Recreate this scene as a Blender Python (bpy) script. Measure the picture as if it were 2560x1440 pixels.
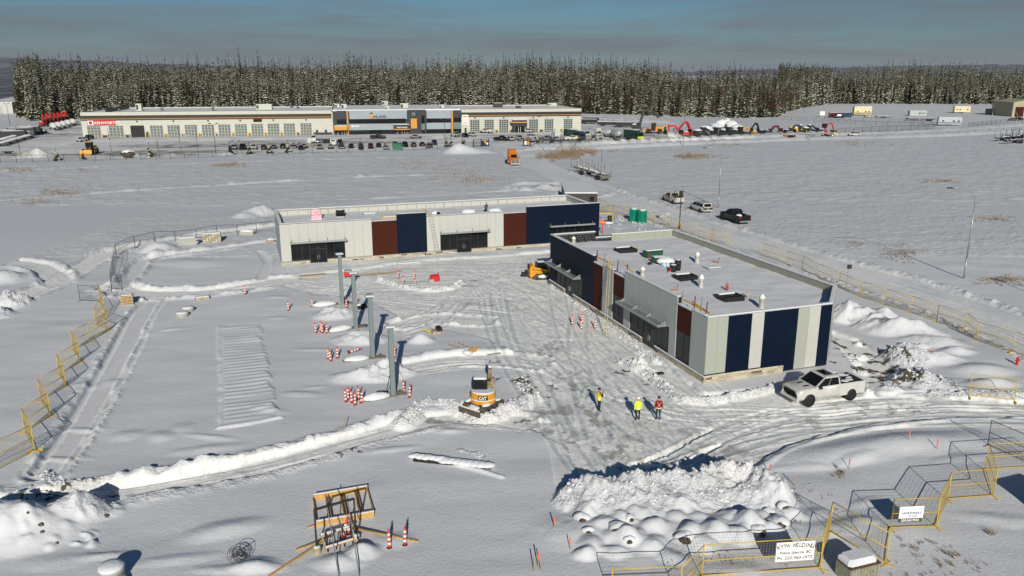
import bpy, bmesh, math, random
import numpy as np
from mathutils import Vector, Matrix
PI = math.pi; R = math.radians
rnd = random.Random(7)
for o in list(bpy.data.objects): bpy.data.objects.remove(o)
S = bpy.context.scene; C = S.collection
# ------------------------------------------------------------------ camera
HAZE = 1.6e-5
HC, F, PITCH = 24.0, 1991.1, R(15)
cd = bpy.data.cameras.new('camera'); cam = bpy.data.objects.new('camera', cd); C.objects.link(cam)
cam.location = (0, 0, HC); cam.rotation_euler = (PI/2 - PITCH, 0, 0)
cd.sensor_width = 36; cd.lens = 36*F/2560; cd.clip_start = .5; cd.clip_end = 40000
S.camera = cam; S.render.resolution_x = 1024; S.render.resolution_y = 576
# ------------------------------------------------------------------ sky and sun
SUN_EL, SUN_AZ = R(23.5), R(4.5)          # sun stands behind the camera, slightly to the right
W = bpy.data.worlds.new('World'); S.world = W; W.use_nodes = True
nt = W.node_tree; N = nt.nodes; L = nt.links; N.clear()
def nd(tree, t, **k):
    n = tree.nodes.new(t)
    for a, b in k.items(): setattr(n, a, b)
    return n
sky = nd(nt, 'ShaderNodeTexSky', sky_type='NISHITA', sun_disc=False, sun_elevation=SUN_EL, sun_rotation=PI - SUN_AZ, altitude=600, air_density=1.0, dust_density=.6, ozone_density=2.2)
bg = nd(nt, 'ShaderNodeBackground'); bg.inputs[1].default_value = .05
out = nd(nt, 'ShaderNodeOutputWorld')
tc = nd(nt, 'ShaderNodeTexCoord'); mp = nd(nt, 'ShaderNodeMapping'); mp.inputs['Scale'].default_value = (1, 1, 15)
n1 = nd(nt, 'ShaderNodeTexNoise'); n1.inputs['Scale'].default_value = 2.7; n1.inputs['Detail'].default_value = 6; n1.inputs['Distortion'].default_value = .5
n1.inputs['Roughness'].default_value = .62
cr = nd(nt, 'ShaderNodeValToRGB'); cr.color_ramp.elements[0].position = .36; cr.color_ramp.elements[1].position = .74
sp = nd(nt, 'ShaderNodeSeparateXYZ')
lo = nd(nt, 'ShaderNodeMapRange'); lo.inputs[1].default_value = .012; lo.inputs[2].default_value = .10; lo.inputs[3].default_value = .55; lo.inputs[4].default_value = -.25
mx = nd(nt, 'ShaderNodeMix', data_type='RGBA'); mx.inputs[7].default_value = (2.9, 3.35, 3.75, 1)
hz = nd(nt, 'ShaderNodeMath', operation='MULTIPLY_ADD'); hz.inputs[1].default_value = .95; hz.use_clamp = True
ml = nd(nt, 'ShaderNodeMix', data_type='RGBA', blend_type='MULTIPLY'); ml.inputs[0].default_value = 1; ml.inputs[7].default_value = (.45, .68, .86, 1)
L.new(tc.outputs['Generated'], mp.inputs[0]); L.new(mp.outputs[0], n1.inputs['Vector']); L.new(n1.outputs[0], cr.inputs[0])
L.new(tc.outputs['Generated'], sp.inputs[0]); L.new(sp.outputs[2], lo.inputs[0])
fd = nd(nt, 'ShaderNodeMapRange'); fd.inputs[1].default_value = .10; fd.inputs[2].default_value = .30; fd.inputs[3].default_value = 1; fd.inputs[4].default_value = 0     # low cloud banks, clear higher up
mm_ = nd(nt, 'ShaderNodeMath', operation='MULTIPLY'); L.new(sp.outputs[2], fd.inputs[0]); L.new(hz.outputs[0], mm_.inputs[0]); L.new(fd.outputs[0], mm_.inputs[1])
L.new(cr.outputs[0], hz.inputs[0]); L.new(lo.outputs[0], hz.inputs[2]); L.new(mm_.outputs[0], mx.inputs[0])
L.new(sky.outputs[0], ml.inputs[6]); L.new(ml.outputs[2], mx.inputs[6]); L.new(mx.outputs[2], bg.inputs[0]); L.new(bg.outputs[0], out.inputs[0])
sl = bpy.data.lights.new('sun', 'SUN'); sun = bpy.data.objects.new('sun', sl); C.objects.link(sun)
sl.energy = 4.6; sl.angle = R(.53); sl.color = (1, .945, .84)
sdir = Vector((math.sin(SUN_AZ)*math.cos(SUN_EL), -math.cos(SUN_AZ)*math.cos(SUN_EL), math.sin(SUN_EL)))
sun.rotation_euler = sdir.to_track_quat('Z', 'Y').to_euler()
vs = S.view_settings; vs.view_transform = 'Standard'; vs.look = 'None'; vs.exposure = 0; vs.gamma = 1; vs.use_curve_mapping = False
# ------------------------------------------------------------------ photo pixel -> place
def ray(u, v):
    a = (u-1280)/F; b = (720-v)/F
    return a, math.cos(PITCH)+b*math.sin(PITCH), -math.sin(PITCH)+b*math.cos(PITCH)
def G(u, v, z=0.0):
    d = ray(u, v); t = (z-HC)/d[2]; return d[0]*t, d[1]*t
def PL(u, v, X, Y, th):                       # pixel on an upright plane through (X,Y): (distance along it, height)
    d = ray(u, v); c, s = math.cos(th), math.sin(th)
    t = (-X*s+Y*c)/(-d[0]*s+d[1]*c)
    return (t*d[0]-X)*c+(t*d[1]-Y)*s, HC+t*d[2]
# ------------------------------------------------------------------ materials
MATS = {}
def M(name, col, rough=.6, metal=0, var=.12, scale=3., bump=0, spec=.4, dirt=None):
    if name in MATS: return MATS[name]
    m = bpy.data.materials.new(name); m.use_nodes = True; t = m.node_tree; b = t.nodes['Principled BSDF']
    b.inputs['Roughness'].default_value = rough; b.inputs['Metallic'].default_value = metal; b.inputs['Specular IOR Level'].default_value = spec
    c = nd(t, 'ShaderNodeTexCoord'); n = nd(t, 'ShaderNodeTexNoise'); n.inputs['Scale'].default_value = scale; n.inputs['Detail'].default_value = 5
    t.links.new(c.outputs['Object'], n.inputs['Vector'])
    r = nd(t, 'ShaderNodeMapRange'); r.inputs[1].default_value = .3; r.inputs[2].default_value = .7; r.inputs[3].default_value = 1-var; r.inputs[4].default_value = 1+var
    t.links.new(n.outputs[0], r.inputs[0])
    x = nd(t, 'ShaderNodeMix', data_type='RGBA', blend_type='MULTIPLY'); x.inputs[0].default_value = 1; x.inputs[6].default_value = (*col, 1)
    t.links.new(r.outputs[0], x.inputs[7]); last = x.outputs[2]
    if dirt:
        n2 = nd(t, 'ShaderNodeTexNoise'); n2.inputs['Scale'].default_value = scale*2.3; n2.inputs['Detail'].default_value = 6
        t.links.new(c.outputs['Object'], n2.inputs['Vector'])
        r2 = nd(t, 'ShaderNodeMapRange'); r2.inputs[1].default_value = .5; r2.inputs[2].default_value = .68; t.links.new(n2.outputs[0], r2.inputs[0])
        r2.inputs[4].default_value = dirt[3] if len(dirt) > 3 else .7
        y = nd(t, 'ShaderNodeMix', data_type='RGBA'); y.inputs[7].default_value = (*dirt[:3], 1); t.links.new(r2.outputs[0], y.inputs[0]); t.links.new(last, y.inputs[6]); last = y.outputs[2]
    t.links.new(last, b.inputs['Base Color'])
    if bump:
        bp = nd(t, 'ShaderNodeBump'); bp.inputs['Strength'].default_value = .5; bp.inputs['Distance'].default_value = bump
        t.links.new(n.outputs[0], bp.inputs['Height']); t.links.new(bp.outputs[0], b.inputs['Normal'])
    MATS[name] = m; return m
SNOW = M('snow', (.66, .67, .69), .75, var=.05, scale=4, bump=.03, spec=.25)
WHITE = M('white_panel', (.455, .455, .42), .45, var=.03, scale=1.5)
NAVY = M('navy_panel', (.002, .0075, .021), .55, var=.08, scale=1, spec=.12)
GREY = M('light_grey_panel', (.35, .37, .355), .42, var=.04, scale=1.2)
LGREEN = M('pale_sage_panel', (.34, .36, .31), .45, var=.04)
BROWN = M('brown_ribbed_cladding', (.052, .013, .008), .65, var=.45, scale=9, spec=.08)
BLACK = M('black_rubber', (.012, .012, .013), .7, var=.2)
DARK = M('dark_steel', (.035, .037, .04), .45, metal=.3)
DARKM = M('black_membrane', (.014, .014, .016), .5, var=.25)
STEEL = M('galvanised_steel', (.33, .36, .37), .42, metal=.5, var=.12, scale=5)
PRIMER = M('grey_primer_steel', (.17, .21, .215), .5, var=.08, scale=6)
CAP = M('metal_flashing', (.42, .44, .44), .4, metal=.3)
GLASS = M('dark_glass', (.008, .009, .010), .1, var=.1, spec=.35)
GGLASS = M('green_reflection_glass', (.10, .24, .18), .08, var=.1, spec=.6)  # green reflection painted into the pane colour
CONC = M('concrete', (.36, .35, .32), .85, var=.15, scale=6, bump=.01)
WOOD = M('yellow_lumber', (.50, .31, .11), .7, var=.25, scale=9)
WOODG = M('weathered_lumber', (.36, .28, .19), .8, var=.25, scale=9)
YEL = M('yellow_paint', (.62, .40, .02), .45, var=.12, scale=6)
CAT = M('machine_yellow', (.60, .27, .02), .42, var=.12, scale=5)
ORA = M('orange_plastic', (.62, .055, .015), .5, var=.1)
REFL = M('white_reflective_tape', (.66, .66, .64), .4, var=.05)
RED = M('red_paint', (.50, .018, .022), .45, var=.12, scale=4)
# ------------------------------------------------------------------ mesh builder
class MB:
    def __init__(s): s.v = []; s.f = []; s.sm = []
    def add(s, vs, fs, smooth=False, T=None):
        k = len(s.v)
        s.v += [tuple(T @ Vector(p)) if T is not None else tuple(p) for p in vs]
        s.f += [tuple(i+k for i in f) for f in fs]; s.sm += [smooth]*len(fs); return s
    def box(s, x0, x1, y0, y1, z0, z1, T=None):
        return s.add([(x, y, z) for z in (z0, z1) for x, y in ((x0, y0), (x1, y0), (x1, y1), (x0, y1))],
                     [(3, 2, 1, 0), (4, 5, 6, 7), (0, 1, 5, 4), (1, 2, 6, 5), (2, 3, 7, 6), (3, 0, 4, 7)], T=T)
    def bbox(s, x0, x1, y0, y1, z0, z1, b=.02, T=None):          # box with chamfered upright and top edges
        pr = [(x0+b, y0), (x1-b, y0), (x1, y0+b), (x1, y1-b), (x1-b, y1), (x0+b, y1), (x0, y1-b), (x0, y0+b)]
        cx, cy = (x0+x1)/2, (y0+y1)/2; kx = 1-2*b/max(x1-x0, 1e-6); ky = 1-2*b/max(y1-y0, 1e-6)
        v = [(x, y, z) for z in (z0, z1-b) for x, y in pr] + [(cx+(x-cx)*kx, cy+(y-cy)*ky, z1) for x, y in pr]
        f = [tuple(range(7, -1, -1)), tuple(range(16, 24))]
        for r in (0, 8): f += [(r+i, r+(i+1) % 8, r+8+(i+1) % 8, r+8+i) for i in range(8)]
        return s.add(v, f, T=T)
    def tube(s, pts, r, n=6, smooth=True, r2=None, T=None, cap=True):
        pts = [Vector(p) for p in pts]; v = []; f = []; m = len(pts)
        up = Vector((0, 0, 1)); a = None
        for i, p in enumerate(pts):
            d = (pts[min(i+1, m-1)]-pts[max(i-1, 0)]).normalized()
            if a is None:
                a = d.cross(up)
                if a.length < 1e-3: a = d.cross(Vector((1, 0, 0)))
            else: a = a - d*a.dot(d)
            a.normalize(); b = d.cross(a)
            rr = r if r2 is None else r+(r2-r)*i/(m-1)
            if isinstance(r, (list, tuple)): rr = r[i]
            v += [p+(a*math.cos(2*PI*k/n)+b*math.sin(2*PI*k/n))*rr for k in range(n)]
        for i in range(m-1): f += [(i*n+k, i*n+(k+1) % n, (i+1)*n+(k+1) % n, (i+1)*n+k) for k in range(n)]
        if cap: f += [tuple(range(n-1, -1, -1)), tuple(range((m-1)*n, m*n))]
        return s.add(v, f, smooth, T)
    def bar(s, p, q, w=.05, h=None, T=None):
        p = Vector(p); q = Vector(q); d = (q-p).normalized(); a = d.cross(Vector((0, 0, 1)))
        if a.length < 1e-3: a = Vector((1, 0, 0))
        a.normalize(); b = a.cross(d); h = w if h is None else h; a = a*w/2; b = b*h/2
        return s.add([e+x for e in (p, q) for x in (-a-b, a-b, a+b, -a+b)], [(3, 2, 1, 0), (4, 5, 6, 7), (0, 1, 5, 4), (1, 2, 6, 5), (2, 3, 7, 6), (3, 0, 4, 7)], T=T)
    def cyl(s, c, r, h, n=16, r2=None, axis='z', T=None, smooth=True):
        c = Vector(c); d = {'x': Vector((h, 0, 0)), 'y': Vector((0, h, 0)), 'z': Vector((0, 0, h))}[axis]
        return s.tube([c, c+d], r, n, smooth, r2, T)
    def lathe(s, prof, n=14, c=(0, 0, 0), T=None, smooth=True):
        v = [(c[0]+r*math.cos(2*PI*k/n), c[1]+r*math.sin(2*PI*k/n), c[2]+z) for r, z in prof for k in range(n)]
        f = [(i*n+k, i*n+(k+1) % n, (i+1)*n+(k+1) % n, (i+1)*n+k) for i in range(len(prof)-1) for k in range(n)]
        f += [tuple(range(n-1, -1, -1)), tuple(range((len(prof)-1)*n, len(prof)*n))]
        return s.add(v, f, smooth, T)
    def prism(s, poly, y0, y1, T=None):                           # (x,z) outline extruded along y
        n = len(poly); v = [(x, y, z) for y in (y0, y1) for x, z in poly]
        f = [tuple(range(n)), tuple(range(2*n-1, n-1, -1))]+[(i, i+n, (i+1) % n+n, (i+1) % n) for i in range(n)]
        return s.add(v, f, T=T)
    def plan(s, poly, z0, z1, T=None):                            # (x,y) outline (ccw) extruded upward
        n = len(poly); v = [(x, y, z) for z in (z0, z1) for x, y in poly]
        f = [tuple(range(n-1, -1, -1)), tuple(range(n, 2*n))]+[(i, (i+1) % n, (i+1) % n+n, i+n) for i in range(n)]
        return s.add(v, f, T=T)
    def blob(s, c, rx, ry, rz, seed=0, am=.2, n=10, m=7, flat=0, T=None):
        q = random.Random(seed); ph = [q.uniform(0, 6.28) for _ in range(6)]; v = []
        for i in range(m+1):
            t = PI*i/m
            for k in range(n):
                p = 2*PI*k/n
                w = 1+am*(math.sin(2*p+ph[0]+t)*.5+math.sin(3*p+ph[1]-2*t)*.35+math.sin(5*p+ph[2]+3*t)*.25)
                z = math.cos(t)*rz*(1+am*.4*math.sin(p+ph[3]))
                if flat and z < 0: z *= flat
                v.append((c[0]+rx*w*math.sin(t)*math.cos(p), c[1]+ry*w*math.sin(t)*math.sin(p), c[2]+z))
        f = [(i*n+k, (i+1)*n+k, (i+1)*n+(k+1) % n, i*n+(k+1) % n) for i in range(m) for k in range(n)]
        return s.add(v, f, True, T)
    def mesh(s, name, mat):
        me = bpy.data.meshes.new(name); me.from_pydata(s.v, [], s.f)
        if mat is not None: me.materials.append(mat)
        if any(s.sm): me.polygons.foreach_set('use_smooth', s.sm)
        me.update(); return me
    def build(s, name, mat, parent=None, loc=None, rz=0):
        return obj(name, s.mesh(name, mat), parent, loc, rz)
def obj(name, me, parent=None, loc=None, rz=0):
    o = bpy.data.objects.new(name, me); C.objects.link(o)
    if parent is not None: o.parent = parent
    if loc is not None: o.location = loc
    if rz: o.rotation_euler = (0, 0, rz)
    return o
def tag(o, label, cat, group=None, kind=None):
    o['label'] = label; o['category'] = cat
    if group: o['group'] = group
    if kind: o['kind'] = kind
    return o
def thing(name, label, cat, loc=(0, 0, 0), rz=0, group=None):
    o = bpy.data.objects.new(name, None); C.objects.link(o); o.location = loc; o.rotation_euler = (0, 0, rz); o.empty_display_size = .3
    return tag(o, label, cat, group)
KIDS = {}
def kids(o):
    return [c for c in C.objects if c.parent == o] if o not in KIDS else KIDS[o]
def dup(root, loc, rz=0, label=None, group=None, parent=None, scale=None):
    r = root.copy(); C.objects.link(r); r.location = loc; r.rotation_euler = (0, 0, rz)
    if label: r['label'] = label
    if group: r['group'] = group
    if scale: r.scale = (scale,)*3 if not isinstance(scale, tuple) else scale
    for ch in list(root.children):
        c = ch.copy(); C.objects.link(c); c.parent = r
        for g in ch.children:
            d = g.copy(); C.objects.link(d); d.parent = c
    return r
def stuff(o): o['kind'] = 'stuff'; return o
def text(body, size, mat, parent, loc, rot, name='lettering', ext=.01, font_w=None, sx=1, shear=0, align='LEFT'):
    cu = bpy.data.curves.new(name, 'FONT'); cu.body = body; cu.size = size; cu.extrude = ext; cu.align_x = align; cu.shear = shear
    if font_w: cu.offset = font_w
    cu.resolution_u = 3; t = bpy.data.objects.new(name, cu); C.objects.link(t)
    dg = bpy.context.evaluated_depsgraph_get(); me = bpy.data.meshes.new_from_object(t.evaluated_get(dg)); bpy.data.objects.remove(t); bpy.data.curves.remove(cu)
    me.materials.clear(); me.materials.append(mat); me.name = name
    o = obj(name, me, parent, loc); o.rotation_euler = rot; o.scale = (sx, 1, 1); return o
# ------------------------------------------------------------------ ground: a height field of fresh, driven and heaped snow
RT = np.random.RandomState(3); TAB = RT.rand(256, 256).astype(np.float32)
def vnoise(X, Y, s, seed=0):
    x = X/s+seed*17.31; y = Y/s+seed*9.77
    xi = np.floor(x).astype(np.int32); yi = np.floor(y).astype(np.int32); fx = (x-xi).astype(np.float32); fy = (y-yi).astype(np.float32)
    fx = fx*fx*(3-2*fx); fy = fy*fy*(3-2*fy)
    a = TAB[xi & 255, yi & 255]; b = TAB[(xi+1) & 255, yi & 255]; c = TAB[xi & 255, (yi+1) & 255]; d = TAB[(xi+1) & 255, (yi+1) & 255]
    return (a+(b-a)*fx)*(1-fy)+(c+(d-c)*fx)*fy-.5
def fbm(X, Y, s, o=3, seed=0, g=.5):
    r = 0; a = 1
    for i in range(o): r = r+a*vnoise(X, Y, s/2**i, seed+i); a *= g
    return r
def sst(a, b, x): t = np.clip((x-a)/(b-a), 0, 1); return t*t*(3-2*t)
class Ras:
    def __init__(s, x0, x1, y0, y1, r):
        s.x0, s.y0, s.r = x0, y0, r; s.xs = np.arange(x0, x1, r, dtype=np.float32); s.ys = np.arange(y0, y1, r, dtype=np.float32)
        s.X, s.Y = np.meshgrid(s.xs, s.ys, indexing='ij'); s.h = np.zeros_like(s.X); s.p = np.zeros_like(s.X); s.d = np.zeros_like(s.X); s.i = np.zeros_like(s.X); s.rd = np.zeros_like(s.X); s.c = np.zeros_like(s.X)
    def win(s, ax, bx, ay, by):
        i0 = max(0, int((ax-s.x0)/s.r)); i1 = min(len(s.xs), int((bx-s.x0)/s.r)+2); j0 = max(0, int((ay-s.y0)/s.r)); j1 = min(len(s.ys), int((by-s.y0)/s.r)+2)
        return None if i1 <= i0+1 or j1 <= j0+1 else (slice(i0, i1), slice(j0, j1))
    def samp(s, A, x, y):
        u = np.clip((x-s.x0)/s.r, 0, len(s.xs)-1.001); v = np.clip((y-s.y0)/s.r, 0, len(s.ys)-1.001)
        i = u.astype(int); j = v.astype(int); a = u-i; b = v-j
        return (A[i, j]*(1-a)+A[i+1, j]*a)*(1-b)+(A[i, j+1]*(1-a)+A[i+1, j+1]*a)*b
NR = Ras(-66, 86, 29, 152, .1); FR = Ras(-430, 540, 148, 700, .7); RS = (NR, FR)
def cat_rom(P, k=8):
    P = [np.array(p, float) for p in P]; Q = [2*P[0]-P[1]]+P+[2*P[-1]-P[-2]]; o = []
    for i in range(1, len(Q)-2):
        for t in np.linspace(0, 1, k, endpoint=False):
            a, b, c, d = Q[i-1], Q[i], Q[i+1], Q[i+2]
            o.append(.5*((2*b)+(-a+c)*t+(2*a-5*b+4*c-d)*t*t+(-a+3*b-3*c+d)*t**3))
    return np.array(o+[P[-1]])
def px(pts, z=.1): return [G(u, v, z) for u, v in pts]
def dist(rs, P, marg):
    """distance, signed side and arc length to a polyline, in the raster window around it"""
    w = rs.win(P[:, 0].min()-marg, P[:, 0].max()+marg, P[:, 1].min()-marg, P[:, 1].max()+marg)
    if w is None: return None
    X = rs.X[w]; Y = rs.Y[w]; D = np.full(X.shape, 1e9, np.float32); SD = np.zeros_like(D); T = np.zeros_like(D); acc = 0.
    for a, b in zip(P[:-1], P[1:]):
        d = b-a; l = math.hypot(*d)
        if l < 1e-6: continue
        ww = rs.win(min(a[0], b[0])-marg, max(a[0], b[0])+marg, min(a[1], b[1])-marg, max(a[1], b[1])+marg)
        if ww is not None:
            q = (slice(ww[0].start-w[0].start, ww[0].stop-w[0].start), slice(ww[1].start-w[1].start, ww[1].stop-w[1].start))
            px_, py_ = X[q]-a[0], Y[q]-a[1]; t = np.clip((px_*d[0]+py_*d[1])/l**2, 0, 1)
            ex, ey = px_-t*d[0], py_-t*d[1]; dd = np.sqrt(ex*ex+ey*ey); m = dd < D[q]
            D[q] = np.where(m, dd, D[q]); SD[q] = np.where(m, np.sign(d[0]*py_-d[1]*px_), SD[q]); T[q] = np.where(m, acc+t*l, T[q])
        acc += l
    return w, D, SD, T
FRESH = .24
for rs in RS:
    X, Y = rs.X, rs.Y
    rs.h += FRESH+.14*fbm(X, Y, 9, 2, 1)+.10*vnoise(X*.45+Y*.15, Y-X*.2, 2.6, 4)+.03*vnoise(X*.35, Y, 1.1, 6)
def lane(pts, hw, berm=.35, bw=.7, z=0., pack=.8, world=False, sides=(1, 1), rough=.05, road=0, ice=.25, seed=0, keep=1.):
    P = cat_rom(pts if world else px(pts))
    for rs in RS:
        q = dist(rs, P, hw+3*bw+1)
        if q is None: continue
        w, D, SD, T = q; X = rs.X[w]; Y = rs.Y[w]
        e = hw+.35*vnoise(X, Y, 2.2, seed+3)+.12*vnoise(X, Y, .5, seed+8)
        ins = 1-sst(e-.25, e+.12, D); dd = D-e
        along = vnoise(T*.18, SD*D*2.4, 1, seed+1); fine = vnoise(T*.5, SD*D*7, 1, seed+2)
        flat = z+rough*(along*1.2+fine*.6)
        rs.h[w] = rs.h[w]*(1-ins*keep)+flat*ins*keep
        bh = np.where(SD > 0, berm*sides[0], berm*sides[1])*(.75+.8*vnoise(X, Y, 1.6, seed+5))*(.75+1.1*vnoise(X, Y, 6, seed+15))
        b = np.exp(-((dd-bw*.55)/(bw*.5))**2)*(1-ins)
        rs.h[w] += np.maximum(bh*b*(1+1.2*fbm(X, Y, .55, 2, seed+6)), 0)
        rs.c[w] = np.maximum(rs.c[w], np.clip(b*1.6, 0, 1)*min(.68, berm*2.2))
        rs.p[w] = np.maximum(rs.p[w], ins*pack*(.75+.5*along)); rs.i[w] = np.maximum(rs.i[w], ins*ice*(.5+1.5*vnoise(X, Y, 3, seed+9)+along))
        if road: rs.rd[w] = np.maximum(rs.rd[w], (dd < bw*1.1).astype(np.float32))
def tire(P, wd=.17, dep=.035, ridge=.03, mat=.35, rs_list=None, ice=.25):
    for rs in (rs_list or RS[:1]):
        q = dist(rs, P, wd*3.2+.2)
        if q is None: continue
        w, D, SD, T = q
        k = np.exp(-(D/wd)**4); r = np.exp(-((D-wd*1.7)/(wd*.55))**2)
        tread = .5+.5*np.sin(T*18+SD*D*14)
        rs.h[w] += -dep*1.2*k+ridge*r*(.6+.8*vnoise(T, D*3, .6))+.012*k*tread
        rs.p[w] = np.maximum(rs.p[w], k*mat)
        rs.i[w] = np.maximum(rs.i[w]*(1-.8*r), k*ice)
        rs.p[w] = np.maximum(rs.p[w], r*.9)
def track(pts, gauge=1.7, world=False, **k):
    P = cat_rom(pts if world else px(pts)); d = np.gradient(P, axis=0); n = np.stack([-d[:, 1], d[:, 0]], 1)/np.maximum(np.linalg.norm(d, axis=1)[:, None], 1e-6)
    for s in (-.5, .5): tire(P+n*gauge*s, **k)
def mound(c, rx, ry, h, rot=0, lump=.15, ls=.6, world=False, seed=1, soft=1.0, dirt=0, flat=0, mode='add'):
    cx, cy = c if world else G(*c, .1); m = max(rx, ry)*1.35
    for rs in RS:
        w = rs.win(cx-m, cx+m, cy-m, cy+m)
        if w is None: continue
        X = rs.X[w]-cx; Y = rs.Y[w]-cy; a, b = math.cos(rot), math.sin(rot)
        x = (X*a+Y*b)/rx; y = (-X*b+Y*a)/ry
        r = np.sqrt(x*x+y*y)*(1+.5*lump*fbm(rs.X[w], rs.Y[w], min(rx, ry)*.9+.3, 2, seed)/.5)
        f = np.clip(1-r, 0, 1); f = np.where(f > 0, f**soft, 0); f = f*f*(3-2*f)
        if flat: f = np.minimum(f, flat)/flat
        g = h*f*(1+lump*2*fbm(rs.X[w], rs.Y[w], ls*2, 3, seed+3, .62))
        g += (f > .03)*np.minimum(f*4, 1)*lump*h*1.1*np.abs(fbm(rs.X[w], rs.Y[w], ls, 2, seed+7))
        rs.h[w] = np.maximum(rs.h[w], g+rs.h[w]*.3) if mode == 'max' else rs.h[w]+g
        if lump >= .22: rs.c[w] = np.maximum(rs.c[w], np.clip(f*3, 0, 1)*min(1, lump*2.2))
        if dirt: rs.d[w] = np.maximum(rs.d[w], dirt*sst(.28, .42, fbm(rs.X[w], rs.Y[w], .9, 3, seed+5)+.15)*(f > .05))
def ridge(pts, h, wd, lump=.3, ls=.6, seed=1, world=False, dirt=0, z=.1):
    P = cat_rom(pts if world else px(pts, z))
    for rs in RS:
        q = dist(rs, P, wd*1.5)
        if q is None: continue
        w, D, SD, T = q; X, Y = rs.X[w], rs.Y[w]
        r = D/wd*(1+lump*vnoise(X, Y, 1.1, seed)+.5*lump*vnoise(X, Y, .45, seed+1)); f = np.clip(1-r, 0, 1); f = f*f*(3-2*f)
        g = h*f*(1+lump*1.6*fbm(X, Y, ls*2, 3, seed+2, .65))
        rs.h[w] = np.maximum(rs.h[w], rs.h[w]*.25+np.maximum(g, 0))
        if lump > .15: rs.c[w] = np.maximum(rs.c[w], np.clip(f*3, 0, 1))
        if dirt: rs.d[w] = np.maximum(rs.d[w], dirt*sst(.25, .4, fbm(X, Y, .8, 3, seed+5)+.1)*(f > .1))
def poly_mask(rs, P, soft=.4, seed=0):
    """inside a polygon: even-odd test, ragged edge"""
    P = np.array(P); w = rs.win(P[:, 0].min()-1, P[:, 0].max()+1, P[:, 1].min()-1, P[:, 1].max()+1)
    if w is None: return None
    X = rs.X[w]+.5*vnoise(rs.X[w], rs.Y[w], 1.3, seed)+.2*vnoise(rs.X[w], rs.Y[w], .4, seed+2); Y = rs.Y[w]+.5*vnoise(rs.X[w], rs.Y[w], 1.3, seed+1)
    ins = np.zeros(X.shape, bool)
    for a, b in zip(P, np.roll(P, -1, 0)):
        c = ((a[1] > Y) != (b[1] > Y)) & (X < (b[0]-a[0])*(Y-a[1])/(b[1]-a[1]+1e-9)+a[0]); ins ^= c
    m = ins.astype(np.float32)
    for _ in range(2): m[1:-1, 1:-1] = (m[1:-1, 1:-1]*2+m[2:, 1:-1]+m[:-2, 1:-1]+m[1:-1, 2:]+m[1:-1, :-2])/6
    return w, m
def pave(poly, z=0., pack=.85, ice=.5, rough=.05, seed=0, world=False):
    for rs in RS:
        q = poly_mask(rs, poly if world else px(poly), seed=seed)
        if q is None: continue
        w, m = q; X, Y = rs.X[w], rs.Y[w]
        fl = z+rough*fbm(X, Y, 2.5, 3, seed+4)
        rs.h[w] = rs.h[w]*(1-m)+fl*m
        rs.p[w] = np.maximum(rs.p[w], m*pack*(.8+.6*fbm(X, Y, 3, 2, seed+5))); rs.i[w] = np.maximum(rs.i[w], m*ice*np.clip(.45+1.9*fbm(X, Y, 4, 3, seed+6), 0, 1))
# -- the street, the cross road and the dealer's yard
ROAD_PX = [(2760, 925), (2560, 832), (2400, 772), (2200, 706), (2000, 646), (1850, 599), (1700, 551), (1540, 494), (1430, 452), (1345, 415), (1290, 385), (1262, 362), (1252, 350)]
lane(ROAD_PX, 4.6, .28, 1.2, 0, .55, road=1, ice=.55, seed=11, rough=.04)
lane([(1300, 384), (1400, 373), (1560, 363), (1800, 352), (2000, 345), (2150, 338), (2350, 330), (2560, 317), (2760, 305)], 5.5, .7, 1.8, 0, .3, road=1, ice=.2, seed=13)
pave([(206, 352), (560, 347), (850, 345), (1130, 337), (1460, 332), (1700, 330), (1690, 318), (1460, 315), (1455, 300), (1900, 345), (2100, 330), (2080, 345), (1320, 366), (1205, 362), (1000, 376), (600, 392), (230, 398), (60, 396), (0, 400), (-200, 420), (-200, 330), (0, 345), (110, 335), (200, 300), (215, 330)], 0, .95, .5, seed=21)
YD = np.clip(FR.p, 0, 1)*(FR.Y > 238)*(FR.X < 60)*(FR.X < .2*FR.Y-40+40); FR.d = np.maximum(FR.d, .62*YD*np.clip(.7+fbm(FR.X*.25, FR.Y, 9, 3, 17), 0, 1))
pave([(1800, 300), (2560, 310), (2560, 272), (2080, 272), (1960, 290)], .3, .2, .1, seed=23)
# -- the building site
PLAZA = [(690, 694), (860, 676), (1060, 650), (1240, 641), (1378, 628), (1372, 716), (1500, 800), (1620, 880), (1700, 940), (1757, 985), (1850, 978), (1955, 962), (2060, 930), (2150, 955), (2200, 985), (2420, 1000), (2600, 1002), (2640, 1050), (2400, 1045), (2180, 1062), (2060, 1090), (1960, 1120), (1880, 1172), (1905, 1200), (1850, 1245), (1480, 1235), (1455, 1180), (1400, 1110), (1350, 1085), (1250, 1065), (1150, 1050), (1330, 1020), (1330, 940), (1290, 880), (1210, 846), (1130, 830), (1010, 800), (960, 770), (880, 745), (800, 740), (690, 712)]
pave(PLAZA, 0, 1.0, .22, .07, seed=31)
pave([(2080, 830), (2150, 850), (2225, 900), (2220, 960), (2150, 960), (2130, 905), (2085, 850)], 0, .9, .2, seed=33)
lane([(-120, 1275), (60, 1262), (250, 1242), (450, 1206), (600, 1178), (760, 1138), (900, 1098), (1020, 1064), (1140, 1046), (1300, 1052)], 1.15, .34, .8, 0, .95, sides=(1, .25), seed=41, ice=.5)
lane([(120, 1185), (185, 1090), (245, 985), (300, 880), (345, 800), (385, 748), (450, 728)], 1.15, .2, .55, .1, .15, seed=43, ice=0, rough=.03, sides=(.8, .8))
for s in (-1, 1): tire(cat_rom(px([(120+s*38, 1185), (190+s*38, 1090), (252+s*36, 985), (310+s*34, 880), (355+s*30, 790), (395+s*20, 745)])), .22, .12, .06, .2)
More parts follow.
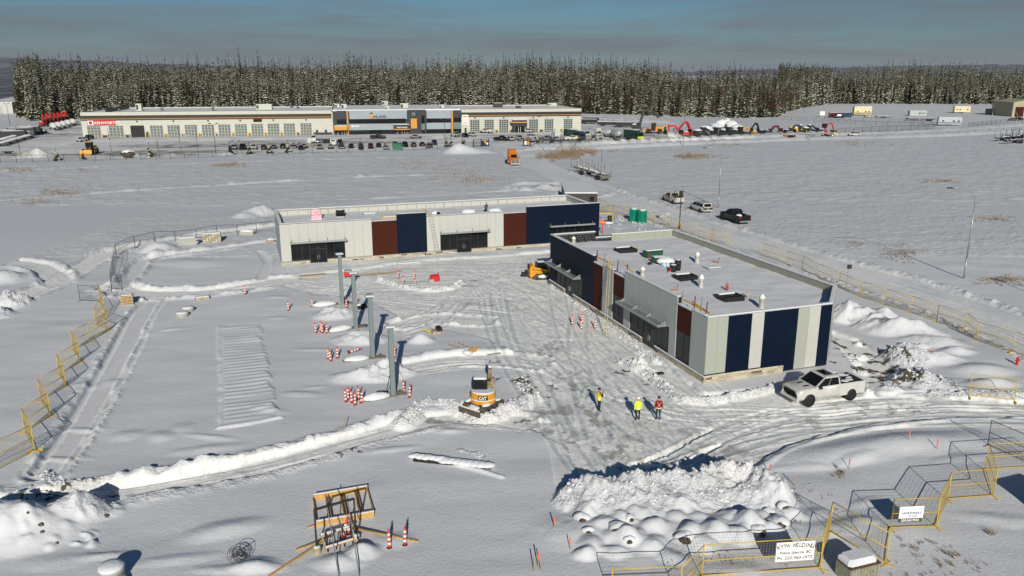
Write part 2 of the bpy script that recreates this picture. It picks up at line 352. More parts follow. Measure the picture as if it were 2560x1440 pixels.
lane([(-60, 770), (60, 742), (150, 702), (230, 655), (300, 628), (420, 604), (560, 584), (690, 566), (760, 548)], 1.7, .35, .8, 0, .75, seed=45, ice=.3)
lane([(150, 704), (90, 665), (-60, 650)], 1.6, .35, 1., 0, .7, seed=46)
lane([(290, 720), (320, 732), (420, 736), (560, 728), (700, 702)], 1.9, .3, .9, 0, .8, seed=47, ice=.3)
lane([(300, 715), (330, 690), (372, 650), (520, 628), (690, 604)], 1.0, .32, .7, .05, .3, seed=48, ice=.1)
lane([(655, 700), (668, 660), (650, 632)], .55, .1, .3, .14, .2, seed=49, ice=0)
lane([(1025, 918), (1120, 905), (1240, 898), (1330, 905)], 1.5, .3, .8, 0, .7, seed=51, sides=(1, .4))
lane([(1005, 812), (1090, 795), (1200, 800)], 1.4, .25, .7, 0, .6, seed=52)
lane([(1340, 468), (1400, 470), (1450, 480)], 6, .5, 1.5, .05, .5, seed=53, ice=.4)
lane([(930, 500), (1150, 488), (1300, 478)], .8, .12, .5, .1, .2, seed=54, ice=0)
# long swept lines across the field
for a, b in (((-50, 508), (900, 446)), ((-50, 432), (1000, 396)), ((900, 446), (1180, 442))): lane([a, ((a[0]+b[0])/2, (a[1]+b[1])/2-3), b], .5, .55, 1.1, .22, .3, seed=55, ice=0, sides=(1, .1))
lane([(1790, 388), (1900, 392), (2100, 420), (2400, 470), (2700, 520)], .45, .12, .6, .2, .05, seed=56, ice=0)
# wheel tracks over the yard
q = random.Random(5)
def wob(pts, a): return [(u+q.gauss(0, a), v+q.gauss(0, a*.45)) for u, v in pts]
MAIN = [(1530, 1205), (1500, 1120), (1450, 1010), (1400, 900), (1330, 790), (1240, 715), (1130, 672)]
for k in range(26):
    o = q.uniform(-80, 220); track(ice=q.choice((0, .3, .7, 1.1, 1.4)), pts=wob([(u+o*(.3+.7*(v-640)/560), v) for u, v in MAIN], 9), gauge=q.choice((1.65, 1.75, 2.0)), dep=q.uniform(.015, .04), ridge=q.uniform(.012, .035), wd=q.uniform(.11, .19), mat=q.uniform(.1, .7))
for k in range(17):
    o = q.uniform(-28, 45); track(ice=q.choice((0, .3, .7, 1.1)), pts=wob([(2620, 1030+o), (2350, 1022+o), (2150, 1030+o*.9), (1980, 1052+o), (1830, 1090+o*.8), (1690, 1150+o*.4), (1560, 1190)], 8), gauge=1.75, dep=q.uniform(.02, .045), ridge=q.uniform(.012, .032), wd=q.uniform(.11, .18), mat=q.uniform(.1, .6))
for k in range(7):
    o = q.uniform(-18, 28); track(wob([(2300, 1015+o), (2050, 1035+o), (1850, 1030+o), (1700, 1020+o), (1500, 960+o*.8), (1380, 840+o*.5)], 8), 1.75, dep=.025, ridge=.03, wd=.16, mat=q.uniform(.1, .5), ice=q.choice((0, .4, .9)))
for k in range(14):
    o = q.uniform(-22, 30); track(wob([(1500, 860+o), (1400, 790+o), (1250, 755+o), (1100, 745+o), (930, 735+o*.6), (760, 712+o*.3), (560, 728)], 7), 1.7, dep=.025, ridge=.03, wd=.16, mat=q.uniform(.1, .5), ice=q.choice((0, .5, 1)))
for k in range(12):
    o = q.uniform(-16, 22); track(wob([(1370, 660+o), (1250, 680+o), (1160, 730+o), (1090, 790+o), (1010, 820+o)], 6), 1.7, dep=.025, ridge=.035, wd=.16, mat=.3, ice=q.choice((0, .5, 1)))
for k in range(5):
    o = q.uniform(-10, 12); track(wob([(1330, 1062+o*.5), (1150, 1052+o*.4), (950, 1088+o*.4), (700, 1154+o*.4), (400, 1216+o*.4), (60, 1262+o*.3)], 3), 1.6, dep=.03, ridge=.03, wd=.16, mat=.5)
for k in range(8):
    o = q.uniform(-14, 14); tire(cat_rom(px(wob([(1040, 925+o), (1160, 912+o), (1300, 918+o), (1400, 960+o)], 4))), .16, .03, .03, .3)
for k in range(10):
    o = q.uniform(-30, 30); t_ = cat_rom(px([(2640, 870+o), (2400, 772+o*.8), (2200, 706+o*.7), (2000, 646+o*.55), (1850, 599+o*.5), (1700, 551+o*.4), (1540, 494+o*.35), (1430, 452+o*.3)])); tire(t_, .2, .02, .02, .5)
for k in range(6):
    o = q.uniform(-6, 8); track(wob([(60, 745+o), (150, 702+o), (230, 655+o), (300, 628+o*.6), (450, 600+o*.4), (690, 566+o*.3)], 2.5), 1.6, dep=.03, ridge=.03, wd=.17, mat=.5)
for k in range(26):
    a = (q.uniform(1180, 1480), q.uniform(680, 880)); b = (q.uniform(1380, 1900), q.uniform(1000, 1190)); m1 = ((a[0]*2+b[0])/3+q.uniform(-50, 50), (a[1]*2+b[1])/3); m2 = ((a[0]+b[0]*2)/3+q.uniform(-50, 50), (a[1]+b[1]*2)/3)
    track([a, m1, m2, b], 1.7, dep=.02, ridge=q.uniform(.01, .03), wd=q.uniform(.1, .2), mat=.3, ice=q.choice((0, .5, 1.0, 1.4)))
for k in range(16):
    y_ = q.uniform(640, 735); track([(q.uniform(720, 900), y_+24), (1050, y_+q.uniform(-8, 14)), (1200, y_+q.uniform(-8, 14)), (q.uniform(1300, 1400), y_+q.uniform(-10, 40))], 1.7, dep=.02, ridge=q.uniform(.01, .03), wd=q.uniform(.12, .2), mat=.3, ice=q.choice((0, .5, 1.0, 1.3)))
# dark gritty patches where the gravel shows through
for u, v, rx, ry, a in ((1560, 720, 1.6, .8, .6), (1570, 930, .7, .5, .9), (1610, 960, .5, .5, .9), (1480, 1040, 2.4, 2.2, .45), (1400, 1080, 2, 1.2, .4), (1780, 1180, 1.5, .8, .45), (2165, 900, 1.8, 3.8, .8), (2255, 962, 1.6, .7, 1), (160, 1252, 1.6, .5, 1), (860, 1138, 1.1, .4, .7), (1300, 960, 1.6, .6, .7), (1230, 905, .8, .4, .5), (1600, 1080, 1.5, 2, .3), (1140, 715, 1.6, .5, .5), (1180, 703, 1, .4, .5), (880, 330, 9, 2, .0), (500, 365, 30, 6, .35), (130, 350, 20, 9, .3), (1300, 345, 20, 5, .4), (1100, 350, 22, 5, .4), (700, 358, 25, 5, .35), (1360, 470, 2.5, 2, .6), (985, 820, 1.2, .4, .6), (1680, 1120, 1.2, .9, .3), (1120, 1052, 2, .4, .5), (1260, 1052, 1.6, .4, .6), (1440, 960, 1.2, 3, .42), (1530, 1130, 1.6, 1.6, .45), (1380, 870, 1, 2.5, .38), (1650, 1160, 2, 1.2, .4), (1850, 1130, 2.2, .8, .42), (2050, 1060, 2.5, .7, .4), (1300, 770, 1.2, 1.6, .36), (1180, 760, 2.5, .8, .4), (1250, 690, 2, 1, .35), (1730, 1090, 2, .9, .4), (1340, 1000, 1, .7, .7), (1220, 965, .8, .4, .6), (2200, 1020, 2.5, .8, .45), (2330, 1010, 2, .7, .4), (600, 1184, 2, .3, .35), (300, 1240, 2, .3, .35)):
    cx, cy = G(u, v)
    for rs in RS:
        w = rs.win(cx-2*rx, cx+2*rx, cy-2*ry, cy+2*ry)
        if w is None or not a: continue
        X, Y = rs.X[w], rs.Y[w]; r = np.sqrt(((X-cx)/rx)**2+((Y-cy)/ry)**2)
        rs.d[w] = np.maximum(rs.d[w], a*sst(.02, .30, fbm(X, Y, max(.5, rx*.4), 4, int(u), .65)*1.1+.35*(1-r)))
# -- heaps
mound((650, 536), 4.6, 3.2, 1.3, .2, .25, .5, seed=61, dirt=0); mound((610, 545), 3, 2, .6, 0, .2, seed=62)
mound((398, 628), 3.3, 3.0, 1.15, 0, .06, seed=63, soft=.9); mound((388, 640), 1.4, 1.6, .5, 0, .1, seed=64)
mound((5, 700), 4.2, 3.4, 1.2, 0, .08, seed=65); mound((20, 762), 3.4, 2.6, 1.2, 0, .5, .45, seed=66); mound((-30, 790), 3, 2, .8, 0, .4, seed=67)
mound((480, 660), 6.2, 3.4, .28, .1, .12, 1.2, seed=68)
mound((838, 790), 2.6, 2.0, .8, 0, .3, .35, seed=69); mound((905, 852), 3.2, 1.9, .8, .1, .25, .35, seed=70); mound((960, 940), 2.9, 1.9, .95, .2, .3, .35, seed=71); mound((880, 950), 2.2, 1.6, .5, 0, .12, seed=72)
mound((1052, 856), 1.6, 1.3, .7, 0, .06, seed=73); mound((1030, 712), 4.4, 2.3, .22, .2, .08, 1, seed=74)
ridge([(952, 700), (1000, 716), (1060, 724), (1120, 722), (1150, 706)], .38, .7, .3, seed=75)
ridge([(1005, 1062), (1060, 1022), (1110, 1018), (1180, 1040), (1225, 1046), (1275, 1025), (1330, 995)], .75, 1.0, .35, .4, seed=76, dirt=.25)
ridge([(1300, 1010), (1318, 985), (1300, 955)], .4, .8, .4, seed=77)
ridge([(1700, 998), (1765, 1003), (1850, 990), (1945, 968)], .42, .75, .3, seed=78)
ridge([(1560, 905), (1600, 925), (1640, 950), (1680, 985), (1700, 1000)], .45, .8, .45, .4, seed=79)
mound((1600, 920), 1.6, 1.2, .6, 0, .4, .4, seed=80)
for a, b in (((1385, 715), (1560, 835)), ((1560, 840), (1640, 905))): ridge([a, b], .22, .7, .5, .4, seed=81)
# the long heap pushed up in front of the yard, and the row of snowed-over boulders
ridge([(1452, 1240), (1500, 1246), (1580, 1238), (1660, 1232), (1740, 1226), (1800, 1206), (1850, 1208), (1930, 1240)], 1.75, 2.0, .18, .22, seed=83, dirt=.35, z=.5)
ridge([(1475, 1262), (1560, 1268), (1680, 1260), (1800, 1244), (1900, 1252)], 1.0, 2.2, .22, .25, seed=84, z=.3)
BOULD = [(1470, 1290, .55), (1505, 1325, .8), (1545, 1305, .85), (1580, 1345, .75), (1600, 1298, .85), (1640, 1330, .8), (1680, 1308, .75), (1715, 1348, .75), (1750, 1305, .8), (1790, 1330, .8), (1830, 1300, .85), (1870, 1322, .85), (1900, 1285, .85), (1935, 1310, .75), (1960, 1285, .6), (1985, 1300, .45), (1490, 1365, .6), (1530, 1382, .5), (1470, 1380, .45), (1620, 1375, .6), (1680, 1380, .5), (1760, 1365, .6), (1850, 1355, .6), (1555, 1350, .6), (1945, 1255, .5), (1920, 1340, .6), (1720, 1285, .5)]
bq = random.Random(9)
for u, v, h in BOULD: mound((u+bq.uniform(-14, 14), v+8+bq.uniform(-9, 9)), h*bq.uniform(.9, 1.9)+.2, h*bq.uniform(.8, 1.3)+.2, h*bq.uniform(.5, .95), bq.uniform(-.6, .6), .21, .7, seed=int(u), soft=.85, mode='add' if h < .65 else 'max')
mound((1700, 1330), 10, 2.6, .45, 0, .2, 1, seed=86)
# right side heaps of spoil
mound((2120, 800), 2.6, 2.4, 2.0, 0, .18, .6, seed=87, dirt=.4); mound((2195, 812), 3.6, 2.2, 1.5, .5, .2, .6, seed=88, dirt=.5); mound((2260, 835), 4.4, 2.1, 1.5, -.15, .12, .6, seed=89); mound((2330, 860), 4, 2, .7, -.3, .12, seed=90)
mound((2270, 900), 2.6, 2.2, 1.0, .6, .5, .5, seed=91); mound((2350, 905), 2.6, 1.6, .7, 0, .15, seed=92); mound((2300, 955), 3.4, 1.8, .7, 0, .5, .4, seed=93, dirt=.3); mound((2450, 930), 3.4, 2.0, .45, 0, .06, seed=94); mound((2480, 965), 2.6, 1.2, .5, 0, .05, seed=95); mound((2390, 885), 2, 1.2, .5, 0, .1, seed=96)
for k in range(14): mound((q.uniform(2130, 2330), q.uniform(850, 985)), q.uniform(.5, 1.1), q.uniform(.4, .8), q.uniform(.2, .5), q.uniform(0, 3), .4, .3, seed=300+k)
ridge([(2330, 985), (2420, 990), (2560, 992), (2640, 990)], .4, .8, .35, seed=97)
ridge([(1890, 1180), (1980, 1128), (2100, 1092), (2240, 1066), (2420, 1052), (2600, 1060)], .26, .7, .14, seed=98)
mound((2150, 1130), 8, 2.0, .35, .35, .05, seed=99); mound((2350, 1110), 6, 2.2, .3, .1, .05, seed=100)
# lower left heap
mound((60, 1335), 4.8, 3.1, 1.4, .25, .12, .9, seed=101, dirt=.0); mound((215, 1296), 2.2, 1.5, 1.0, .3, .3, .5, seed=102); mound((-60, 1330), 4, 3, 1., 0, .15, seed=103); ridge([(20, 1262), (100, 1262), (190, 1268), (260, 1272)], .5, .9, .3, seed=104)
mound((70, 1250), 2.4, .8, .35, 0, .6, .3, seed=105)
for k in range(14): mound((q.uniform(40, 240), q.uniform(1340, 1378)+q.uniform(-8, 8)), q.uniform(.25, .5), q.uniform(.2, .4), q.uniform(.08, .18), 0, .1, .3, seed=330+k)
ridge([(110, 1190), (165, 1225), (240, 1215)], .35, .7, .3, seed=106)
# fallen log drift, frame drift
ridge([(1110, 1158), (1190, 1180), (1255, 1200)], .35, .45, .1, seed=108); ridge([(1150, 1130), (1190, 1140), (1210, 1155)], .3, .4, .2, seed=109)
mound((905, 1385), 1.2, 1.0, .5, 0, .1, seed=110); mound((850, 1410), 1.8, 1.0, .3, 0, .15, seed=111); mound((640, 1420), 1.6, 1.0, .25, 0, .1, seed=112); mound((560, 1330), 3, 1.2, .2, .4, .08, seed=113)
# snowed-over stack of bars: a low platform with close ridges
A_, B_, C_, D_ = [np.array(G(*p, .2)) for p in ((545, 818), (648, 812), (700, 1052), (548, 1078))]
for rs in RS[:1]:
    q_ = poly_mask(rs, [A_, B_, C_, D_], seed=7); w, m = q_
    e = (A_-D_)/np.linalg.norm(A_-D_); s_ = (rs.X[w]-D_[0])*e[0]+(rs.Y[w]-D_[1])*e[1]; o_ = (rs.X[w]-D_[0])*e[1]-(rs.Y[w]-D_[1])*e[0]
    rid = np.abs(np.sin(s_*PI/.78+.5*vnoise(s_, o_, 2.5, 4)))*np.clip(.5+1.6*vnoise(s_*.9, o_*.35, 1, 2)+.9*vnoise(s_, o_, 2.2, 6), 0, 1.3); edge = m*m
    rs.h[w] += edge*(.10+.085*rid*sst(.0, .3, m)*(o_ > .4))
    m2 = mound
ridge([(545, 1078), (620, 1068), (705, 1050)], .38, .35, .1, seed=115); ridge([(545, 818), (548, 900)], .3, .3, .1, seed=116)
# soft drifts
for k in range(22):
    u, v = q.uniform(-40, 2600), q.uniform(1080, 1440)
    mound((u, v), q.uniform(1.2, 3.4), q.uniform(.5, 1.3), q.uniform(.05, .14), q.uniform(-.2, .5), .2, .8, seed=400+k)
for k in range(16):
    mound((q.uniform(150, 800), q.uniform(740, 1150)), q.uniform(1., 3.2), q.uniform(.5, 1.1), q.uniform(.05, .12), q.uniform(-.3, .5), .2, .8, seed=450+k)
# yard heaps far off
mound((92, 392), 7.5, 4, 2.6, 0, .25, 1, seed=121); mound((1150, 384), 7, 4.5, 3.1, 0, .12, 1, seed=122); mound((1205, 384), 6, 2.5, 1.2, 0, .2, seed=123); mound((1375, 372), 6, 2, 1.3, 0, .2, seed=124); mound((430, 392), 7, 2.4, 1.2, 0, .3, seed=125); mound((565, 388), 4, 2, 1.1, 0, .3, seed=126); mound((330, 388), 3, 2, 1.4, 0, .3, seed=127); mound((1670, 348), 10, 4, 3.0, 0, .15, seed=128); mound((800, 350), 4, 2, 1.2, 0, .2, seed=129); mound((970, 345), 4, 2, .9, 0, .2, seed=130); mound((1100, 343), 5, 2, 1.0, 0, .2, seed=131)
for k in range(7): mound((1480+k*30, 302+k*1.2), 10, 6, 1.6, 0, .2, 2, seed=140+k)
ridge([(1340, 368), (1560, 357), (1800, 346), (2100, 333)], 1.5, 2.2, .2, 1, seed=132); ridge([(1400, 381), (1560, 370), (1800, 359), (2060, 349), (2300, 343), (2560, 330)], 1.5, 2.4, .2, 1, seed=133)
ridge([(60, 402), (300, 396), (600, 390), (900, 384), (1100, 378)], .5, 2, .2, 1, seed=134); ridge([(215, 352), (500, 348.5), (830, 345)], .6, 1.2, .2, .6, seed=135); ridge([(1170, 336), (1300, 334.5), (1450, 331.5)], .6, 1.2, .2, .6, seed=136)
mound((1365, 470), 5, 4, .9, 0, .35, .7, seed=137); mound((1310, 478), 6, 2, .6, .2, .3, seed=138)
# trampled snow round the toilets and behind the right building
for k in range(60): mound((q.uniform(1500, 1680), q.uniform(530, 580)), q.uniform(.4, .9), q.uniform(.3, .7), q.uniform(.1, .28), q.uniform(0, 3), .35, .3, seed=500+k)
for rs in RS:      # lumpy surface on everything that was driven or pushed
    k = np.clip(rs.p*1.2, 0, 1); rs.h += k*.03*fbm(rs.X, rs.Y, .5, 2, 77, .7)
    cx_, cy_ = rs.X+.25*vnoise(rs.X, rs.Y, .6, 41), rs.Y+.25*vnoise(rs.X, rs.Y, .6, 43)
    for u_, v_, h_ in BOULD:        # boulders keep their smooth snow
        bx_, by_ = G(u_, v_+8, .1); w = rs.win(bx_-1.3, bx_+1.3, by_-1.1, by_+1.1)
        if w is not None: rs.c[w] *= 1-np.exp(-(((rs.X[w]-bx_)/.8)**2+((rs.Y[w]-by_)/.7)**2))
    rs.h += rs.c*(.16*np.abs(vnoise(cx_, cy_, .42, 45))+.10*np.abs(vnoise(cx_, cy_, .22, 47))+.12*vnoise(cx_, cy_, .9, 49)-.05)
# crisp facets on the open field: tufts and wind crust
m_ = (NR.Y > 105)*(NR.p < .05); NR.h += m_*.17*np.abs(fbm(NR.X, NR.Y, 1.2, 3, 91, .65)); m_ = FR.p < .05; FR.h += m_*.34*np.abs(fbm(FR.X, FR.Y, 2.2, 2, 92))
def terrain(x, y):
    """the lie of the land beyond the site"""
    y0 = 400+125*sst(60, 150, x)
    z = (13*sst(y0, y0+260, y)+7*sst(640, 1200, y))*(1-.5*sst(40, 230, x))
    z = z*sst(-420, -300, x+.12*(y-400))                     # falls away to the valley on the left
    z = z-26*sst(-330, -450, x+.1*(y-350))*sst(330, 520, y)-10*sst(800, 1500, y)*sst(-100, -500, x)
    return z
def hgt(x, y):
    x = np.asarray(x, np.float32); y = np.asarray(y, np.float32)
    n = NR.samp(NR.h, x, y); f = FR.samp(FR.h, x, y)
    inn = (x > NR.x0+.3) & (x < NR.xs[-1]-.3) & (y > NR.y0+.3) & (y < NR.ys[-1]-.3)
    inf = (x > FR.x0+1) & (x < FR.xs[-1]-1) & (y > FR.y0+1) & (y < FR.ys[-1]-1)
    return np.where(inn, n, np.where(inf, f, FRESH))+terrain(x, y)
def hz(x, y): return float(hgt(np.array([x]), np.array([y]))[0])
def gr(name, x, y, default=0):
    n = NR.samp(getattr(NR, name), x, y); f = FR.samp(getattr(FR, name), x, y)
    inn = (x > NR.x0+.3) & (x < NR.xs[-1]-.3) & (y > NR.y0+.3) & (y < NR.ys[-1]-.3)
    inf = (x > FR.x0+1) & (x < FR.xs[-1]-1) & (y > FR.y0+1) & (y < FR.ys[-1]-1)
    return np.where(inn, n, np.where(inf, f, default))
ys = [-300, -150, -60, -10, 12, 24, 29]; y_ = 30.
while y_ < 700: ys.append(y_); y_ += .045+y_*y_/42000
while y_ < 26000: ys.append(y_); y_ *= 1.13
sx = np.linspace(-.86, .86, 860); ext = np.array([.92, 1.0, 1.15, 1.4, 1.8, 2.6, 4, 8]); sx = np.concatenate([-ext[::-1], sx, ext])
YY, SX = np.meshgrid(np.array(ys), sx, indexing='ij'); XX = SX*np.maximum(YY, 30)
ZZ = hgt(XX, YY); nr, nc = XX.shape
ATT = np.stack([np.clip(gr(k, XX, YY), 0, 1) for k in ('p', 'd', 'i', 'c')], -1)
RDM = gr('rd', XX, YY)
idx = np.arange(nr*nc).reshape(nr, nc)
Q = np.stack([idx[:-1, :-1], idx[:-1, 1:], idx[1:, 1:], idx[1:, :-1]], -1).reshape(-1, 4)
fr_ = (RDM.reshape(-1)[Q].mean(1) > .5)
VV = np.stack([XX, YY, ZZ], -1).reshape(-1, 3).astype(np.float32); AA = ATT.reshape(-1, 4).astype(np.float32)
def npmesh(name, V, Fq, A, mat):
    used = np.unique(Fq); mp_ = np.zeros(len(V), np.int32); mp_[used] = np.arange(len(used)); Fn = mp_[Fq].astype(np.int32); Vn = V[used]
    me = bpy.data.meshes.new(name); me.vertices.add(len(Vn)); me.vertices.foreach_set('co', Vn.ravel()); me.loops.add(Fn.size); me.loops.foreach_set('vertex_index', Fn.ravel())
    me.polygons.add(len(Fn)); me.polygons.foreach_set('loop_start', np.arange(0, Fn.size, 4, dtype=np.int32)); me.polygons.foreach_set('use_smooth', np.ones(len(Fn), bool))
    if A is not None:
        ca = me.color_attributes.new('snow_state', 'FLOAT_COLOR', 'POINT'); ca.data.foreach_set('color', A[used].ravel())
    me.materials.append(mat); me.update(); me.validate(); return me
def ground_mat():
    m = bpy.data.materials.new('ground_snow'); m.use_nodes = True; t = m.node_tree; b = t.nodes['Principled BSDF']; l = t.links
    b.inputs['Specular IOR Level'].default_value = .25
    at = nd(t, 'ShaderNodeAttribute', attribute_name='snow_state'); se = nd(t, 'ShaderNodeSeparateColor'); l.new(at.outputs['Color'], se.inputs[0])
    geo = nd(t, 'ShaderNodeNewGeometry')
    def noise(sc, det=4, ro=.55, dis=0):
        n = nd(t, 'ShaderNodeTexNoise'); n.inputs['Scale'].default_value = sc; n.inputs['Detail'].default_value = det; n.inputs['Roughness'].default_value = ro; n.inputs['Distortion'].default_value = dis
        l.new(geo.outputs['Position'], n.inputs['Vector']); return n.outputs[0]
    def ramp(s, a, c, lo=0, hi=1):
        r = nd(t, 'ShaderNodeMapRange'); r.inputs[1].default_value = a; r.inputs[2].default_value = c; r.inputs[3].default_value = lo; r.inputs[4].default_value = hi; l.new(s, r.inputs[0]); return r.outputs[0]
    def mix(f, a, c):
        x = nd(t, 'ShaderNodeMix', data_type='RGBA'); l.new(f, x.inputs[0])
        for i, k in ((6, a), (7, c)):
            if isinstance(k, tuple): x.inputs[i].default_value = (*k, 1)
            else: l.new(k, x.inputs[i])
        return x.outputs[2]
    def mul(a, c):
        x = nd(t, 'ShaderNodeMath', operation='MULTIPLY'); l.new(a, x.inputs[0])
        if isinstance(c, (int, float)): x.inputs[1].default_value = c
        else: l.new(c, x.inputs[1])
        return x.outputs[0]
    n_f, n_m, n_l = noise(5, 6, .6), noise(.9, 5, .6, .4), noise(.08, 3)
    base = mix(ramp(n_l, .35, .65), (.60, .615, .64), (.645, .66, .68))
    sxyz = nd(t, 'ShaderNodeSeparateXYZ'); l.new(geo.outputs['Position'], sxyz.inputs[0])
    base = mix(mul(ramp(sxyz.outputs[1], 98, 120), ramp(n_m, .3, .7, .6, 1)), base, (.525, .54, .565))      # snow tone mixed darker farther off, broken up by noise
    packc = mix(ramp(n_m, .38, .62), (.93, .92, .875), (.86, .85, .81))  # packed snow painted paler for the sun its rough surface would catch
    mpn = nd(t, 'ShaderNodeMapping'); mpn.inputs['Rotation'].default_value = (0, 0, STREAK); mpn.inputs['Scale'].default_value = (4.5, .5, 1); l.new(geo.outputs['Position'], mpn.inputs[0])
    ns = nd(t, 'ShaderNodeTexNoise'); ns.inputs['Scale'].default_value = 1; ns.inputs['Detail'].default_value = 5; ns.inputs['Distortion'].default_value = .3; l.new(mpn.outputs[0], ns.inputs['Vector'])
    packc = mix(ramp(ns.outputs[0], .48, .66, 0, .5), packc, (.66, .665, .65))
    mpn2 = nd(t, 'ShaderNodeMapping'); mpn2.inputs['Rotation'].default_value = (0, 0, STREAK+.5); mpn2.inputs['Scale'].default_value = (1.6, .35, 1); l.new(geo.outputs['Position'], mpn2.inputs[0])
    ns2 = nd(t, 'ShaderNodeTexNoise'); ns2.inputs['Scale'].default_value = 1; ns2.inputs['Detail'].default_value = 6; ns2.inputs['Roughness'].default_value = .65; l.new(mpn2.outputs[0], ns2.inputs['Vector'])
    packc = mix(ramp(ns2.outputs[0], .56, .74, 0, .7), packc, (.42, .40, .36))
    c1 = mix(mul(se.outputs[0], ramp(n_m, .25, .55, .65, 1.)), base, packc)
    c2 = mix(mul(se.outputs[2], ramp(n_m, .4, .6, .55, 1)), c1, (.50, .545, .565))
    dr = nd(t, 'ShaderNodeMath', operation='MULTIPLY_ADD'); l.new(n_f, dr.inputs[0]); dr.inputs[1].default_value = .9; l.new(se.outputs[1], dr.inputs[2])
    c3 = mix(mul(ramp(dr.outputs[0], .60, 1.0), ramp(se.outputs[1], 0, .7)), c2, (.10, .082, .062))
    l.new(c3, b.inputs['Base Color'])
    l.new(ramp(se.outputs[2], 0, 1, .8, .42), b.inputs['Roughness'])
    bp = nd(t, 'ShaderNodeBump'); bp.inputs['Strength'].default_value = .55; bp.inputs['Distance'].default_value = .05; l.new(n_f, bp.inputs['Height'])
    bp2 = nd(t, 'ShaderNodeBump'); bp2.inputs['Strength'].default_value = .25; bp2.inputs['Distance'].default_value = .12; l.new(n_m, bp2.inputs['Height']); l.new(bp.outputs[0], bp2.inputs['Normal'])
    vo = nd(t, 'ShaderNodeTexVoronoi'); vo.inputs['Scale'].default_value = 5.5; vo.inputs['Randomness'].default_value = 1; l.new(geo.outputs['Position'], vo.inputs['Vector'])
    ncr = noise(11, 6, .7, .6); sm_ = nd(t, 'ShaderNodeMath', operation='MULTIPLY_ADD'); l.new(ncr, sm_.inputs[0]); sm_.inputs[1].default_value = 1.3; l.new(vo.outputs['Distance'], sm_.inputs[2])
    bp4 = nd(t, 'ShaderNodeBump'); bp4.inputs['Distance'].default_value = .10; l.new(mul(at.outputs['Alpha'], .9), bp4.inputs['Strength']); l.new(sm_.outputs[0], bp4.inputs['Height']); l.new(bp2.outputs[0], bp4.inputs['Normal'])
    bp3 = nd(t, 'ShaderNodeBump'); bp3.inputs['Distance'].default_value = .06; l.new(mul(se.outputs[0], .22), bp3.inputs['Strength']); l.new(ns.outputs[0], bp3.inputs['Height']); l.new(bp4.outputs[0], bp3.inputs['Normal']); l.new(bp3.outputs[0], b.inputs['Normal'])
    return m
a_, b_ = G(1540, 1180), G(1350, 790); STREAK = math.atan2(a_[0]-b_[0], -(a_[1]-b_[1]))
GM = ground_mat()
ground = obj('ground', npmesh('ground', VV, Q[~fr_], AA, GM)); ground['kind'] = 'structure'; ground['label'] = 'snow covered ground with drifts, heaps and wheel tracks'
road = obj('road', npmesh('road', VV, Q[fr_], AA, GM)); road['kind'] = 'structure'; road['label'] = 'ploughed street with packed grey snow'
del VV, AA, XX, YY, ZZ, ATT, Q, RDM
# ------------------------------------------------------------------ forest, hills
def tree_mat(name, green, snow_lo, snow_hi):
    m = bpy.data.materials.new(name); m.use_nodes = True; t = m.node_tree; b = t.nodes['Principled BSDF']; l = t.links
    b.inputs['Roughness'].default_value = .85; b.inputs['Specular IOR Level'].default_value = .15
    tc_ = nd(t, 'ShaderNodeTexCoord'); oi = nd(t, 'ShaderNodeObjectInfo')
    av = nd(t, 'ShaderNodeVectorMath', operation='MULTIPLY_ADD'); av.inputs[1].default_value = (1, 1, 1); l.new(tc_.outputs['Object'], av.inputs[0]); l.new(oi.outputs['Random'], av.inputs[2])
    n = nd(t, 'ShaderNodeTexNoise'); n.inputs['Scale'].default_value = 1.1; n.inputs['Detail'].default_value = 3; l.new(av.outputs[0], n.inputs['Vector'])
    at = nd(t, 'ShaderNodeAttribute', attribute_name='snowy')
    ad = nd(t, 'ShaderNodeMath', operation='MULTIPLY_ADD'); ad.inputs[1].default_value = .9; l.new(n.outputs[0], ad.inputs[0]); l.new(at.outputs['Fac'], ad.inputs[2])
    rr = nd(t, 'ShaderNodeMath', operation='MULTIPLY_ADD'); rr.inputs[1].default_value = .34; l.new(oi.outputs['Random'], rr.inputs[0]); l.new(ad.outputs[0], rr.inputs[2])
    r = nd(t, 'ShaderNodeMapRange'); r.inputs[1].default_value = snow_lo; r.inputs[2].default_value = snow_hi; l.new(rr.outputs[0], r.inputs[0])
    n2 = nd(t, 'ShaderNodeMapRange'); n2.inputs[3].default_value = .6; n2.inputs[4].default_value = 1.5; l.new(oi.outputs['Random'], n2.inputs[0])
    g = nd(t, 'ShaderNodeMix', data_type='RGBA', blend_type='MULTIPLY'); g.inputs[0].default_value = 1; g.inputs[6].default_value = (*green, 1); l.new(n2.outputs[0], g.inputs[7])
    x = nd(t, 'ShaderNodeMix', data_type='RGBA'); x.inputs[7].default_value = (.66, .64, .53, 1); l.new(r.outputs[0], x.inputs[0]); l.new(g.outputs[2], x.inputs[6]); l.new(x.outputs[2], b.inputs['Base Color'])
    MATS[name] = m; return m
TM = tree_mat('spruce_needles', (.030, .033, .016), 1.08, 1.28)
TB = tree_mat('leafless_twigs', (.055, .040, .027), 1.45, 1.8)
BARK = M('bark', (.07, .05, .035), .9, var=.3, bump=.02)
def fmesh(name, v, f, a, mat):
    me = bpy.data.meshes.new(name); me.from_pydata(v, [], f); me.materials.append(mat)
    at = me.attributes.new('snowy', 'FLOAT', 'FACE'); at.data.foreach_set('value', a); me.update(); return me
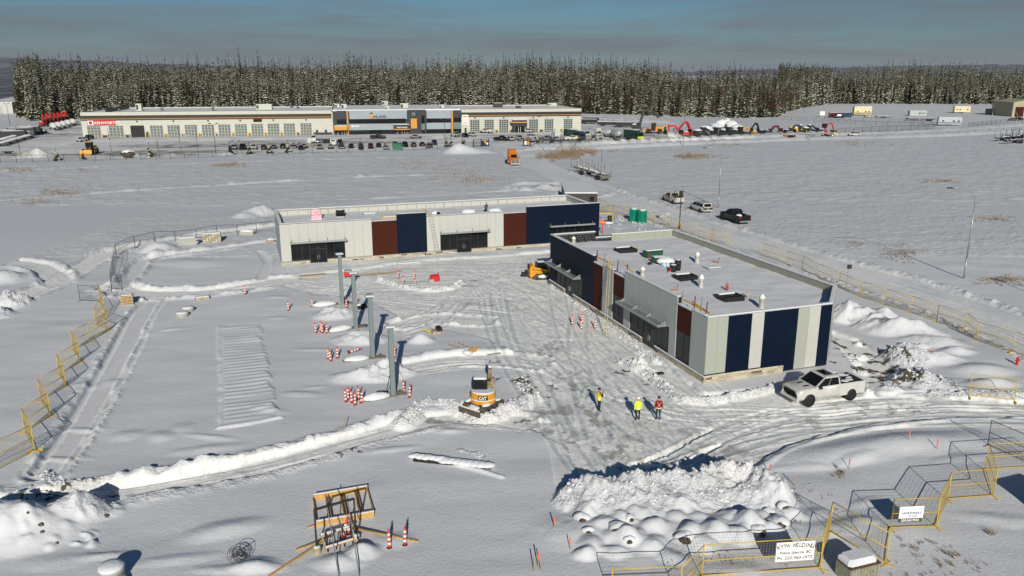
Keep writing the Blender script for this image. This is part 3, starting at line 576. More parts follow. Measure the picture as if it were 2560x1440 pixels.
def spruce(seed, H=20., rad=2.6, snow=.5, levels=17):
    q = random.Random(seed); v = []; f = []; a = []
    for i in range(levels):
        t = i/(levels-1); z0 = H*(.07+.93*t); r = rad*((1-t)**.8*.95+.07)*q.uniform(.8, 1.15); nb = max(4, int(9-4*t))
        for k in range(nb):
            p = 2*PI*(k+q.uniform(-.35, .35))/nb+i*1.7; rr = r*q.uniform(.65, 1.2); z = z0+q.uniform(-.3, .3); dr = rr*q.uniform(.28, .55); w = rr*q.uniform(.34, .5)+.12
            c, s = math.cos(p), math.sin(p); b = len(v)
            v += [(c*.08, s*.08, z), (c*rr*.6-s*w, s*rr*.6+c*w, z-dr*.85), (c*rr, s*rr, z-dr*.75), (c*rr*.6+s*w, s*rr*.6-c*w, z-dr*.85), (c*rr*.6, s*rr*.6, z-dr*.25), (c*rr*.35, s*rr*.35, z-dr*1.25)]
            sn = (snow-.12+.3*t)*q.uniform(.2, 1.3)
            f += [(b, b+1, b+4), (b+1, b+2, b+4), (b+2, b+3, b+4), (b+3, b, b+4), (b+1, b+5, b+2), (b+2, b+5, b+3)]; a += [sn, sn+.1, sn+.1, sn, -.6, -.6]
    v += [(-.25, 0, H*.93), (.25, 0, H*.93), (0, .25, H*.93), (0, 0, H*1.03)]; b = len(v)-4; f += [(b, b+1, b+3), (b+1, b+2, b+3), (b+2, b, b+3)]; a += [0, 0, 0]
    return fmesh('crown', v, f, a, TM)
def aspen(seed, H=15.):
    q = random.Random(seed); v = []; f = []; a = []
    for k in range(110):
        z = H*q.uniform(.25, .9); p = q.uniform(0, 2*PI); L_ = (H-z)*.12+q.uniform(.4, 1.2); w = q.uniform(.03, .08); r0 = q.uniform(0, .6)*(1-z/H)
        c, s = math.cos(p), math.sin(p); up = q.uniform(1., 2.4); b = len(v)
        v += [(c*r0-s*w, s*r0+c*w, z), (c*r0+s*w, s*r0-c*w, z), (c*(r0+L_), s*(r0+L_), z+L_*up), (c*(r0+L_*.6), s*(r0+L_*.6), z+L_*up*.4)]
        f += [(b, b+1, b+2), (b, b+3, b+2)]; sn = q.uniform(0, .8); a += [sn, sn]
    return fmesh('crown', v, f, a, TB)
def trunk_mesh(H, r): return MB().tube([(0, 0, -.8), (0, 0, H*.5), (0, 0, H*.93)], [r, r*.6, r*.12], 6).mesh('trunk', BARK)
KINDS = []
for k, (H, rd_, sn) in enumerate(((20, 2.2, .50), (22, 2.1, .44), (17, 2.1, .52), (24, 2.3, .40), (15, 2.0, .55))): KINDS.append((spruce(20+k, H, rd_, sn, int(H*.85)), trunk_mesh(H, .24), H, 's'))
for k, H in enumerate((15, 18)): KINDS.append((aspen(40+k, H), trunk_mesh(H*1.05, .16), H, 'a'))
def Gt(u, v):
    z = 0.
    for _ in range(12): x, y = G(u, v, z); z = .6*z+.4*float(terrain(np.array([x]), np.array([y]))[0])
    return x, y
EDGE = [Gt(*p) for p in ((52, 296), (75, 305), (120, 298), (205, 300), (330, 297), (500, 295), (760, 293), (1000, 290), (1200, 288), (1350, 287), (1455, 287), (1600, 291), (1720, 294), (1860, 297), (1935, 295), (1965, 280), (2010, 270), (2075, 261), (2250, 261), (2450, 262), (2620, 262), (2800, 262))]
ex = np.array([e[0] for e in EDGE]); ey = np.array([e[1] for e in EDGE]); eo = np.argsort(ex); ex, ey = ex[eo], ey[eo]
fq = random.Random(12); front = []
def kindfor(x, d):
    br = .03+.22*(20 < x < 190 and d < 22)
    if fq.random() < br: return fq.choice((5, 6))
    return fq.choice((0, 0, 1, 2, 2, 3, 4)) if d > 14 else fq.choice((0, 1, 2, 4, 4, 2))
# front rank, tree by tree
def tree_label(kd, x):
    wh = 'behind the cream dealer hall' if x < 40 else 'behind the parked machines' if x < 170 else 'behind the camper storage yard'
    wh = 'beside the red log loaders' if x < -190 else wh
    return (('snow dusted spruce at the forest edge ' if kd == 's' else 'brown leafless tree at the forest edge ')+wh, ('edge spruces ' if kd == 's' else 'edge leafless trees ')+wh)
protos = {}
def place_tree(x, y, k, sc):
    me, tr, H, kd = KINDS[k]; z = float(terrain(np.array([x]), np.array([y]))[0])+.1
    nm = 'spruce_tree' if kd == 's' else 'leafless_tree'
    lb, gp_ = tree_label(kd, x); r = thing(nm, lb, 'tree', (x, y, z), fq.uniform(0, 6.28), gp_); r.scale = (sc*fq.uniform(.9, 1.15), sc*fq.uniform(.9, 1.15), sc)
    c = obj('crown', me, r); obj('trunk', tr, r)
    if k not in protos: protos[k] = c
    return r
x_ = ex[0]; n_tree = 0; taken = []
seglen = np.hypot(np.diff(ex), np.diff(ey)); tot = seglen.sum(); cum = np.concatenate([[0], np.cumsum(seglen)])
def on_edge(s): return np.interp(s, cum, ex), np.interp(s, cum, ey)
KC = {}
for i in range(300):
    s = tot*.965*(i+fq.uniform(.1, .9))/300; x, y = on_edge(s); d = fq.uniform(0, 9); y += d
    k = i if i < 7 else kindfor(x, d)
    place_tree(x+fq.uniform(-1, 1), y, k, fq.uniform(.62, 1.02))
# the wood behind: one mass
pts = []; rot = []; sc = []; ki = []
for i in range(44000):
    d = 4+360*fq.random()**1.7; s = tot*fq.random(); x, y = on_edge(s); x *= (y+d)/y; y += d
    if x < -325-.1*(y-350) and y > 480: continue
    if fq.random() < (d/520.): continue
    pts.append((x, y, float(0))); k = kindfor(x, d); ki.append(k); rot.append((0, 0, fq.uniform(0, 6.28))); sc.append(fq.uniform(.6, 1.1)*(1+.5*float(vnoise(np.array([x]), np.array([y]), 35, 8)[0])))
for i in range(2600):      # valley floor and far woods on the left
    x = fq.uniform(-900, -240); y = fq.uniform(700, 2600)
    if vnoise(np.array([x]), np.array([y]), 160, 5)[0] < -.05 or x < -.75*y: continue
    pts.append((x, y, 0)); ki.append(fq.choice((0, 1, 3, 5))); rot.append((0, 0, fq.uniform(0, 6.28))); sc.append(fq.uniform(.6, .9))
pa = np.array(pts, np.float32); pa[:, 2] = terrain(pa[:, 0], pa[:, 1])-.2
me = bpy.data.meshes.new('forest'); me.vertices.add(len(pa)); me.vertices.foreach_set('co', pa.ravel())
for nm, ty, arr in (('kind_index', 'INT', np.array(ki, np.int32)), ('turn', 'FLOAT_VECTOR', np.array(rot, np.float32).ravel()), ('size', 'FLOAT', np.array(sc, np.float32))):
    a = me.attributes.new(nm, ty, 'POINT'); a.data.foreach_set('vector' if ty == 'FLOAT_VECTOR' else 'value', arr)
forest = stuff(obj('forest', me)); forest['label'] = 'dense snow dusted spruce forest stretching back to the horizon'; forest['category'] = 'forest'
gt = bpy.data.node_groups.new('scatter_trees', 'GeometryNodeTree'); gt.interface.new_socket('Geometry', in_out='INPUT', socket_type='NodeSocketGeometry'); gt.interface.new_socket('Geometry', in_out='OUTPUT', socket_type='NodeSocketGeometry')
gi = nd(gt, 'NodeGroupInput'); go = nd(gt, 'NodeGroupOutput'); ip = nd(gt, 'GeometryNodeInstanceOnPoints'); ip.inputs['Pick Instance'].default_value = True
gti = nd(gt, 'GeometryNodeJoinGeometry')
for k in reversed(range(7)):
    oi = nd(gt, 'GeometryNodeObjectInfo'); oi.inputs['Object'].default_value = protos[k]; oi.inputs['As Instance'].default_value = True; gt.links.new(oi.outputs['Geometry'], gti.inputs[0])
def na(nm, ty):
    n = nd(gt, 'GeometryNodeInputNamedAttribute', data_type=ty); n.inputs[0].default_value = nm; return [o for o in n.outputs if o.enabled][0]
gt.links.new(gi.outputs[0], ip.inputs['Points']); gt.links.new(gti.outputs[0], ip.inputs['Instance']); gt.links.new(na('kind_index', 'INT'), ip.inputs['Instance Index']); gt.links.new(na('turn', 'FLOAT_VECTOR'), ip.inputs['Rotation']); gt.links.new(na('size', 'FLOAT'), ip.inputs['Scale']); gt.links.new(ip.outputs[0], go.inputs[0])
md = forest.modifiers.new('scatter', 'NODES'); md.node_group = gt
# hills: long wooded ridges kilometres off
def hill_mat():
    m = bpy.data.materials.new('wooded_hillside'); m.use_nodes = True; t = m.node_tree; b = t.nodes['Principled BSDF']; l = t.links; b.inputs['Roughness'].default_value = 1
    g = nd(t, 'ShaderNodeNewGeometry'); n = nd(t, 'ShaderNodeTexNoise'); n.inputs['Scale'].default_value = .004; n.inputs['Detail'].default_value = 8; n.inputs['Roughness'].default_value = .7; l.new(g.outputs['Position'], n.inputs['Vector'])
    r = nd(t, 'ShaderNodeValToRGB'); e = r.color_ramp.elements; e[0].position = .45; e[0].color = (.035, .04, .045, 1); e[1].position = .72; e[1].color = (.22, .23, .25, 1); l.new(n.outputs[0], r.inputs[0]); l.new(r.outputs[0], b.inputs['Base Color']); return m
HM = hill_mat()
def hill(name, prof, D, depth, label):
    us = np.linspace(prof[0][0], prof[-1][0], 160); tops = np.interp(us, [p[0] for p in prof], [p[1] for p in prof]); v = []; f = []; rows = 14
    for j in range(rows):
        t = j/(rows-1); y = D+depth*t
        for u, tp in zip(us, tops):
            h = HC+(187-tp)/F*D*1.04; x = (u-1280)/F*(D*1.04); e = math.sin(min(t*1.25, 1)*PI/2)**1.3
            v.append((x*(y/D), y, -12+(h+12)*e+9*e*math.sin(u*.031+j)+7*e*math.sin(u*.09-j*1.3)))
    n = len(us)
    f = [(j*n+i, j*n+i+1, (j+1)*n+i+1, (j+1)*n+i) for j in range(rows-1) for i in range(n-1)]
    me = bpy.data.meshes.new(name); me.from_pydata(v, [], f); me.materials.append(HM); me.polygons.foreach_set('use_smooth', [True]*len(f)); me.update()
    o = obj(name, me); o['kind'] = 'structure'; o['label'] = label
hill('hills', [(-700, 150), (-200, 137), (0, 139), (150, 141), (300, 149), (450, 157), (620, 164), (800, 172), (950, 182), (1100, 188)], 7000, 2600, 'long blue wooded ridge beyond the valley')
hill('hills', [(1500, 188), (1800, 176), (2050, 168), (2250, 163), (2450, 160), (2700, 156), (3100, 160)], 11000, 3000, 'low far wooded ridge on the horizon')
hill('hills', [(-900, 240), (-300, 238), (0, 236), (150, 237), (320, 238), (460, 240), (560, 241)], 900, 6200, 'dark wooded valley floor with snowy clearings')
# ------------------------------------------------------------------ buildings
STONES = [M('ledge_stone_%d' % i, c, .85, var=.2, scale=7, bump=.02) for i, c in enumerate(((.42, .37, .27), (.36, .32, .24), (.30, .25, .18), (.47, .43, .33), (.13, .10, .075)))]
unit = MB().bbox(-.5, .5, -.5, .5, -.5, .5, .06)
UST = [unit.mesh('stone', m) for m in STONES]
def stone_run(parent, p0, d, nrm, s0, s1, z0, z1, courses, ln, seed, joined=None):
    """rows of ledge stones along p0 + d*s, proud along nrm"""
    q = random.Random(seed); hgt_ = (z1-z0)/courses; a = math.atan2(d[1], d[0])
    for c in range(courses):
        s = s0
        while s < s1-.02:
            l = min(q.uniform(.6, 1.4)*ln, s1-s)
            if s1-s-l < ln*.3: l = s1-s
            dp = q.uniform(.10, .17); mi = q.choice((0, 0, 1, 1, 2, 3, 3, 4)) if q.random() < .75 else q.choice((0, 3))
            cx, cy = p0[0]+d[0]*(s+l/2)+nrm[0]*dp/2, p0[1]+d[1]*(s+l/2)+nrm[1]*dp/2
            if joined is None:
                o = obj('stone', UST[mi], parent, (cx, cy, z0+hgt_*(c+.5))); o.scale = (l-.012, dp, hgt_-.012); o.rotation_euler = (0, 0, a)
            else:
                T = Matrix.Translation((cx, cy, z0+hgt_*(c+.5))) @ Matrix.Rotation(a, 4, 'Z') @ Matrix.Diagonal((l-.012, dp, hgt_-.012, 1)); joined[mi].box(-.5, .5, -.5, .5, -.5, .5, T)
            s += l
def panels(parent, axis, off, t, a0, a1, z0, z1, mat, w=1.15, name='wall_panel'):
    """cladding split into upright panels with fine joints; axis 'x' runs along x at y=off..off-t, 'y' runs along y at x=off..off-t"""
    n = max(1, round((a1-a0)/w)); st = (a1-a0)/n
    for i in range(n):
        b0, b1 = a0+i*st+.006, a0+(i+1)*st-.006
        m = MB()
        if axis == 'x': m.bbox(b0, b1, off-t, off, z0, z1, .008)
        else: m.bbox(off-t, off, b0, b1, z0, z1, .008)
        m.build(name, mat, parent)
def bxp(parent, name, mat, *a): return MB().box(*a).build(name, mat, parent)
def snow_grid(parent, name, poly_x, poly_y, z, amp, seed, n=(40, 60), inside=None, extra=None):
    xs = np.linspace(*poly_x, n[0]); ys_ = np.linspace(*poly_y, n[1]); X, Y = np.meshgrid(xs, ys_, indexing='ij')
    Z = z+amp*fbm(X, Y, 3.2, 4, seed)+amp*.6*fbm(X*.5, Y, 1.2, 2, seed+4)
    if extra is not None: Z = Z+extra(X, Y)
    v = np.stack([X, Y, Z], -1).reshape(-1, 3); f = []
    for i in range(n[0]-1):
        for j in range(n[1]-1):
            if inside is None or inside((xs[i]+xs[i+1])/2, (ys_[j]+ys_[j+1])/2): f.append((i*n[1]+j, (i+1)*n[1]+j, (i+1)*n[1]+j+1, i*n[1]+j+1))
    me = bpy.data.meshes.new(name); me.from_pydata(v.tolist(), [], f); me.polygons.foreach_set('use_smooth', [True]*len(f)); me.materials.append(SNOW); me.update(); return obj(name, me, parent)
def glazing(parent, axis, off, a0, a1, z0, z1, n, door=None, glass=None, dz=0., sign=-1, dglass=None):
    """frame bars and one pane per bay; bays inside door=(d0,d1) run down to dz as door leaves"""
    glass = glass or GLASS
    edges = [a0+(a1-a0)*i/n for i in range(n+1)]
    if door: edges = sorted([e for e in edges if e < door[0]-.3 or e > door[1]+.3]+[door[0], (door[0]+door[1])/2, door[1]])
    def bb(m, b0, b1, d0, d1, h0, h1):
        lo, hi = sorted((off+sign*d0, off+sign*d1))
        return m.box(b0, b1, lo, hi, h0, h1) if axis == 'x' else m.box(lo, hi, b0, b1, h0, h1)
    fr = MB(); bb(fr, a0, a1, -.09, .032, z1-.07, z1)
    for e0, e1 in zip(edges[:-1], edges[1:]):
        isd = door and e0 >= door[0]-.01 and e1 <= door[1]+.01; b = dz if isd else z0
        for e in (e0, e1): bb(fr, e-.035, e+.035, -.08+(e == e1)*.003, .03-(e == e1)*.003, b, z1-.07)
        bb(fr, e0+.035, e1-.035, -.085, .027, b, b+.08)
        p = MB(); bb(p, e0+.035, e1-.035, -.04, -.02, b+.08, z1-.07)
        if isd:
            d = p.build('door', dglass or GGLASS, parent); h = MB(); bb(h, e1-.16 if e0 == door[0] else e0+.12, e1-.12 if e0 == door[0] else e0+.16, -.02, .06, b+.8, b+1.3); h.build('handle', STEEL, d)
            bb(fr, e0+.035, e1-.035, -.084, .026, b+2.05, b+2.13)
        else: p.build('window', glass, parent)
    fr.build('window_frame', DARK, parent)
def canopy(parent, axis, a0, a1, z, out_=.95, sign=-1, n=4):
    m = MB()
    def bb(b0, b1, d0, d1, h0, h1):
        lo, hi = sorted((sign*d0, sign*d1)); m.box(b0, b1, lo, hi, h0, h1) if axis == 'x' else m.box(lo, hi, b0, b1, h0, h1)
    bb(a0, a1, out_-.06, out_, z-.04, z+.2)
    for e in (a0, a1-.08): bb(e, e+.08, .09, out_-.06, z-.03, z+.17)
    for i in range(1, 7): d = .1+(out_-.2)*i/7; bb(a0+.08, a1-.08, d, d+.05, z, z+.09)
    m.build('canopy', STEEL, parent)
    for i in range(n):
        e = a0+.2+(a1-a0-.4)*i/(n-1); g = MB()
        pr = [(sign*.09, z+.18), (sign*.09, z+.42), (sign*.5, z+.20)] if False else [(.09, z+.1), (.09, z+.45), (out_*.8, z+.1)]
        if axis == 'x': g.prism([(p[0], p[1]) for p in pr], -.02, .02, Matrix.Translation((e, 0, 0)) @ Matrix(((0, 1, 0, 0), (sign, 0, 0, 0), (0, 0, 1, 0), (0, 0, 0, 1))))
        else: g.prism([(sign*p[0], p[1]) for p in pr], e-.02, e+.02)
        g.build('canopy_bracket', STEEL, parent)
def capsnow(parent, x0, x1, y0, y1, z, name='parapet_cap'):
    bxp(parent, name, CAP, x0-.03, x1+.03, y0-.03, y1+.03, z, z+.05)
    MB().bbox(x0+.01, x1-.01, y0+.01, y1-.01, z+.05, z+.12, .04).build('snow_cap', SNOW, parent)
# ---- right hand unit
TH1 = .335; X1, Y1 = 15.287, 59.363; RZ = 5.0
b1 = thing('retail_building', 'single storey retail unit with navy, white and sage striped end wall and snowy roof', 'building', (X1, Y1, 0), TH1)
PL1 = [(.1, .1), (11.9, .1), (16.18, 4.66), (16.18, 32.9), (.1, 32.9)]
MB().plan(PL1, -.3, RZ-.12).build('wall', DARK, b1)
# end wall strips
for a, b, m in ((0, 1.9, LGREEN), (1.9, 4.1, NAVY), (4.1, 5.27, WHITE), (5.27, 7.5, NAVY), (7.5, 8.55, NAVY), (8.55, 9.65, LGREEN), (9.65, 10.77, WHITE), (10.77, 11.92, NAVY)):
    panels(b1, 'x', .1, .1, a, b, .95 if b <= 7.5 else .36, 5.66, m)
bxp(b1, 'base_trim', NAVY, 0, 7.5, -.02, .09, .86, .945)
stone_run(b1, (0, .1), (1, 0), (0, -1), -.1, 7.5, -.1, .86, 5, .72, 1); bxp(b1, 'stone_backing', STONES[2], 0, 7.48, .0, .09, -.2, .84)
# chamfered corner
Tc = Matrix.Translation((11.92, 0, 0)) @ Matrix.Rotation(math.atan2(4.63, 4.36), 4, 'Z'); LC = math.hypot(4.36, 4.63)
for i in range(5): MB().bbox(i*LC/5+.006, (i+1)*LC/5-.006, 0, .1, .36, 5.66, .008, Tc).build('wall_panel', GREY, b1)
panels(b1, 'y', 16.28, .09, 4.7, 33, .36, 5.66, GREY, 2.2); panels(b1, 'x', 33, .09, 0, 16.2, .36, 5.6, NAVY, 2.2)
# parapets (upright liners inside) and caps
bxp(b1, 'parapet', LGREEN, 0.02, 11.95, .1, .36, RZ-.15, 5.66); MB().box(.05, LC-.05, .1, .36, RZ-.15, 5.66, Tc).build('parapet', LGREEN, b1)
PARIN = M('parapet_liner', (.30, .31, .25), .5, var=.06, scale=1)
panels(b1, 'y', 16.19, .26, 4.9, 32.7, RZ-.15, 5.66, PARIN, 1.25, 'parapet'); panels(b1, 'x', 32.96, .26, 7.7, 15.9, RZ-.15, 5.66, PARIN, 1.25, 'parapet')
bxp(b1, 'parapet', DARKM, .4, 5.6, 32.66, 32.98, RZ-.15, 6.12); bxp(b1, 'parapet', DARKM, 5.6, 7.7, 32.7, 32.97, RZ-.15, 5.40)
d_ = MB()
for i in range(26):
    for j in range(4):
        if (j == 0) or (i*7+j*3) % 5 < 2: d_.cyl((.7+i*.188, 32.655, 5.15+.29*(3-j)), .035, -.012, 6, axis='y')
for i in range(9): d_.cyl((5.7+i*.22, 32.695, 5.3), .035, -.012, 6, axis='y')
stuff(d_.build('membrane_fasteners', REFL, b1))
capsnow(b1, -.02, 11.93, -.02, .36, 5.67); capsnow(b1, 15.92, 16.3, 4.75, 33.02, 5.67); capsnow(b1, 7.7, 15.9, 32.68, 33.02, 5.67); capsnow(b1, .36, 5.6, 32.64, 33.02, 6.13); capsnow(b1, 5.62, 7.68, 32.66, 33.0, 5.41)
m_ = MB().box(-.02, LC+.02, -.03, .38, 5.665, 5.715, Tc).build('parapet_cap', CAP, b1); MB().bbox(0, LC, 0, .35, 5.715, 5.785, .04, Tc).build('snow_cap', SNOW, b1)
# long side
def seg1(a, b, z0, z1, m, off=.1, t=.1, w=1.2): panels(b1, 'y', off, t, a, b, z0, z1, m, w)
NV, = (NAVY,)
seg1(31.3, 33, .78, 6.12, NV); seg1(21.25, 23.9, .78, 6.12, NV); seg1(23.9, 31.3, 2.98, 6.12, NV)
seg1(18.97, 21.23, .8, 5.46, BROWN, .1, .06, 3); seg1(16.62, 18.95, .8, 5.66, GREY); seg1(14.22, 16.6, 3.3, 5.42, BROWN, .1, .06, 3)
seg1(4.62, 14.2, 3.18, 6.12, GREY); seg1(12.92, 14.2, .85, 3.17, GREY); seg1(4.62, 5.72, .85, 3.17, GREY)
seg1(2.36, 4.6, 3.35, 5.52, BROWN, .1, .06, 3); seg1(.02, 2.34, .85, 5.66, GREY)
for a, b, z in ((21.25, 33, 6.13), (4.62, 14.2, 6.13)):
    bxp(b1, 'parapet', DARKM, .1, .38, a, b-.38, RZ-.15, 6.12); capsnow(b1, 0, .38, a, b, z)
for a, b, z in ((18.97, 21.2, 5.47), (16.62, 18.95, 5.67), (14.22, 16.6, 5.43), (2.36, 4.6, 5.53), (.4, 2.34, 5.67)): bxp(b1, 'parapet', DARKM, .1, .34, a, b, RZ-.15, z-.01); capsnow(b1, .02, .34, a+.04, b-.04, z)
glazing(b1, 'y', .1, 23.92, 31.28, .78, 2.96, 6, (26.15, 28.5), dz=.05); glazing(b1, 'y', .1, 14.24, 16.58, .95, 3.28, 2); glazing(b1, 'y', .1, 5.74, 12.9, .87, 3.16, 5, (8.05, 10.4), dz=.05); glazing(b1, 'y', .1, 2.38, 4.58, .95, 3.33, 2)
for a, b in ((28.55, 33.1), (10.45, 26.1), (-.1, 8.0)):
    stone_run(b1, (.1, 0), (0, 1), (-1, 0), a, b, -.1, .70, 4, 1.0, int(a*3+50)); bxp(b1, 'stone_backing', STONES[2], .02, .09, a+.01, b-.01, -.2, .69)
    bxp(b1, 'sill', CONC, -.12, .09, a, b, .70, .775); MB().bbox(-.11, .0, a+.04, b-.04, .775, .86, .04).build('snow_cap', SNOW, b1)
canopy(b1, 'y', 24., 32.4, 3.02, n=4); canopy(b1, 'y', 6., 14.1, 3.2, n=4)
def dimples(X, Y): return .05*np.exp(-((X-9)**2+(Y-15)**2)/14)+.05*np.exp(-((X-13.5)**2+(Y-19)**2)/6)*np.abs(fbm(X, Y, .8, 2, 3))*3
snow_grid(b1, 'roof_snow', (.36, 15.92), (.36, 32.66), RZ+.02, .09, 5, (70, 120), lambda x, y: x-y*.92 < 11.4, dimples)
def roof1(u, v): x, y = G(u, v, RZ+.05); dx, dy = x-X1, y-Y1; c, s = math.cos(TH1), math.sin(TH1); return dx*c+dy*s, -dx*s+dy*c
def wl(x, y, z=0): c, s = math.cos(TH1), math.sin(TH1); return (X1+x*c-y*s, Y1+x*s+y*c, z)
PVC = M('white_vent_pipe', (.78, .76, .70), .4, var=.05); STRAP = M('strap', (.3, .22, .08), .6)
for u, v, h in ((1742.7, 656, 1.15), (1606, 691, 1.0), (1752.4, 718.5, 1.25), (1903.6, 769, 1.2), (1434, 607.5, .8)):
    x, y = roof1(u, v); p = MB().lathe([(.23, -.1), (.23, h*.72), (.27, h*.73), (.27, h*.8), (.12, h*.97), (.05, h)], 12, (x, y, RZ)).build('roof_vent', PVC, b1)
    MB().lathe([(.236, h*.5), (.236, h*.53)], 12, (x, y, RZ)).build('strap', STRAP, p); MB().blob((x, y, RZ+h*.99), .12, .12, .07, 3, .1).build('snow_cap', SNOW, p)
for u, v, w, l, rz in ((1564.6, 629, 2.1, 1.5, 0), (1714.5, 697, 1.9, 1.3, 0), (1825.8, 748, 2.0, 1.35, 0)):
    x, y = roof1(u, v); k = MB()
    for a in ((x-w/2, x+w/2, y-l/2, y-l/2+.1), (x-w/2, x+w/2, y+l/2-.1, y+l/2), (x-w/2, x-w/2+.1, y-l/2+.1, y+l/2-.1), (x+w/2-.1, x+w/2, y-l/2+.1, y+l/2-.1)): k.box(*a, RZ-.1, RZ+.42)
    k.box(x-.04, x+.04, y-l/2+.1, y+l/2-.1, RZ+.3, RZ+.4); k.box(x-w/2+.1, x+w/2-.1, y-.04, y+.04, RZ+.29, RZ+.39)
    o = k.build('roof_hatch_curb', DARKM, b1); bxp(o, 'liner', GLASS, x-w/2+.1, x+w/2-.1, y-l/2+.1, y+l/2-.1, RZ+.02, RZ+.22)
    MB().bbox(x-w/2+.1, x+w*.35, y+l/2-.35, y+l/2+.25, RZ+.42, RZ+.55, .06).build('snow_cap', SNOW, o)
x, y = roof1(1781, 670); MB().bbox(x-.75, x+.75, y-.55, y+.55, RZ-.1, RZ+.17, .03).build('roof_hatch', STEEL, b1); MB().bbox(x-.7, x+.7, y-.5, y+.5, RZ+.172, RZ+.24, .04).build('snow_cap', SNOW, b1)
# things left lying on the roof
GRN = M('green_painted_steel', (.012, .075, .045), .45)
x, y = roof1(1632, 641); k = thing('job_box', 'dark green tool chest with snow on its lid, the larger of two on the roof', 'tool chest', wl(x, y, RZ), TH1+.05); MB().bbox(-1.0, 1.0, -.45, .45, 0, .78, .03).build('chest', GRN, k); MB().box(-1.02, 1.02, -.47, .47, .70, .74).build('lid_rim', DARK, k); MB().bbox(-.98, .98, -.44, .44, .782, .87, .05).build('snow_cap', SNOW, k)
x, y = roof1(1647, 655); k = thing('job_box', 'lower dark green tool chest beside the snowy tarp heap', 'tool chest', wl(x, y, RZ), TH1-.1); MB().bbox(-.7, .7, -.4, .4, 0, .62, .03).build('chest', GRN, k); MB().box(-.72, .72, -.42, .42, .55, .59).build('lid_rim', DARK, k); MB().bbox(-.66, .66, -.36, .36, .622, .7, .05).build('snow_cap', SNOW, k)
TARP = M('blue_white_wrap', (.55, .66, .78), .5, var=.3, scale=5)
x, y = roof1(1668, 662); k = thing('tarp_heap', 'snow covered heap of blue and white wrapped bundles on the roof', 'tarp heap', wl(x, y, RZ), TH1)
MB().blob((0, .35, .3), .95, .7, .5, 4, .2, 14, 8, .5).build('snow_cap', SNOW, k)
for i in range(4): MB().blob((-.7+i*.42, -.35, .2), .18, .55, .2, i, .2).build('wrapped_bundle', TARP, k)
for u, v, h, lb in ((1694, 676, 1.15, 'tall black plastic drum with snow on its lid'), (1683, 679, .75, 'short black plastic drum beside a red pump')):
    x, y = roof1(u, v); k = thing('drum', lb, 'drum', wl(x, y, RZ)); MB().lathe([(.29, 0), (.3, h*.3), (.33, h*.33), (.31, h*.36), (.31, h*.64), (.34, h*.67), (.31, h*.7), (.32, h)], 14).build('barrel', BLACK, k); MB().blob((0, 0, h), .28, .28, .08, 2, .1, flat=.2).build('snow_cap', SNOW, k)
x, y = roof1(1677, 679); k = thing('pump', 'small red pump with hose in front of the black drums', 'pump', wl(x, y, RZ+.05), .4); MB().bbox(-.18, .18, -.14, .14, 0, .42, .05).build('motor', RED, k); MB().tube([(-.1, 0, .2), (-.35, -.1, .3), (-.5, -.2, .05), (-.7, -.3, .03)], .03).build('hose', BLACK, k)
x, y = roof1(1626, 661); k = thing('hand_truck', 'two wheeled red hand truck standing in front of the green chests', 'hand truck', wl(x, y, RZ+.05), .9)
for s in (-.2, .2): MB().tube([(s, 0, .12), (s, .12, 1.15)], .018).build('rail', RED, k); MB().cyl((s-.03, .06, .13), .13, .06, 10, axis='x').build('wheel', BLACK, k)
MB().box(-.22, .22, -.22, 0, .02, .05).build('toe_plate', STEEL, k)
x, y = roof1(1817.7, 727); k = thing('fire_extinguisher', 'red fire extinguisher standing behind a roof opening', 'extinguisher', wl(x, y, RZ+.1)); MB().lathe([(.1, 0), (.11, .05), (.11, .5), (.05, .6), (.04, .66)], 10).build('cylinder', RED, k); MB().tube([(0, 0, .64), (-.14, 0, .72), (-.2, 0, .5), (-.16, 0, .2)], .015).build('hose', BLACK, k)
for u, v, lb in ((1792, 657, 'orange tangle of straps on the snowy roof, beside the flat hatch'), (1688, 727, 'small orange fall arrest anchor at the roof edge')):
    x, y = roof1(u, v); k = thing('roof_anchor', lb, 'anchor', wl(x, y, RZ+.05)); mm = MB(); qq = random.Random(int(u))
    for i in range(9): a = qq.uniform(0, 6.28); l = qq.uniform(.2, .45); mm.bar((0, 0, .15), (l*math.cos(a), l*math.sin(a), qq.uniform(0, .3)), .06, .03)
    mm.build('straps', CAT, k); MB().bar((.1, 0, 0), (.25, 0, .6), .04).build('post', DARK, k)
for u, v, lb in ((1596, 627, 'small grey timber stand beside the rear roof opening'), (1728, 690, 'short grey post stand beside the middle roof opening'), (1869, 742, 'grey post with brace beside the front roof opening')):
    x, y = roof1(u, v); k = thing('warning_stand', lb, 'stand', wl(x, y, RZ+.02)); MB().box(-.08, .08, -.03, .03, 0, .55).build('board', WOODG, k); MB().bar((0, 0, .5), (-.6, .05, .05), .04).build('brace', WOODG, k)
DRED = M('dark_red_post', (.13, .012, .014), .5)
def guardrail(lb, posts, rails):
    k = thing('guardrail', lb, 'guardrail', wl(0, 0, 0), TH1)
    for i, (y, c, dx) in enumerate(posts): MB().bar((.25+dx, y, RZ+.1), (.3+dx, y-.06, RZ+1.75), .07).build('post', c, k); MB().box(.18+dx, .42+dx, y-.12, y+.12, RZ+.35, RZ+.45).build('clamp', DARK, k)
    for a, b in rails: MB().bar(a, b, .04, .12).build('rail', YEL, k)
guardrail('temporary roof edge guardrail with yellow rails above the dark brown panel by the ladder', [(21.0, DRED, 0), (19.2, STEEL, 0), (16.3, DRED, 0), (14.5, DRED, .1)], [((.42, 21, RZ+1.0), (.42, 17.3, RZ+.95)), ((.5, 15.6, RZ+1.6), (.9, 13.0, RZ+.7))])
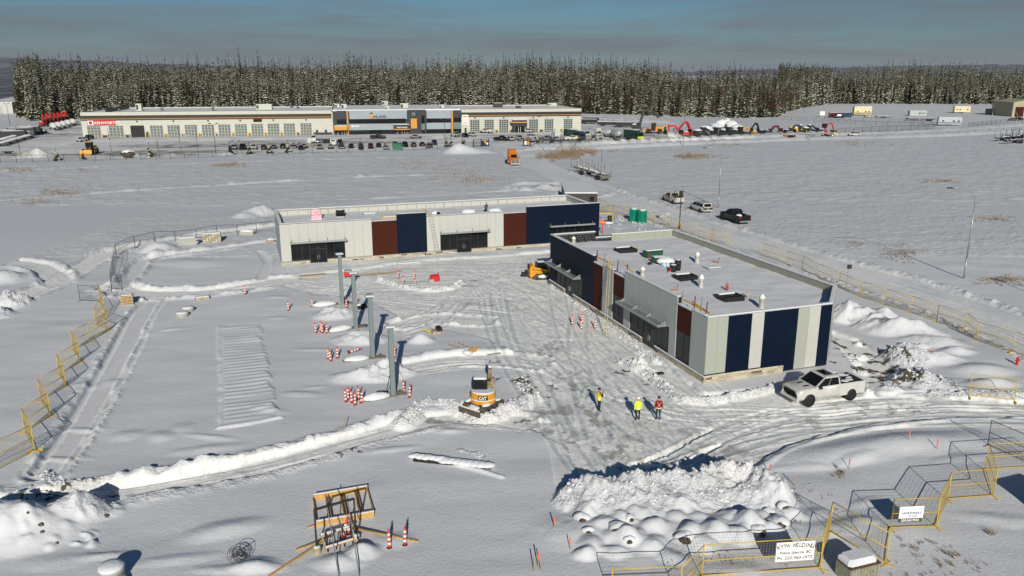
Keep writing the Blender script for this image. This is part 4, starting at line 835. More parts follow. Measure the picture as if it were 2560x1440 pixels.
guardrail('temporary roof edge guardrail with yellow rails at the striped corner', [(4.4, STEEL, 0), (2.5, DRED, 0), (2.0, STEEL, .3), (.75, DRED, 0)], [((.42, 4.3, RZ+.95), (.42, .4, RZ+.9)), ((.5, 3.2, RZ+1.1), (.5, .6, RZ+.82))])
def ladder(lb, a, b, wd, mat, nr_=16, dr=(1, 0, 0)):
    a = Vector(a); b = Vector(b); d = Vector(dr)*wd/2; k = thing('ladder', lb, 'ladder', a)
    for s in (-1, 1): MB().bar(d*s, b-a+d*s, .05, .07).build('rail', mat, k)
    for i in range(nr_): t = (i+.7)/(nr_+.4); MB().bar((b-a)*t-d, (b-a)*t+d, .035).build('rung', mat, k)
u1 = Vector((math.cos(TH1), math.sin(TH1), 0)); v1 = Vector((-math.sin(TH1), math.cos(TH1), 0))
ladder('long weathered yellow ladder leaning on the grey side wall', wl(-2.0, 13.9, .1), wl(.1, 17.6, 7.0), .48, M('fibreglass_ladder', (.40, .33, .16), .6), 20, v1)
# ---- left hand unit
TH2 = .332; X2, Y2 = -29.563, 99.706; RZ2 = 4.75
b2 = thing('retail_building', 'long single storey retail unit with white, brown and navy front under construction', 'building', (X2, Y2, 0), TH2)
W2, D2 = 44.68, 11.8
MB().plan([(.1, .9), (W2-.1, .9), (W2-.1, D2-.1), (.1, D2-.1)], -.3, RZ2-.1).build('wall', DARK, b2)
ops = ((1.25, 8.1, (3.6, 5.7)), (20.95, 27.7, (23.3, 25.3)), (36.9, 43.5, (39, 41)))
INT = M('bare_interior', (.10, .075, .05), .9, var=.4)
c0 = 0.12
for a, b, _ in ops+((W2-.1, W2, None),): bxp(b2, 'wall', DARK, c0, a, .1, .9, -.3, RZ2-.12); bxp(b2, 'lintel', DARK, a, b, .1, .9, 3.12, RZ2-.121) if _ else None; c0 = b
def seg2(a, b, z0, z1, m, w=1.15): panels(b2, 'x', .1, .1, a, b, z0, z1, m, w)
for (a, b, z1, m), (o0, o1) in (((0, 11.7, 5.6, WHITE), ops[0][:2]), ((19.1, 30.03, 5.56, WHITE), ops[1][:2]), ((33.45, W2, 6.06, NAVY), ops[2][:2])):
    seg2(a, o0, .75, z1, m); seg2(o1, b, .75, z1, m); seg2(o0, o1, 3.12, z1, m)
seg2(11.72, 15.05, .75, 5.26, BROWN, 4); seg2(15.07, 19.08, .68, 6.06, NAVY); seg2(30.05, 33.43, .8, 5.3, BROWN, 4)
jn = [MB() for _ in STONES]
for i, (o0, o1, d) in enumerate(ops):
    glazing(b2, 'x', .16, o0+.02, o1-.02, .78, 3.1, 5, d, dz=.03, dglass=GLASS); bxp(b2, 'sill_wall', DARK, o0, d[0], .14, .9, -.2, .775); bxp(b2, 'sill_wall', DARK, d[1], o1, .14, .9, -.2, .775); canopy(b2, 'x', o0-.1, o1+.2, 3.14, .8, n=4)  # dark door panes stand for open, unlit doorways
    bxp(b2, 'doorway_floor', INT, d[0], d[1], .2, .9, -.1, .02)
for a, b in ((-.1, 3.55), (5.75, 23.25), (25.35, 38.9), (41.1, W2+.1)): stone_run(b2, (0, .1), (1, 0), (0, -1), a, b, -.1, .66, 4, .7, int(a+77), jn); bxp(b2, 'sill', CONC, a, b, -.1, .09, .66, .72)
for j, s in zip(jn, STONES): stuff(j.build('stone_veneer', s, b2))
ENDG = M('blue_grey_end_panel', (.25, .29, .32), .4)
panels(b2, 'y', .1, .1, .1, D2, .3, 5.6, ENDG, 1.3); panels(b2, 'y', W2, .1, .1, D2, .3, 5.6, ENDG, 1.3); panels(b2, 'x', D2, .1, .1, W2-.1, .3, 5.6, WHITE, 1.4)
# rear parapet: white panels between grey studs
for i in range(31):
    x0 = .3+i*(W2-.6)/31; x1 = .3+(i+1)*(W2-.6)/31; bxp(b2, 'parapet_panel', WHITE, x0+.09, x1, D2-.2, D2-.1, RZ2-.12, 5.42)
    big = i % 6 == 5; bxp(b2, 'parapet_stud', PARIN, x0-(.12 if big else 0), x0+.09, D2-.24, D2-.1, RZ2-.1, 5.45)
bxp(b2, 'parapet_rail', PARIN, .2, W2-.2, D2-.26, D2-.1, 5.43, 5.56); capsnow(b2, -.02, W2, D2-.3, D2+.02, 5.57)
for x0, x1 in ((.1, .36), (W2-.36, W2-.1)): bxp(b2, 'parapet', PARIN, x0, x1, .4, D2-.3, RZ2-.15, 5.56); capsnow(b2, x0-.1, x1+.06, .42, D2-.34, 5.57)
for a, b, z in ((0, 11.7, 5.6), (11.72, 15.05, 5.26), (15.07, 19.08, 6.06), (19.1, 30.03, 5.56), (30.05, 33.43, 5.3), (33.45, W2, 6.06)): bxp(b2, 'parapet', DARKM, a+.01, b-.01, .1, .34, RZ2-.15, z-.02); bxp(b2, 'parapet_cap', DARK, a, b, -.03, .38, z, z+.06); MB().bbox(a+.03, b-.03, 0, .35, z+.06, z+.12, .03).build('snow_cap', SNOW, b2)
snow_grid(b2, 'roof_snow', (.36, W2-.36), (.34, D2-.28), RZ2+.05, .10, 15, (150, 40))
def roof2(u, v, z=RZ2+.05): x, y = G(u, v, z); dx, dy = x-X2, y-Y2; c, s = math.cos(TH2), math.sin(TH2); return dx*c+dy*s, -dx*s+dy*c
def wl2(x, y, z=0): c, s = math.cos(TH2), math.sin(TH2); return (X2+x*c-y*s, Y2+x*s+y*c, z)
PINK = M('pink_insulation_wrap', (.72, .42, .46), .5, var=.25, scale=3)
x, y = roof2(791, 547); k = thing('insulation_stack', 'stack of pink wrapped insulation bundles under snow on the roof', 'insulation', wl2(x, y, RZ2), TH2)
for i in range(4): MB().bbox(-.75+(i % 2)*.1, .75-(i > 1)*.15, -.45-(i > 1)*.2, .45, i*.36, i*.36+.34, .1).build('bundle', PINK, k)
MB().blob((-.05, 0, 1.45), .72, .42, .14, 5, .1, flat=.3).build('snow_cap', SNOW, k)
x, y = roof2(853, 541); k = thing('roll_stack', 'black stacked membrane rolls with snow on top, on the roof', 'roll stack', wl2(x, y, RZ2), TH2)
for i in range(9): MB().cyl((-.5+(i % 3)*.42, 0, .0), .19, .95, 10).build('roll', BLACK, k) if i < 3 else MB().cyl((-.5+(i % 3)*.42, .3*(i//3-1)+.12, .0), .19, .95-.1*(i//3), 10).build('roll', BLACK, k)
MB().blob((-.05, .15, 1.0), .6, .4, .12, 5, .1, flat=.3).build('snow_cap', SNOW, k); MB().bbox(-.9, .3, -.75, -.35, 0, .16, .04).build('board', WHITE, k)
x, y = roof2(923, 537); MB().bbox(x-.9, x+.9, y-.5, y+.5, RZ2-.1, RZ2+.28, .05).build('roof_hatch', STEEL, b2); MB().bbox(x-.85, x+.85, y-.46, y+.46, RZ2+.282, RZ2+.42, .06).build('snow_cap', SNOW, b2)
x, y = roof2(972, 545); k = thing('lumber_pile', 'low pile of yellow lumber under snow at the roof edge', 'lumber', wl2(x, y, RZ2), TH2)
for i in range(5): MB().box(-1.1+i*.05, 1.2, -.3+i*.13, -.2+i*.13, 0, .18+.06*(i % 2)).build('plank', WOOD, k)
MB().bbox(-.8, 1.1, -.3, .3, .25, .34, .05).build('snow_cap', SNOW, k)
for i, (u, v, r, lb) in enumerate(((1172, 533, 1.1, 'broad snow covered bundle on the roof beside the crouching worker'), (1238, 530, .95, 'white wrapped bundle behind the crouching worker'), (1090, 536, .8, 'short snow covered pipe lying at the roof edge by the ladder'))):
    x, y = roof2(u, v); k = thing('snowy_bundle', lb, 'bundle', wl2(x, y, RZ2), TH2); MB().blob((0, 0, .22), r, .6, .42, i+3, .15, 14, 8, .5).build('snow_cap', SNOW, k)
    if i == 2: MB().cyl((.2, -.62, .25), .28, .5, 14, axis='y').build('pipe', BLACK, k)
    else: MB().bbox(-r*.7, r*.7, -.55, .3, .02, .3, .05).build('pallet_load', TARP if i == 0 else WHITE, k)
x, y = roof2(1055, 531); k = thing('brush_bundle', 'bundle of grey offcuts lying on the roof by the ladder', 'offcuts', wl2(x, y, RZ2), TH2)
for i in range(6): MB().bar((-1.0+.1*i, -.3+.12*i, .1), (.8-.1*i, .3-.1*i, .2+.08*i), .09).build('offcut', WOODG, k)
lb_ = wl2(20.25, -1.7, .1); ladder('tall aluminium ladder leaning on the white front beside the navy panel', lb_, wl2(19.45, .2, 7.0), .46, M('aluminium', (.55, .53, .48), .4, .3), 19, (math.cos(TH2), math.sin(TH2), 0))
# site hut behind, long low
x, y = G(1405, 505); k = thing('site_trailer', 'long dark low site trailer with snow roof behind the far unit', 'trailer', (*G(1446, 508), 0), TH2-.35)
MB().bbox(-3, 3, -7, 7, .4, 2.9, .05).build('body', M('dark_brown_siding', (.045, .035, .03), .6), k); MB().bbox(-3.05, 3.05, -7.05, 7.05, 2.9, 3.12, .08).build('snow_cap', SNOW, k); MB().box(1.6, 2.4, -7.03, -6.98, 1.5, 2.3).build('window', GLASS, k); MB().box(-2.6, 2.6, -6.8, 6.8, -.1, .4).build('skirting', DARK, k)
# ---- truck dealer's hall
TH3 = .19; X3, Y3 = -166.0, 313.0; H3 = 10.0
def P3(u, v): return PL(u, v, X3, Y3, TH3)
def S3(u, v=330): return P3(u, v)[0]
b3 = thing('dealer_hall', 'long cream truck dealership hall with service doors and grey glazed middle block', 'building', (X3, Y3, 0), TH3)
CREAM = M('cream_panel', (.47, .465, .41), .5, var=.04, scale=.3); GREYB = M('blue_grey_panel', (.27, .31, .34), .4, var=.04, scale=.3); CHAR = M('charcoal_panel', (.022, .024, .027), .45)
STR = M('dark_brown_stripe', (.02, .014, .01), .5); GOLD = M('gold_stripe', (.55, .25, .03), .5); SB, SC = S3(831), S3(1154)
DD = 46; W3 = S3(1452.3)
bxp(b3, 'wall', CREAM, 0, SB+.5, 0, DD, -.3, H3-.6); bxp(b3, 'wall', CREAM, SC-.5, W3, 0, DD, -.3, H3-.6); bxp(b3, 'wall', CHAR, SB+.5, SC-.5, -1.5, DD+2, -.3, H3-.3)
def faces(a, b, zt=H3):
    n = round((b-a)/7.2)
    for i in range(n): bxp(b3, 'wall_panel', CREAM, a+(b-a)*i/n+.02, a+(b-a)*(i+1)/n-.02, -.06, -.001, 5.7, zt)
    for z0, z1, m in ((7.5, 8.7, STR), (7.3, 7.5, GOLD), (6.8, 7.3, STR)): bxp(b3, 'stripe', m, a, b, -.12, -.062, z0, z1)
    bxp(b3, 'parapet', CREAM, a, b, 0, .3, H3-.6, H3-.01); bxp(b3, 'parapet_cap', DARK, a, b, -.08, .34, H3, H3+.08)
faces(0, SB); faces(SC, W3)
for x0, x1, y0, y1 in ((0, .3, .3, DD), (W3-.3, W3, .3, DD), (0, SB, DD-.3, DD), (SC, W3, DD-.3, DD)): bxp(b3, 'parapet', CREAM, x0, x1, y0, y1, H3-.6, H3+.02)
for a, b in ((.3, SB-.2), (SC+.2, W3-.3)): MB().box(a, b, .3, DD-.3, H3-.6, H3-.35).build('roof_snow', SNOW, b3)
MB().box(SB+.5, SC-.5, -1.2, DD+1.7, H3-.3, H3+.25).build('roof_snow', SNOW, b3)
DOORF = M('door_frame_silver', (.42, .43, .40), .4, .2); DGL = M('door_glass', (.055, .07, .06), .12, spec=.6); BOLL = M('bollard_yellow', (.62, .42, .03), .5)
def sdoor(u0, u1, vt, vb, open_=False):
    a = S3(u0, vb); b = S3(u1, vb); zt = P3(u0, vt)[1]
    if open_:
        MB().box(a, b, -.02, -.0005, .02, zt).build('dark_doorway_sheet', BLACK, b3); fr = MB().box(a-.15, a, -.09, -.001, 0, zt+.15).box(b, b+.15, -.09, -.001, 0, zt+.15).box(a, b, -.09, -.001, zt, zt+.15).build('door_frame', CREAM, b3)  # open door: black sheet on the wall painted for the unlit inside
    else:
        d = MB().box(a, b, -.03, -.0005, .02, zt).build('service_door', DGL, b3); g = MB()
        for i in range(9): z = .02+(zt-.2)*i/8; g.box(a, b, -.09, -.031, z, z+.16)
        for i in range(5): x = a+(b-a-.16)*i/4; g.box(x, x+.16, -.086, -.032, .03, zt-.02)
        g.build('door_grid', DOORF, d)
    for x in (a-.45, b+.45): MB().cyl((x, -.75, 0), .16, 1.7, 8).build('bollard', BOLL, b3)
    return a, b
DL = [(221, 255.5), (275, 312.5), (329.5, 364), (377.5, 411), (421, 453), (464, 496), (506.5, 537.5), (548, 579), (589, 620), (630, 660.5), (670.5, 700.5), (710.5, 740), (752.5, 781)]
ed = []
for i, (a, b) in enumerate(DL):
    ed.append(sdoor(a, b, 315-i*.62, 349.5-i*.62, i == 2))
DR = [(1175, 1199.5), (1211, 1235), (1247.5, 1271.5), (1322, 1345.5), (1360.5, 1383.5), (1408.5, 1431)]
for i, (a, b) in enumerate(DR): ed.append(sdoor(a, b, 295-i*.5, 331-i*.3))
for (a, b), (c, d) in zip(ed[:-1], ed[1:]):
    if 0 < c-b < 14: bxp(b3, 'dark_base', CHAR, b+.7, c-.7, -.09, -.001, 0, 1.25)
bxp(b3, 'dark_base', CHAR, ed[12][1]+.7, SB, -.09, -.001, 0, 1.25)
for u in (343, 434, 521, 601, 684, 766): bxp(b3, 'wall_lamp', DARK, S3(u, 308)-.3, S3(u, 308)+.3, -.4, -.06, 6.15, 6.6)
for u in (1187, 1259, 1333, 1420): bxp(b3, 'wall_lamp', DARK, S3(u, 290)-.3, S3(u, 290)+.3, -.4, -.06, 6.15, 6.6)
for u, v in ((370, 344), (793, 333), (815, 333), (1164, 328)): a = S3(u, v); bxp(b3, 'service_hatch', CHAR, a-.45, a+.45, -.15, -.001, .3, 2.3)
# signs on the hall
def sign(u0, u1, v0, v1, mat, off=-.30, name='sign'):
    a, z1 = P3(u0, v0); b, z0 = P3(u1, v1); return bxp(b3, name, mat, a, b, off, -.121, z0, z1), a, b, z0, z1
KR = M('sign_red', (.42, .018, .02), .5); SW = M('sign_white', (.80, .77, .72), .5)
o, a, b, z0, z1 = sign(217, 290.5, 300.6, 312.8, KR)
bxp(o, 'emblem', SW, a+.25, a+2.3, -.33, -.301, z0+.2, z1-.2); MB().lathe([(.62, 0), (.62, .03)], 16, T=Matrix.Translation((a+1.27, -.331, (z0+z1)/2)) @ Matrix.Rotation(PI/2, 4, 'X')).build('emblem_ring', KR, o)
text('KENWORTH', 1.45, SW, o, (a+2.6, -.302, z0+.42), (PI/2, 0, 0), font_w=.012, sx=1.02)
for i, (v0, v1, tx, cl) in enumerate(((287, 295.2, None, KR), (295.8, 303.3, 'Link-Belt', KR), (303.9, 311.5, 'CASE', CHAR))):
    o, a, b, z0, z1 = sign(1155, 1170.5, v0, v1, SW)
    if tx: text(tx, .62 if i == 1 else .85, cl, o, (a+.12, -.302, z0+.42), (PI/2, 0, 0), shear=.3 if i == 1 else .15, font_w=.015, sx=.95)
    else: bxp(o, 'red_band', KR, a+.3, b-.3, -.33, -.301, z0+.45, z0+.8)
sign(633, 655, 298, 304.5, BROWN, -.25, 'roller_shutter_box')
# middle block front: plane 1.6 m in front of the wings
def Y(n, m, u0, u1, v0, v1, d0=-1.62, d1=-1.501, z1=None, par=None):
    a, zt = PL(u0, v0, X3+1.6*math.sin(TH3), Y3-1.6*math.cos(TH3), TH3); b, zb = PL(u1, v1, X3+1.6*math.sin(TH3), Y3-1.6*math.cos(TH3), TH3)
    return bxp(par or b3, n, m, a, b, d0, d1, max(zb, -.1), zt), a, b, max(zb, 0), zt
SAGE = M('sage_spandrel', (.13, .19, .16), .3)
for u0, u1, v0, v1, m, n in ((841, 865.5, 277, 297.5, CHAR, 'wall_panel'), (842, 865.5, 298.5, 310.5, GLASS, 'window'), (842, 865.5, 311, 317.5, SAGE, 'spandrel'), (866, 872.5, 276, 338, GOLD, 'orange_fin'),
        (872.8, 1017.5, 276.5, 297.2, GREYB, 'wall_panel'), (872.8, 1014.5, 297.8, 308.4, GLASS, 'window'), (872.8, 1017.5, 309, 325.0, GREYB, 'wall_panel'), (873, 987, 325.6, 335.5, GLASS, 'window'),
        (1066.2, 1127.5, 276.5, 295.6, GREYB, 'wall_panel'), (1066.2, 1127.5, 296.2, 306.5, GLASS, 'window'), (1066.2, 1127.5, 307, 322.4, GREYB, 'wall_panel'), (1066.2, 1127.5, 323, 333.5, GLASS, 'window'), (1128, 1133, 275.5, 334, GOLD, 'orange_fin'),
        (1133.5, 1153.5, 276, 294, CHAR, 'wall_panel'), (1133.5, 1153.5, 294.5, 305.5, GLASS, 'window'), (1133.5, 1153.5, 306, 322, SAGE, 'spandrel'), (1133.5, 1153.5, 322.5, 334, GLASS, 'window')): Y(n, m, u0, u1, v0, v1)
o, a, b, z0, z1 = Y('tower', CHAR, 1018, 1065.5, 274.5, 343.5, -2.1); T_ = a
Y('tower_window', GLASS, 1053, 1062.5, 289, 342, -2.2, -2.101); Y('spandrel', SAGE, 1053.3, 1062.2, 309, 324, -2.25, -2.201)
Y('yellow_sign', GOLD, 1026.5, 1042.3, 296.3, 320.8, -2.3, -2.101)
a_, z_ = PL(1033.8, 285.6, X3+2.2*math.sin(TH3), Y3-2.2*math.cos(TH3), TH3)
em = thing('wheel_emblem', 'round white spoked wheel emblem on the black tower of the hall', 'emblem', (0, 0, 0)); em.parent = b3
del em['label'], em['category']; bpy.data.objects.remove(em)
e0 = MB().lathe([(1.35, 0), (1.35, .06)], 20, T=Matrix.Translation((a_, -2.101, z_)) @ Matrix.Rotation(PI/2, 4, 'X')).build('wheel_emblem', BLACK, b3)
for i in range(8): MB().bar((a_+.25*math.cos(i*PI/4+.3), -2.2, z_+.25*math.sin(i*PI/4+.3)), (a_+1.22*math.cos(i*PI/4+.3), -2.2, z_+1.22*math.sin(i*PI/4+.3)), .24, .08).build('spoke', REFL, e0)
o, a, b, z0, z1 = Y('logo_square', GOLD, 924.5, 932, 285.5, 296.0, -1.8, -1.621)
for i in range(5): MB().bar((a+.6, -1.75, z1+.15), (a+.6+.75*math.cos(.4+i*.6), -1.75, z1+.15+.75*math.sin(.4+i*.6)), .12).build('logo_ray', CHAR, o)
text('INLAND', 1.55, CHAR, b3, (b+.15, -1.625, z0+.1), (PI/2, 0, 0), font_w=.045, sx=.95)
a, z = PL(878, 317.6, X3+1.6*math.sin(TH3), Y3-1.6*math.cos(TH3), TH3); text('SERVICE', .98, SW, b3, (a, -1.625, z), (PI/2, 0, 0), font_w=.02, sx=.9); MB().box(a-.85, a-.2, -1.7, -1.621, z, z+.75).build('logo_square', GOLD, b3)
for (u0, u1, v0, v1, tx) in ((836, 868, 314.5, 322, None), (983, 1023, 311, 321, 'PARTS & SALES')):
    o, a, b, z0, z1 = Y('canopy', CHAR if tx else GOLD, u0, u1, v0, v1, -4.2, -1.621); bxp(o, 'canopy_edge', GOLD, a-.1, b+.1, -4.35, -1.63, z0-.35, z0-.01); MB().bbox(a, b, -4.1, -1.7, z1, z1+.2, .1).build('snow_cap', SNOW, o)
    if tx: text(tx, .72, SW, o, (a+1.3, -4.202, z0+.35), (PI/2, 0, 0), font_w=.012, sx=.9)
for u0, u1, v0, v1 in ((845, 867, 325, 343), (994, 1018, 325, 344)):
    o, a, b, z0, z1 = Y('entrance', GLASS, u0, u1, v0, v1, -1.8, -1.621)
    for x in (a, a+(b-a)*.45, a+(b-a)*.72, b-.1): MB().box(x, x+.1, -1.9, -1.801, .05, z1-.1).build('door_frame', REFL, o)
    MB().box(a, b, -1.9, -1.801, z1-.1, z1).build('door_frame', REFL, o)
# right wing porch
s0, s1 = S3(1279, 331), S3(1314, 331); o = bxp(b3, 'porch', CHAR, s0, s1, -2.5, -.121, -.1, 4.3); bxp(o, 'canopy_edge', GOLD, s0-.9, s1+.4, -3.2, -.13, 4.31, 4.75); bxp(o, 'canopy', CHAR, s0, s1, -2.6, -.14, 4.76, 5.5); MB().bbox(s0, s1, -2.6, -.14, 5.5, 5.75, .1).build('snow_cap', SNOW, o)
bxp(o, 'glass_door', GLASS, s0+1.2, s1-.8, -2.6, -2.501, .05, 2.9)
for x in (s0+2.4, s0+3.3, s1-.9): bxp(o, 'door_frame', REFL, x, x+.12, -2.7, -2.601, .05, 2.6)
# roof plant
HV = M('pale_roof_unit', (.44, .46, .38), .5)
def unit_(u, v, w, h, d, m=HV, y=None):
    x, yy = G(u, v, H3-.2); dx, dy = x-X3, yy-Y3; lx = dx*math.cos(TH3)+dy*math.sin(TH3); ly = max(1.0, -dx*math.sin(TH3)+dy*math.cos(TH3)) if y is None else y
    o = MB().bbox(lx-w/2, lx+w/2, ly, ly+d, H3-.5, H3+h, .06).build('roof_unit', m, b3); bxp(o, 'grille', DARK, lx-w/2+.2, lx-w/2+.2+min(.9, w*.35), ly-.05, ly-.001, H3+.1, H3+h-.25)
    MB().bbox(lx-w/2+.05, lx+w/2-.05, ly+.05, ly+d-.05, H3+h, H3+h+.15, .05).build('snow_cap', SNOW, o)
for a in ((347, 276, 2.2, 2.3, 2.5), (660, 273, 6.5, 1.7, 4), (843, 271, 2, 1.6, 2), (860, 273, 2.4, 1.8, 2), (963, 262, 3, 1.4, 3), (968, 274, 2, 1, 2), (1011, 272, 3.4, 1.9, 2.5), (1104, 272, 2.3, 1.3, 2), (1246, 268, 4, 1.6, 3, DARK), (1297, 270, 2, .8, 2, DARK), (1382, 264, 4, .8, 4)): unit_(*a)
for u, v, h, r in ((405, 276, .9, .5), (533, 276, 1.5, .5), (745, 272, .9, .5), (727, 268, 1.6, .4), (298, 277, .6, .3), (1372, 262, 5.2, .28), (1405, 262, 6.0, .34), (243, 276, .5, .35)):
    x, yy = G(u, v, H3-.2); dx, dy = x-X3, yy-Y3; lx = dx*math.cos(TH3)+dy*math.sin(TH3); ly = max(1, -dx*math.sin(TH3)+dy*math.cos(TH3)); MB().lathe([(r, -.5), (r, h-.2), (r*1.4, h-.18), (r*1.3, h)], 10, (lx, ly, H3)).build('exhaust_stack', STEEL, b3)
# screens between roof levels
MB().bar((SB+.2, 0, H3+.3), (SB+.2, DD, H3+.3), .2, .8).build('roof_screen', STEEL, b3); bxp(b3, 'roof_screen', DARK, S3(250, 270), S3(250, 270)+.4, 6, 40, H3-.4, H3+1.1)
# ------------------------------------------------------------------ things on and around the site
def gp(u, v, z=.12):
    x, y = G(u, v, z)
    zz = z
    for _ in range(8): zz = .5*zz+.5*hz(x, y); x, y = G(u, v, zz)
    return x, y, hz(x, y)
# ---- fence panels
def wires(L_, H_, st, sth, w):
    m = MB(); n = int(L_/st)
    for i in range(1, n): x = L_*i/n; m.bar((x, 0, .08), (x, 0, H_-.03), w)
    k = int(H_/sth)
    for i in range(1, k): z = H_*i/k; m.bar((.03, .004, z), (L_-.03, .004, z), w)
    return m
PH = 1.83
def frame_meshes(mat, wmat, st=.075, w=.0045):
    return dict(post=MB().tube([(0, 0, -.15), (0, 0, PH)], .026, 6).mesh('post', mat), rail=MB().tube([(0, 0, 0), (3, 0, 0)], .022, 6).mesh('rail', mat), foot=MB().box(-.03, .03, -.45, .45, -.1, .05).mesh('foot', mat), net=wires(3, PH, st, .15, w).mesh('wire_mesh', wmat))
YW = M('yellow_wire', (.36, .28, .10), .5); FY = frame_meshes(YEL, YW); BW = M('black_coated_wire', (.06, .065, .07), .5); FB = frame_meshes(DARK, BW, .09, .005)
SALM = M('faded_orange_paint', (.62, .30, .12), .5); FS = frame_meshes(SALM, YW)
def fence_panel(a, b, label, group, ms=FY, mid=True, hscale=1):
    a = Vector(a); b = Vector(b); d = b-a; L_ = math.hypot(d.x, d.y)
    k = thing('fence_panel', label, 'fence panel', a, math.atan2(d.y, d.x), group); sl_ = math.atan2(b.z-a.z, L_)
    for x in (0, L_): obj('post', ms['post'], k, (x, 0, 0 if x == 0 else b.z-a.z)).scale = (1, 1, hscale); obj('foot', ms['foot'], k, (x, 0, (0 if x == 0 else b.z-a.z)))
    for z in ((.12, .95, PH-.02) if mid else (.12, PH-.02)):
        r = obj('rail', ms['rail'], k, (0, 0, z*hscale)); r.scale = (math.hypot(L_, b.z-a.z)/3, 1, 1); r.rotation_euler = (0, -sl_, 0)
    w = obj('wire_mesh', ms['net'], k); w.scale = (L_/3, 1, hscale); w.rotation_euler = (0, -sl_, 0); return k
def fence_run(pts, label, group, split=3.6, ms=FY, odd=None, skip=()):
    P = [gp(*p) for p in pts]
    for i, (a, b) in enumerate(zip(P[:-1], P[1:])):
        if i in skip: continue
        n = max(1, round(math.dist(a, b)/split))
        for j in range(n):
            p = [a[k]+(b[k]-a[k])*j/n for k in range(3)]; q_ = [a[k]+(b[k]-a[k])*(j+1)/n for k in range(3)]
            p[2] = hz(p[0], p[1])-.03; q_[2] = hz(q_[0], q_[1])-.03
            fence_panel(p, q_, label, group, odd if odd and i in (4,) else ms)
fence_run([(-75, 1207), (87, 1127), (63, 1082), (127, 1041), (102, 1003), (165, 967), (148, 937), (201, 906), (183, 876), (224, 856), (272, 827), (240, 813), (262, 782), (250, 757)], 'yellow wire fence panel in the zigzag row beside the rutted lane', 'zigzag fence panels beside the rutted lane', odd=FS)
fence_run([(252, 754), (200, 752)], 'black wire fence panel beside the stacked pallets', None, 6, FB)
fence_run([(306, 722), (279, 724), (285, 682), (292, 644), (338, 618)], 'black wire fence panel at the bend of the upper lane', 'black fence panels at the bend', 6, FB)
fence_run([(1500, 530), (1525, 535), (1565, 541), (1631, 556), (1666, 569), (1700, 578), (1743, 591), (1776, 601), (1788, 607), (1825, 617)], 'yellow wire fence panel between the green toilets and the street', 'fence panels by the toilets')
fence_run([(1905, 640), (1967, 661), (2046, 696), (2154, 744), (2276, 782), (2412, 827), (2442, 852), (2532, 879), (2640, 925)], 'yellow wire fence panel along the street behind the striped building', 'fence panels along the street')
fence_run([(2422, 990), (2536, 1002)], 'yellow wire fence panel standing alone before the spoil drift', None, 9)
fence_run([(1528, 1506), (1700, 1500), (1755, 1443), (2050, 1422), (2074, 1330), (2214, 1411), (2226, 1322), (2340, 1318), (2369, 1250), (2483, 1241), (2462, 1176), (2640, 1165)], 'yellow wire fence panel in the zigzag row with the two banners', 'zigzag fence panels with banners', 4.4)
fence_run([(2469, 1113), (2640, 1190)], 'black wire fence panel standing behind the yellow zigzag row', None, 6, FB)
# ---- chain link fences
def chain_fence(pts, label, sp_=3., H_=1.8, st=.14, w=.006, world=False, cat='fence', group=None, post_r=.04):
    P = [Vector(p) for p in pts] if world else [Vector(gp(*p)) for p in pts]; k = thing('chain_link_fence', label, cat, P[0], 0, group); o = P[0]; net = MB(); pm = MB().cyl((0, 0, -.2), post_r, H_+.2, 6).mesh('post', DARK)
    rl = MB()
    for a, b in zip(P[:-1], P[1:]):
        n = max(1, round((b-a).length/sp_))
        for j in range(n):
            p = a+(b-a)*j/n; q_ = a+(b-a)*(j+1)/n; p.z = hz(p.x, p.y)-.05; q_.z = hz(q_.x, q_.y)-.05
            obj('post', pm, k, p-o); rl.bar(p-o+Vector((0, 0, H_)), q_-o+Vector((0, 0, H_)), post_r*1.3)
            m = int((q_-p).length/st)
            for i in range(1, m): x = p+(q_-p)*i/m-o; net.bar(x+Vector((0, 0, .05)), x+Vector((0, 0, H_)), w)
            for i in range(1, 7): z = Vector((0, 0, H_*i/7)); net.bar(p-o+z, q_-o+z, w)
    obj('post', pm, k, P[-1]-o); rl.build('top_rail', DARK, k); net.build('wire_mesh', BW, k); return k
chain_fence([(338, 618), (387, 605), (439, 604), (492, 598), (594, 587), (642, 582), (700, 575)], 'black chain link fence running to the white end of the far unit', 3.2, 1.6)
# ---- banners
WB = M('banner_white', (.80, .79, .76), .5, var=.04); INK = M('banner_ink', (.05, .05, .06), .6); INKB = M('banner_blue', (.03, .05, .16), .6)
def banner(name, label, u0, v0, u1, v1, a, b):
    A = Vector(gp(*a)); B = Vector(gp(*b)); th = math.atan2(B.y-A.y, B.x-A.x)
    s0, z1 = PL(u0, v0, A.x, A.y, th); s1, z0 = PL(u1, v1, A.x, A.y, th)
    k = thing(name, label, 'banner', (A.x+s0*math.cos(th)+.05*math.sin(th), A.y+s0*math.sin(th)-.05*math.cos(th), z0), th)
    return k, s1-s0, z1-z0
k, w, h = banner('banner', 'white banner for a welding firm with curved lettering on the yellow fence', 1941, 1356, 2032, 1397, (1755, 1443), (2050, 1422))
MB().box(0, w, -.01, .01, 0, h).build('sheet', WB, k)
tt = 'KYTW WELDING'
for i, ch in enumerate(tt):
    f = (i+.5)/len(tt)-.5
    if ch != ' ': text(ch, h*.31, INK, k, (w*.5+f*w*.94, -.013, h*(.62+.10*(1-4*f*f))), (PI/2, 0, 0), font_w=.005, ext=.003, sx=.62 if ch in 'WM' else .85, align='CENTER').rotation_euler[1] = f*.35
text('Prince George, BC', h*.2, INK, k, (w*.5, -.013, h*.38), (PI/2, 0, 0), shear=.3, align='CENTER', ext=.003, font_w=.004); text('Ph. 250-960-1972', h*.24, INK, k, (w*.5, -.013, h*.09), (PI/2, 0, 0), align='CENTER', ext=.003, font_w=.003)
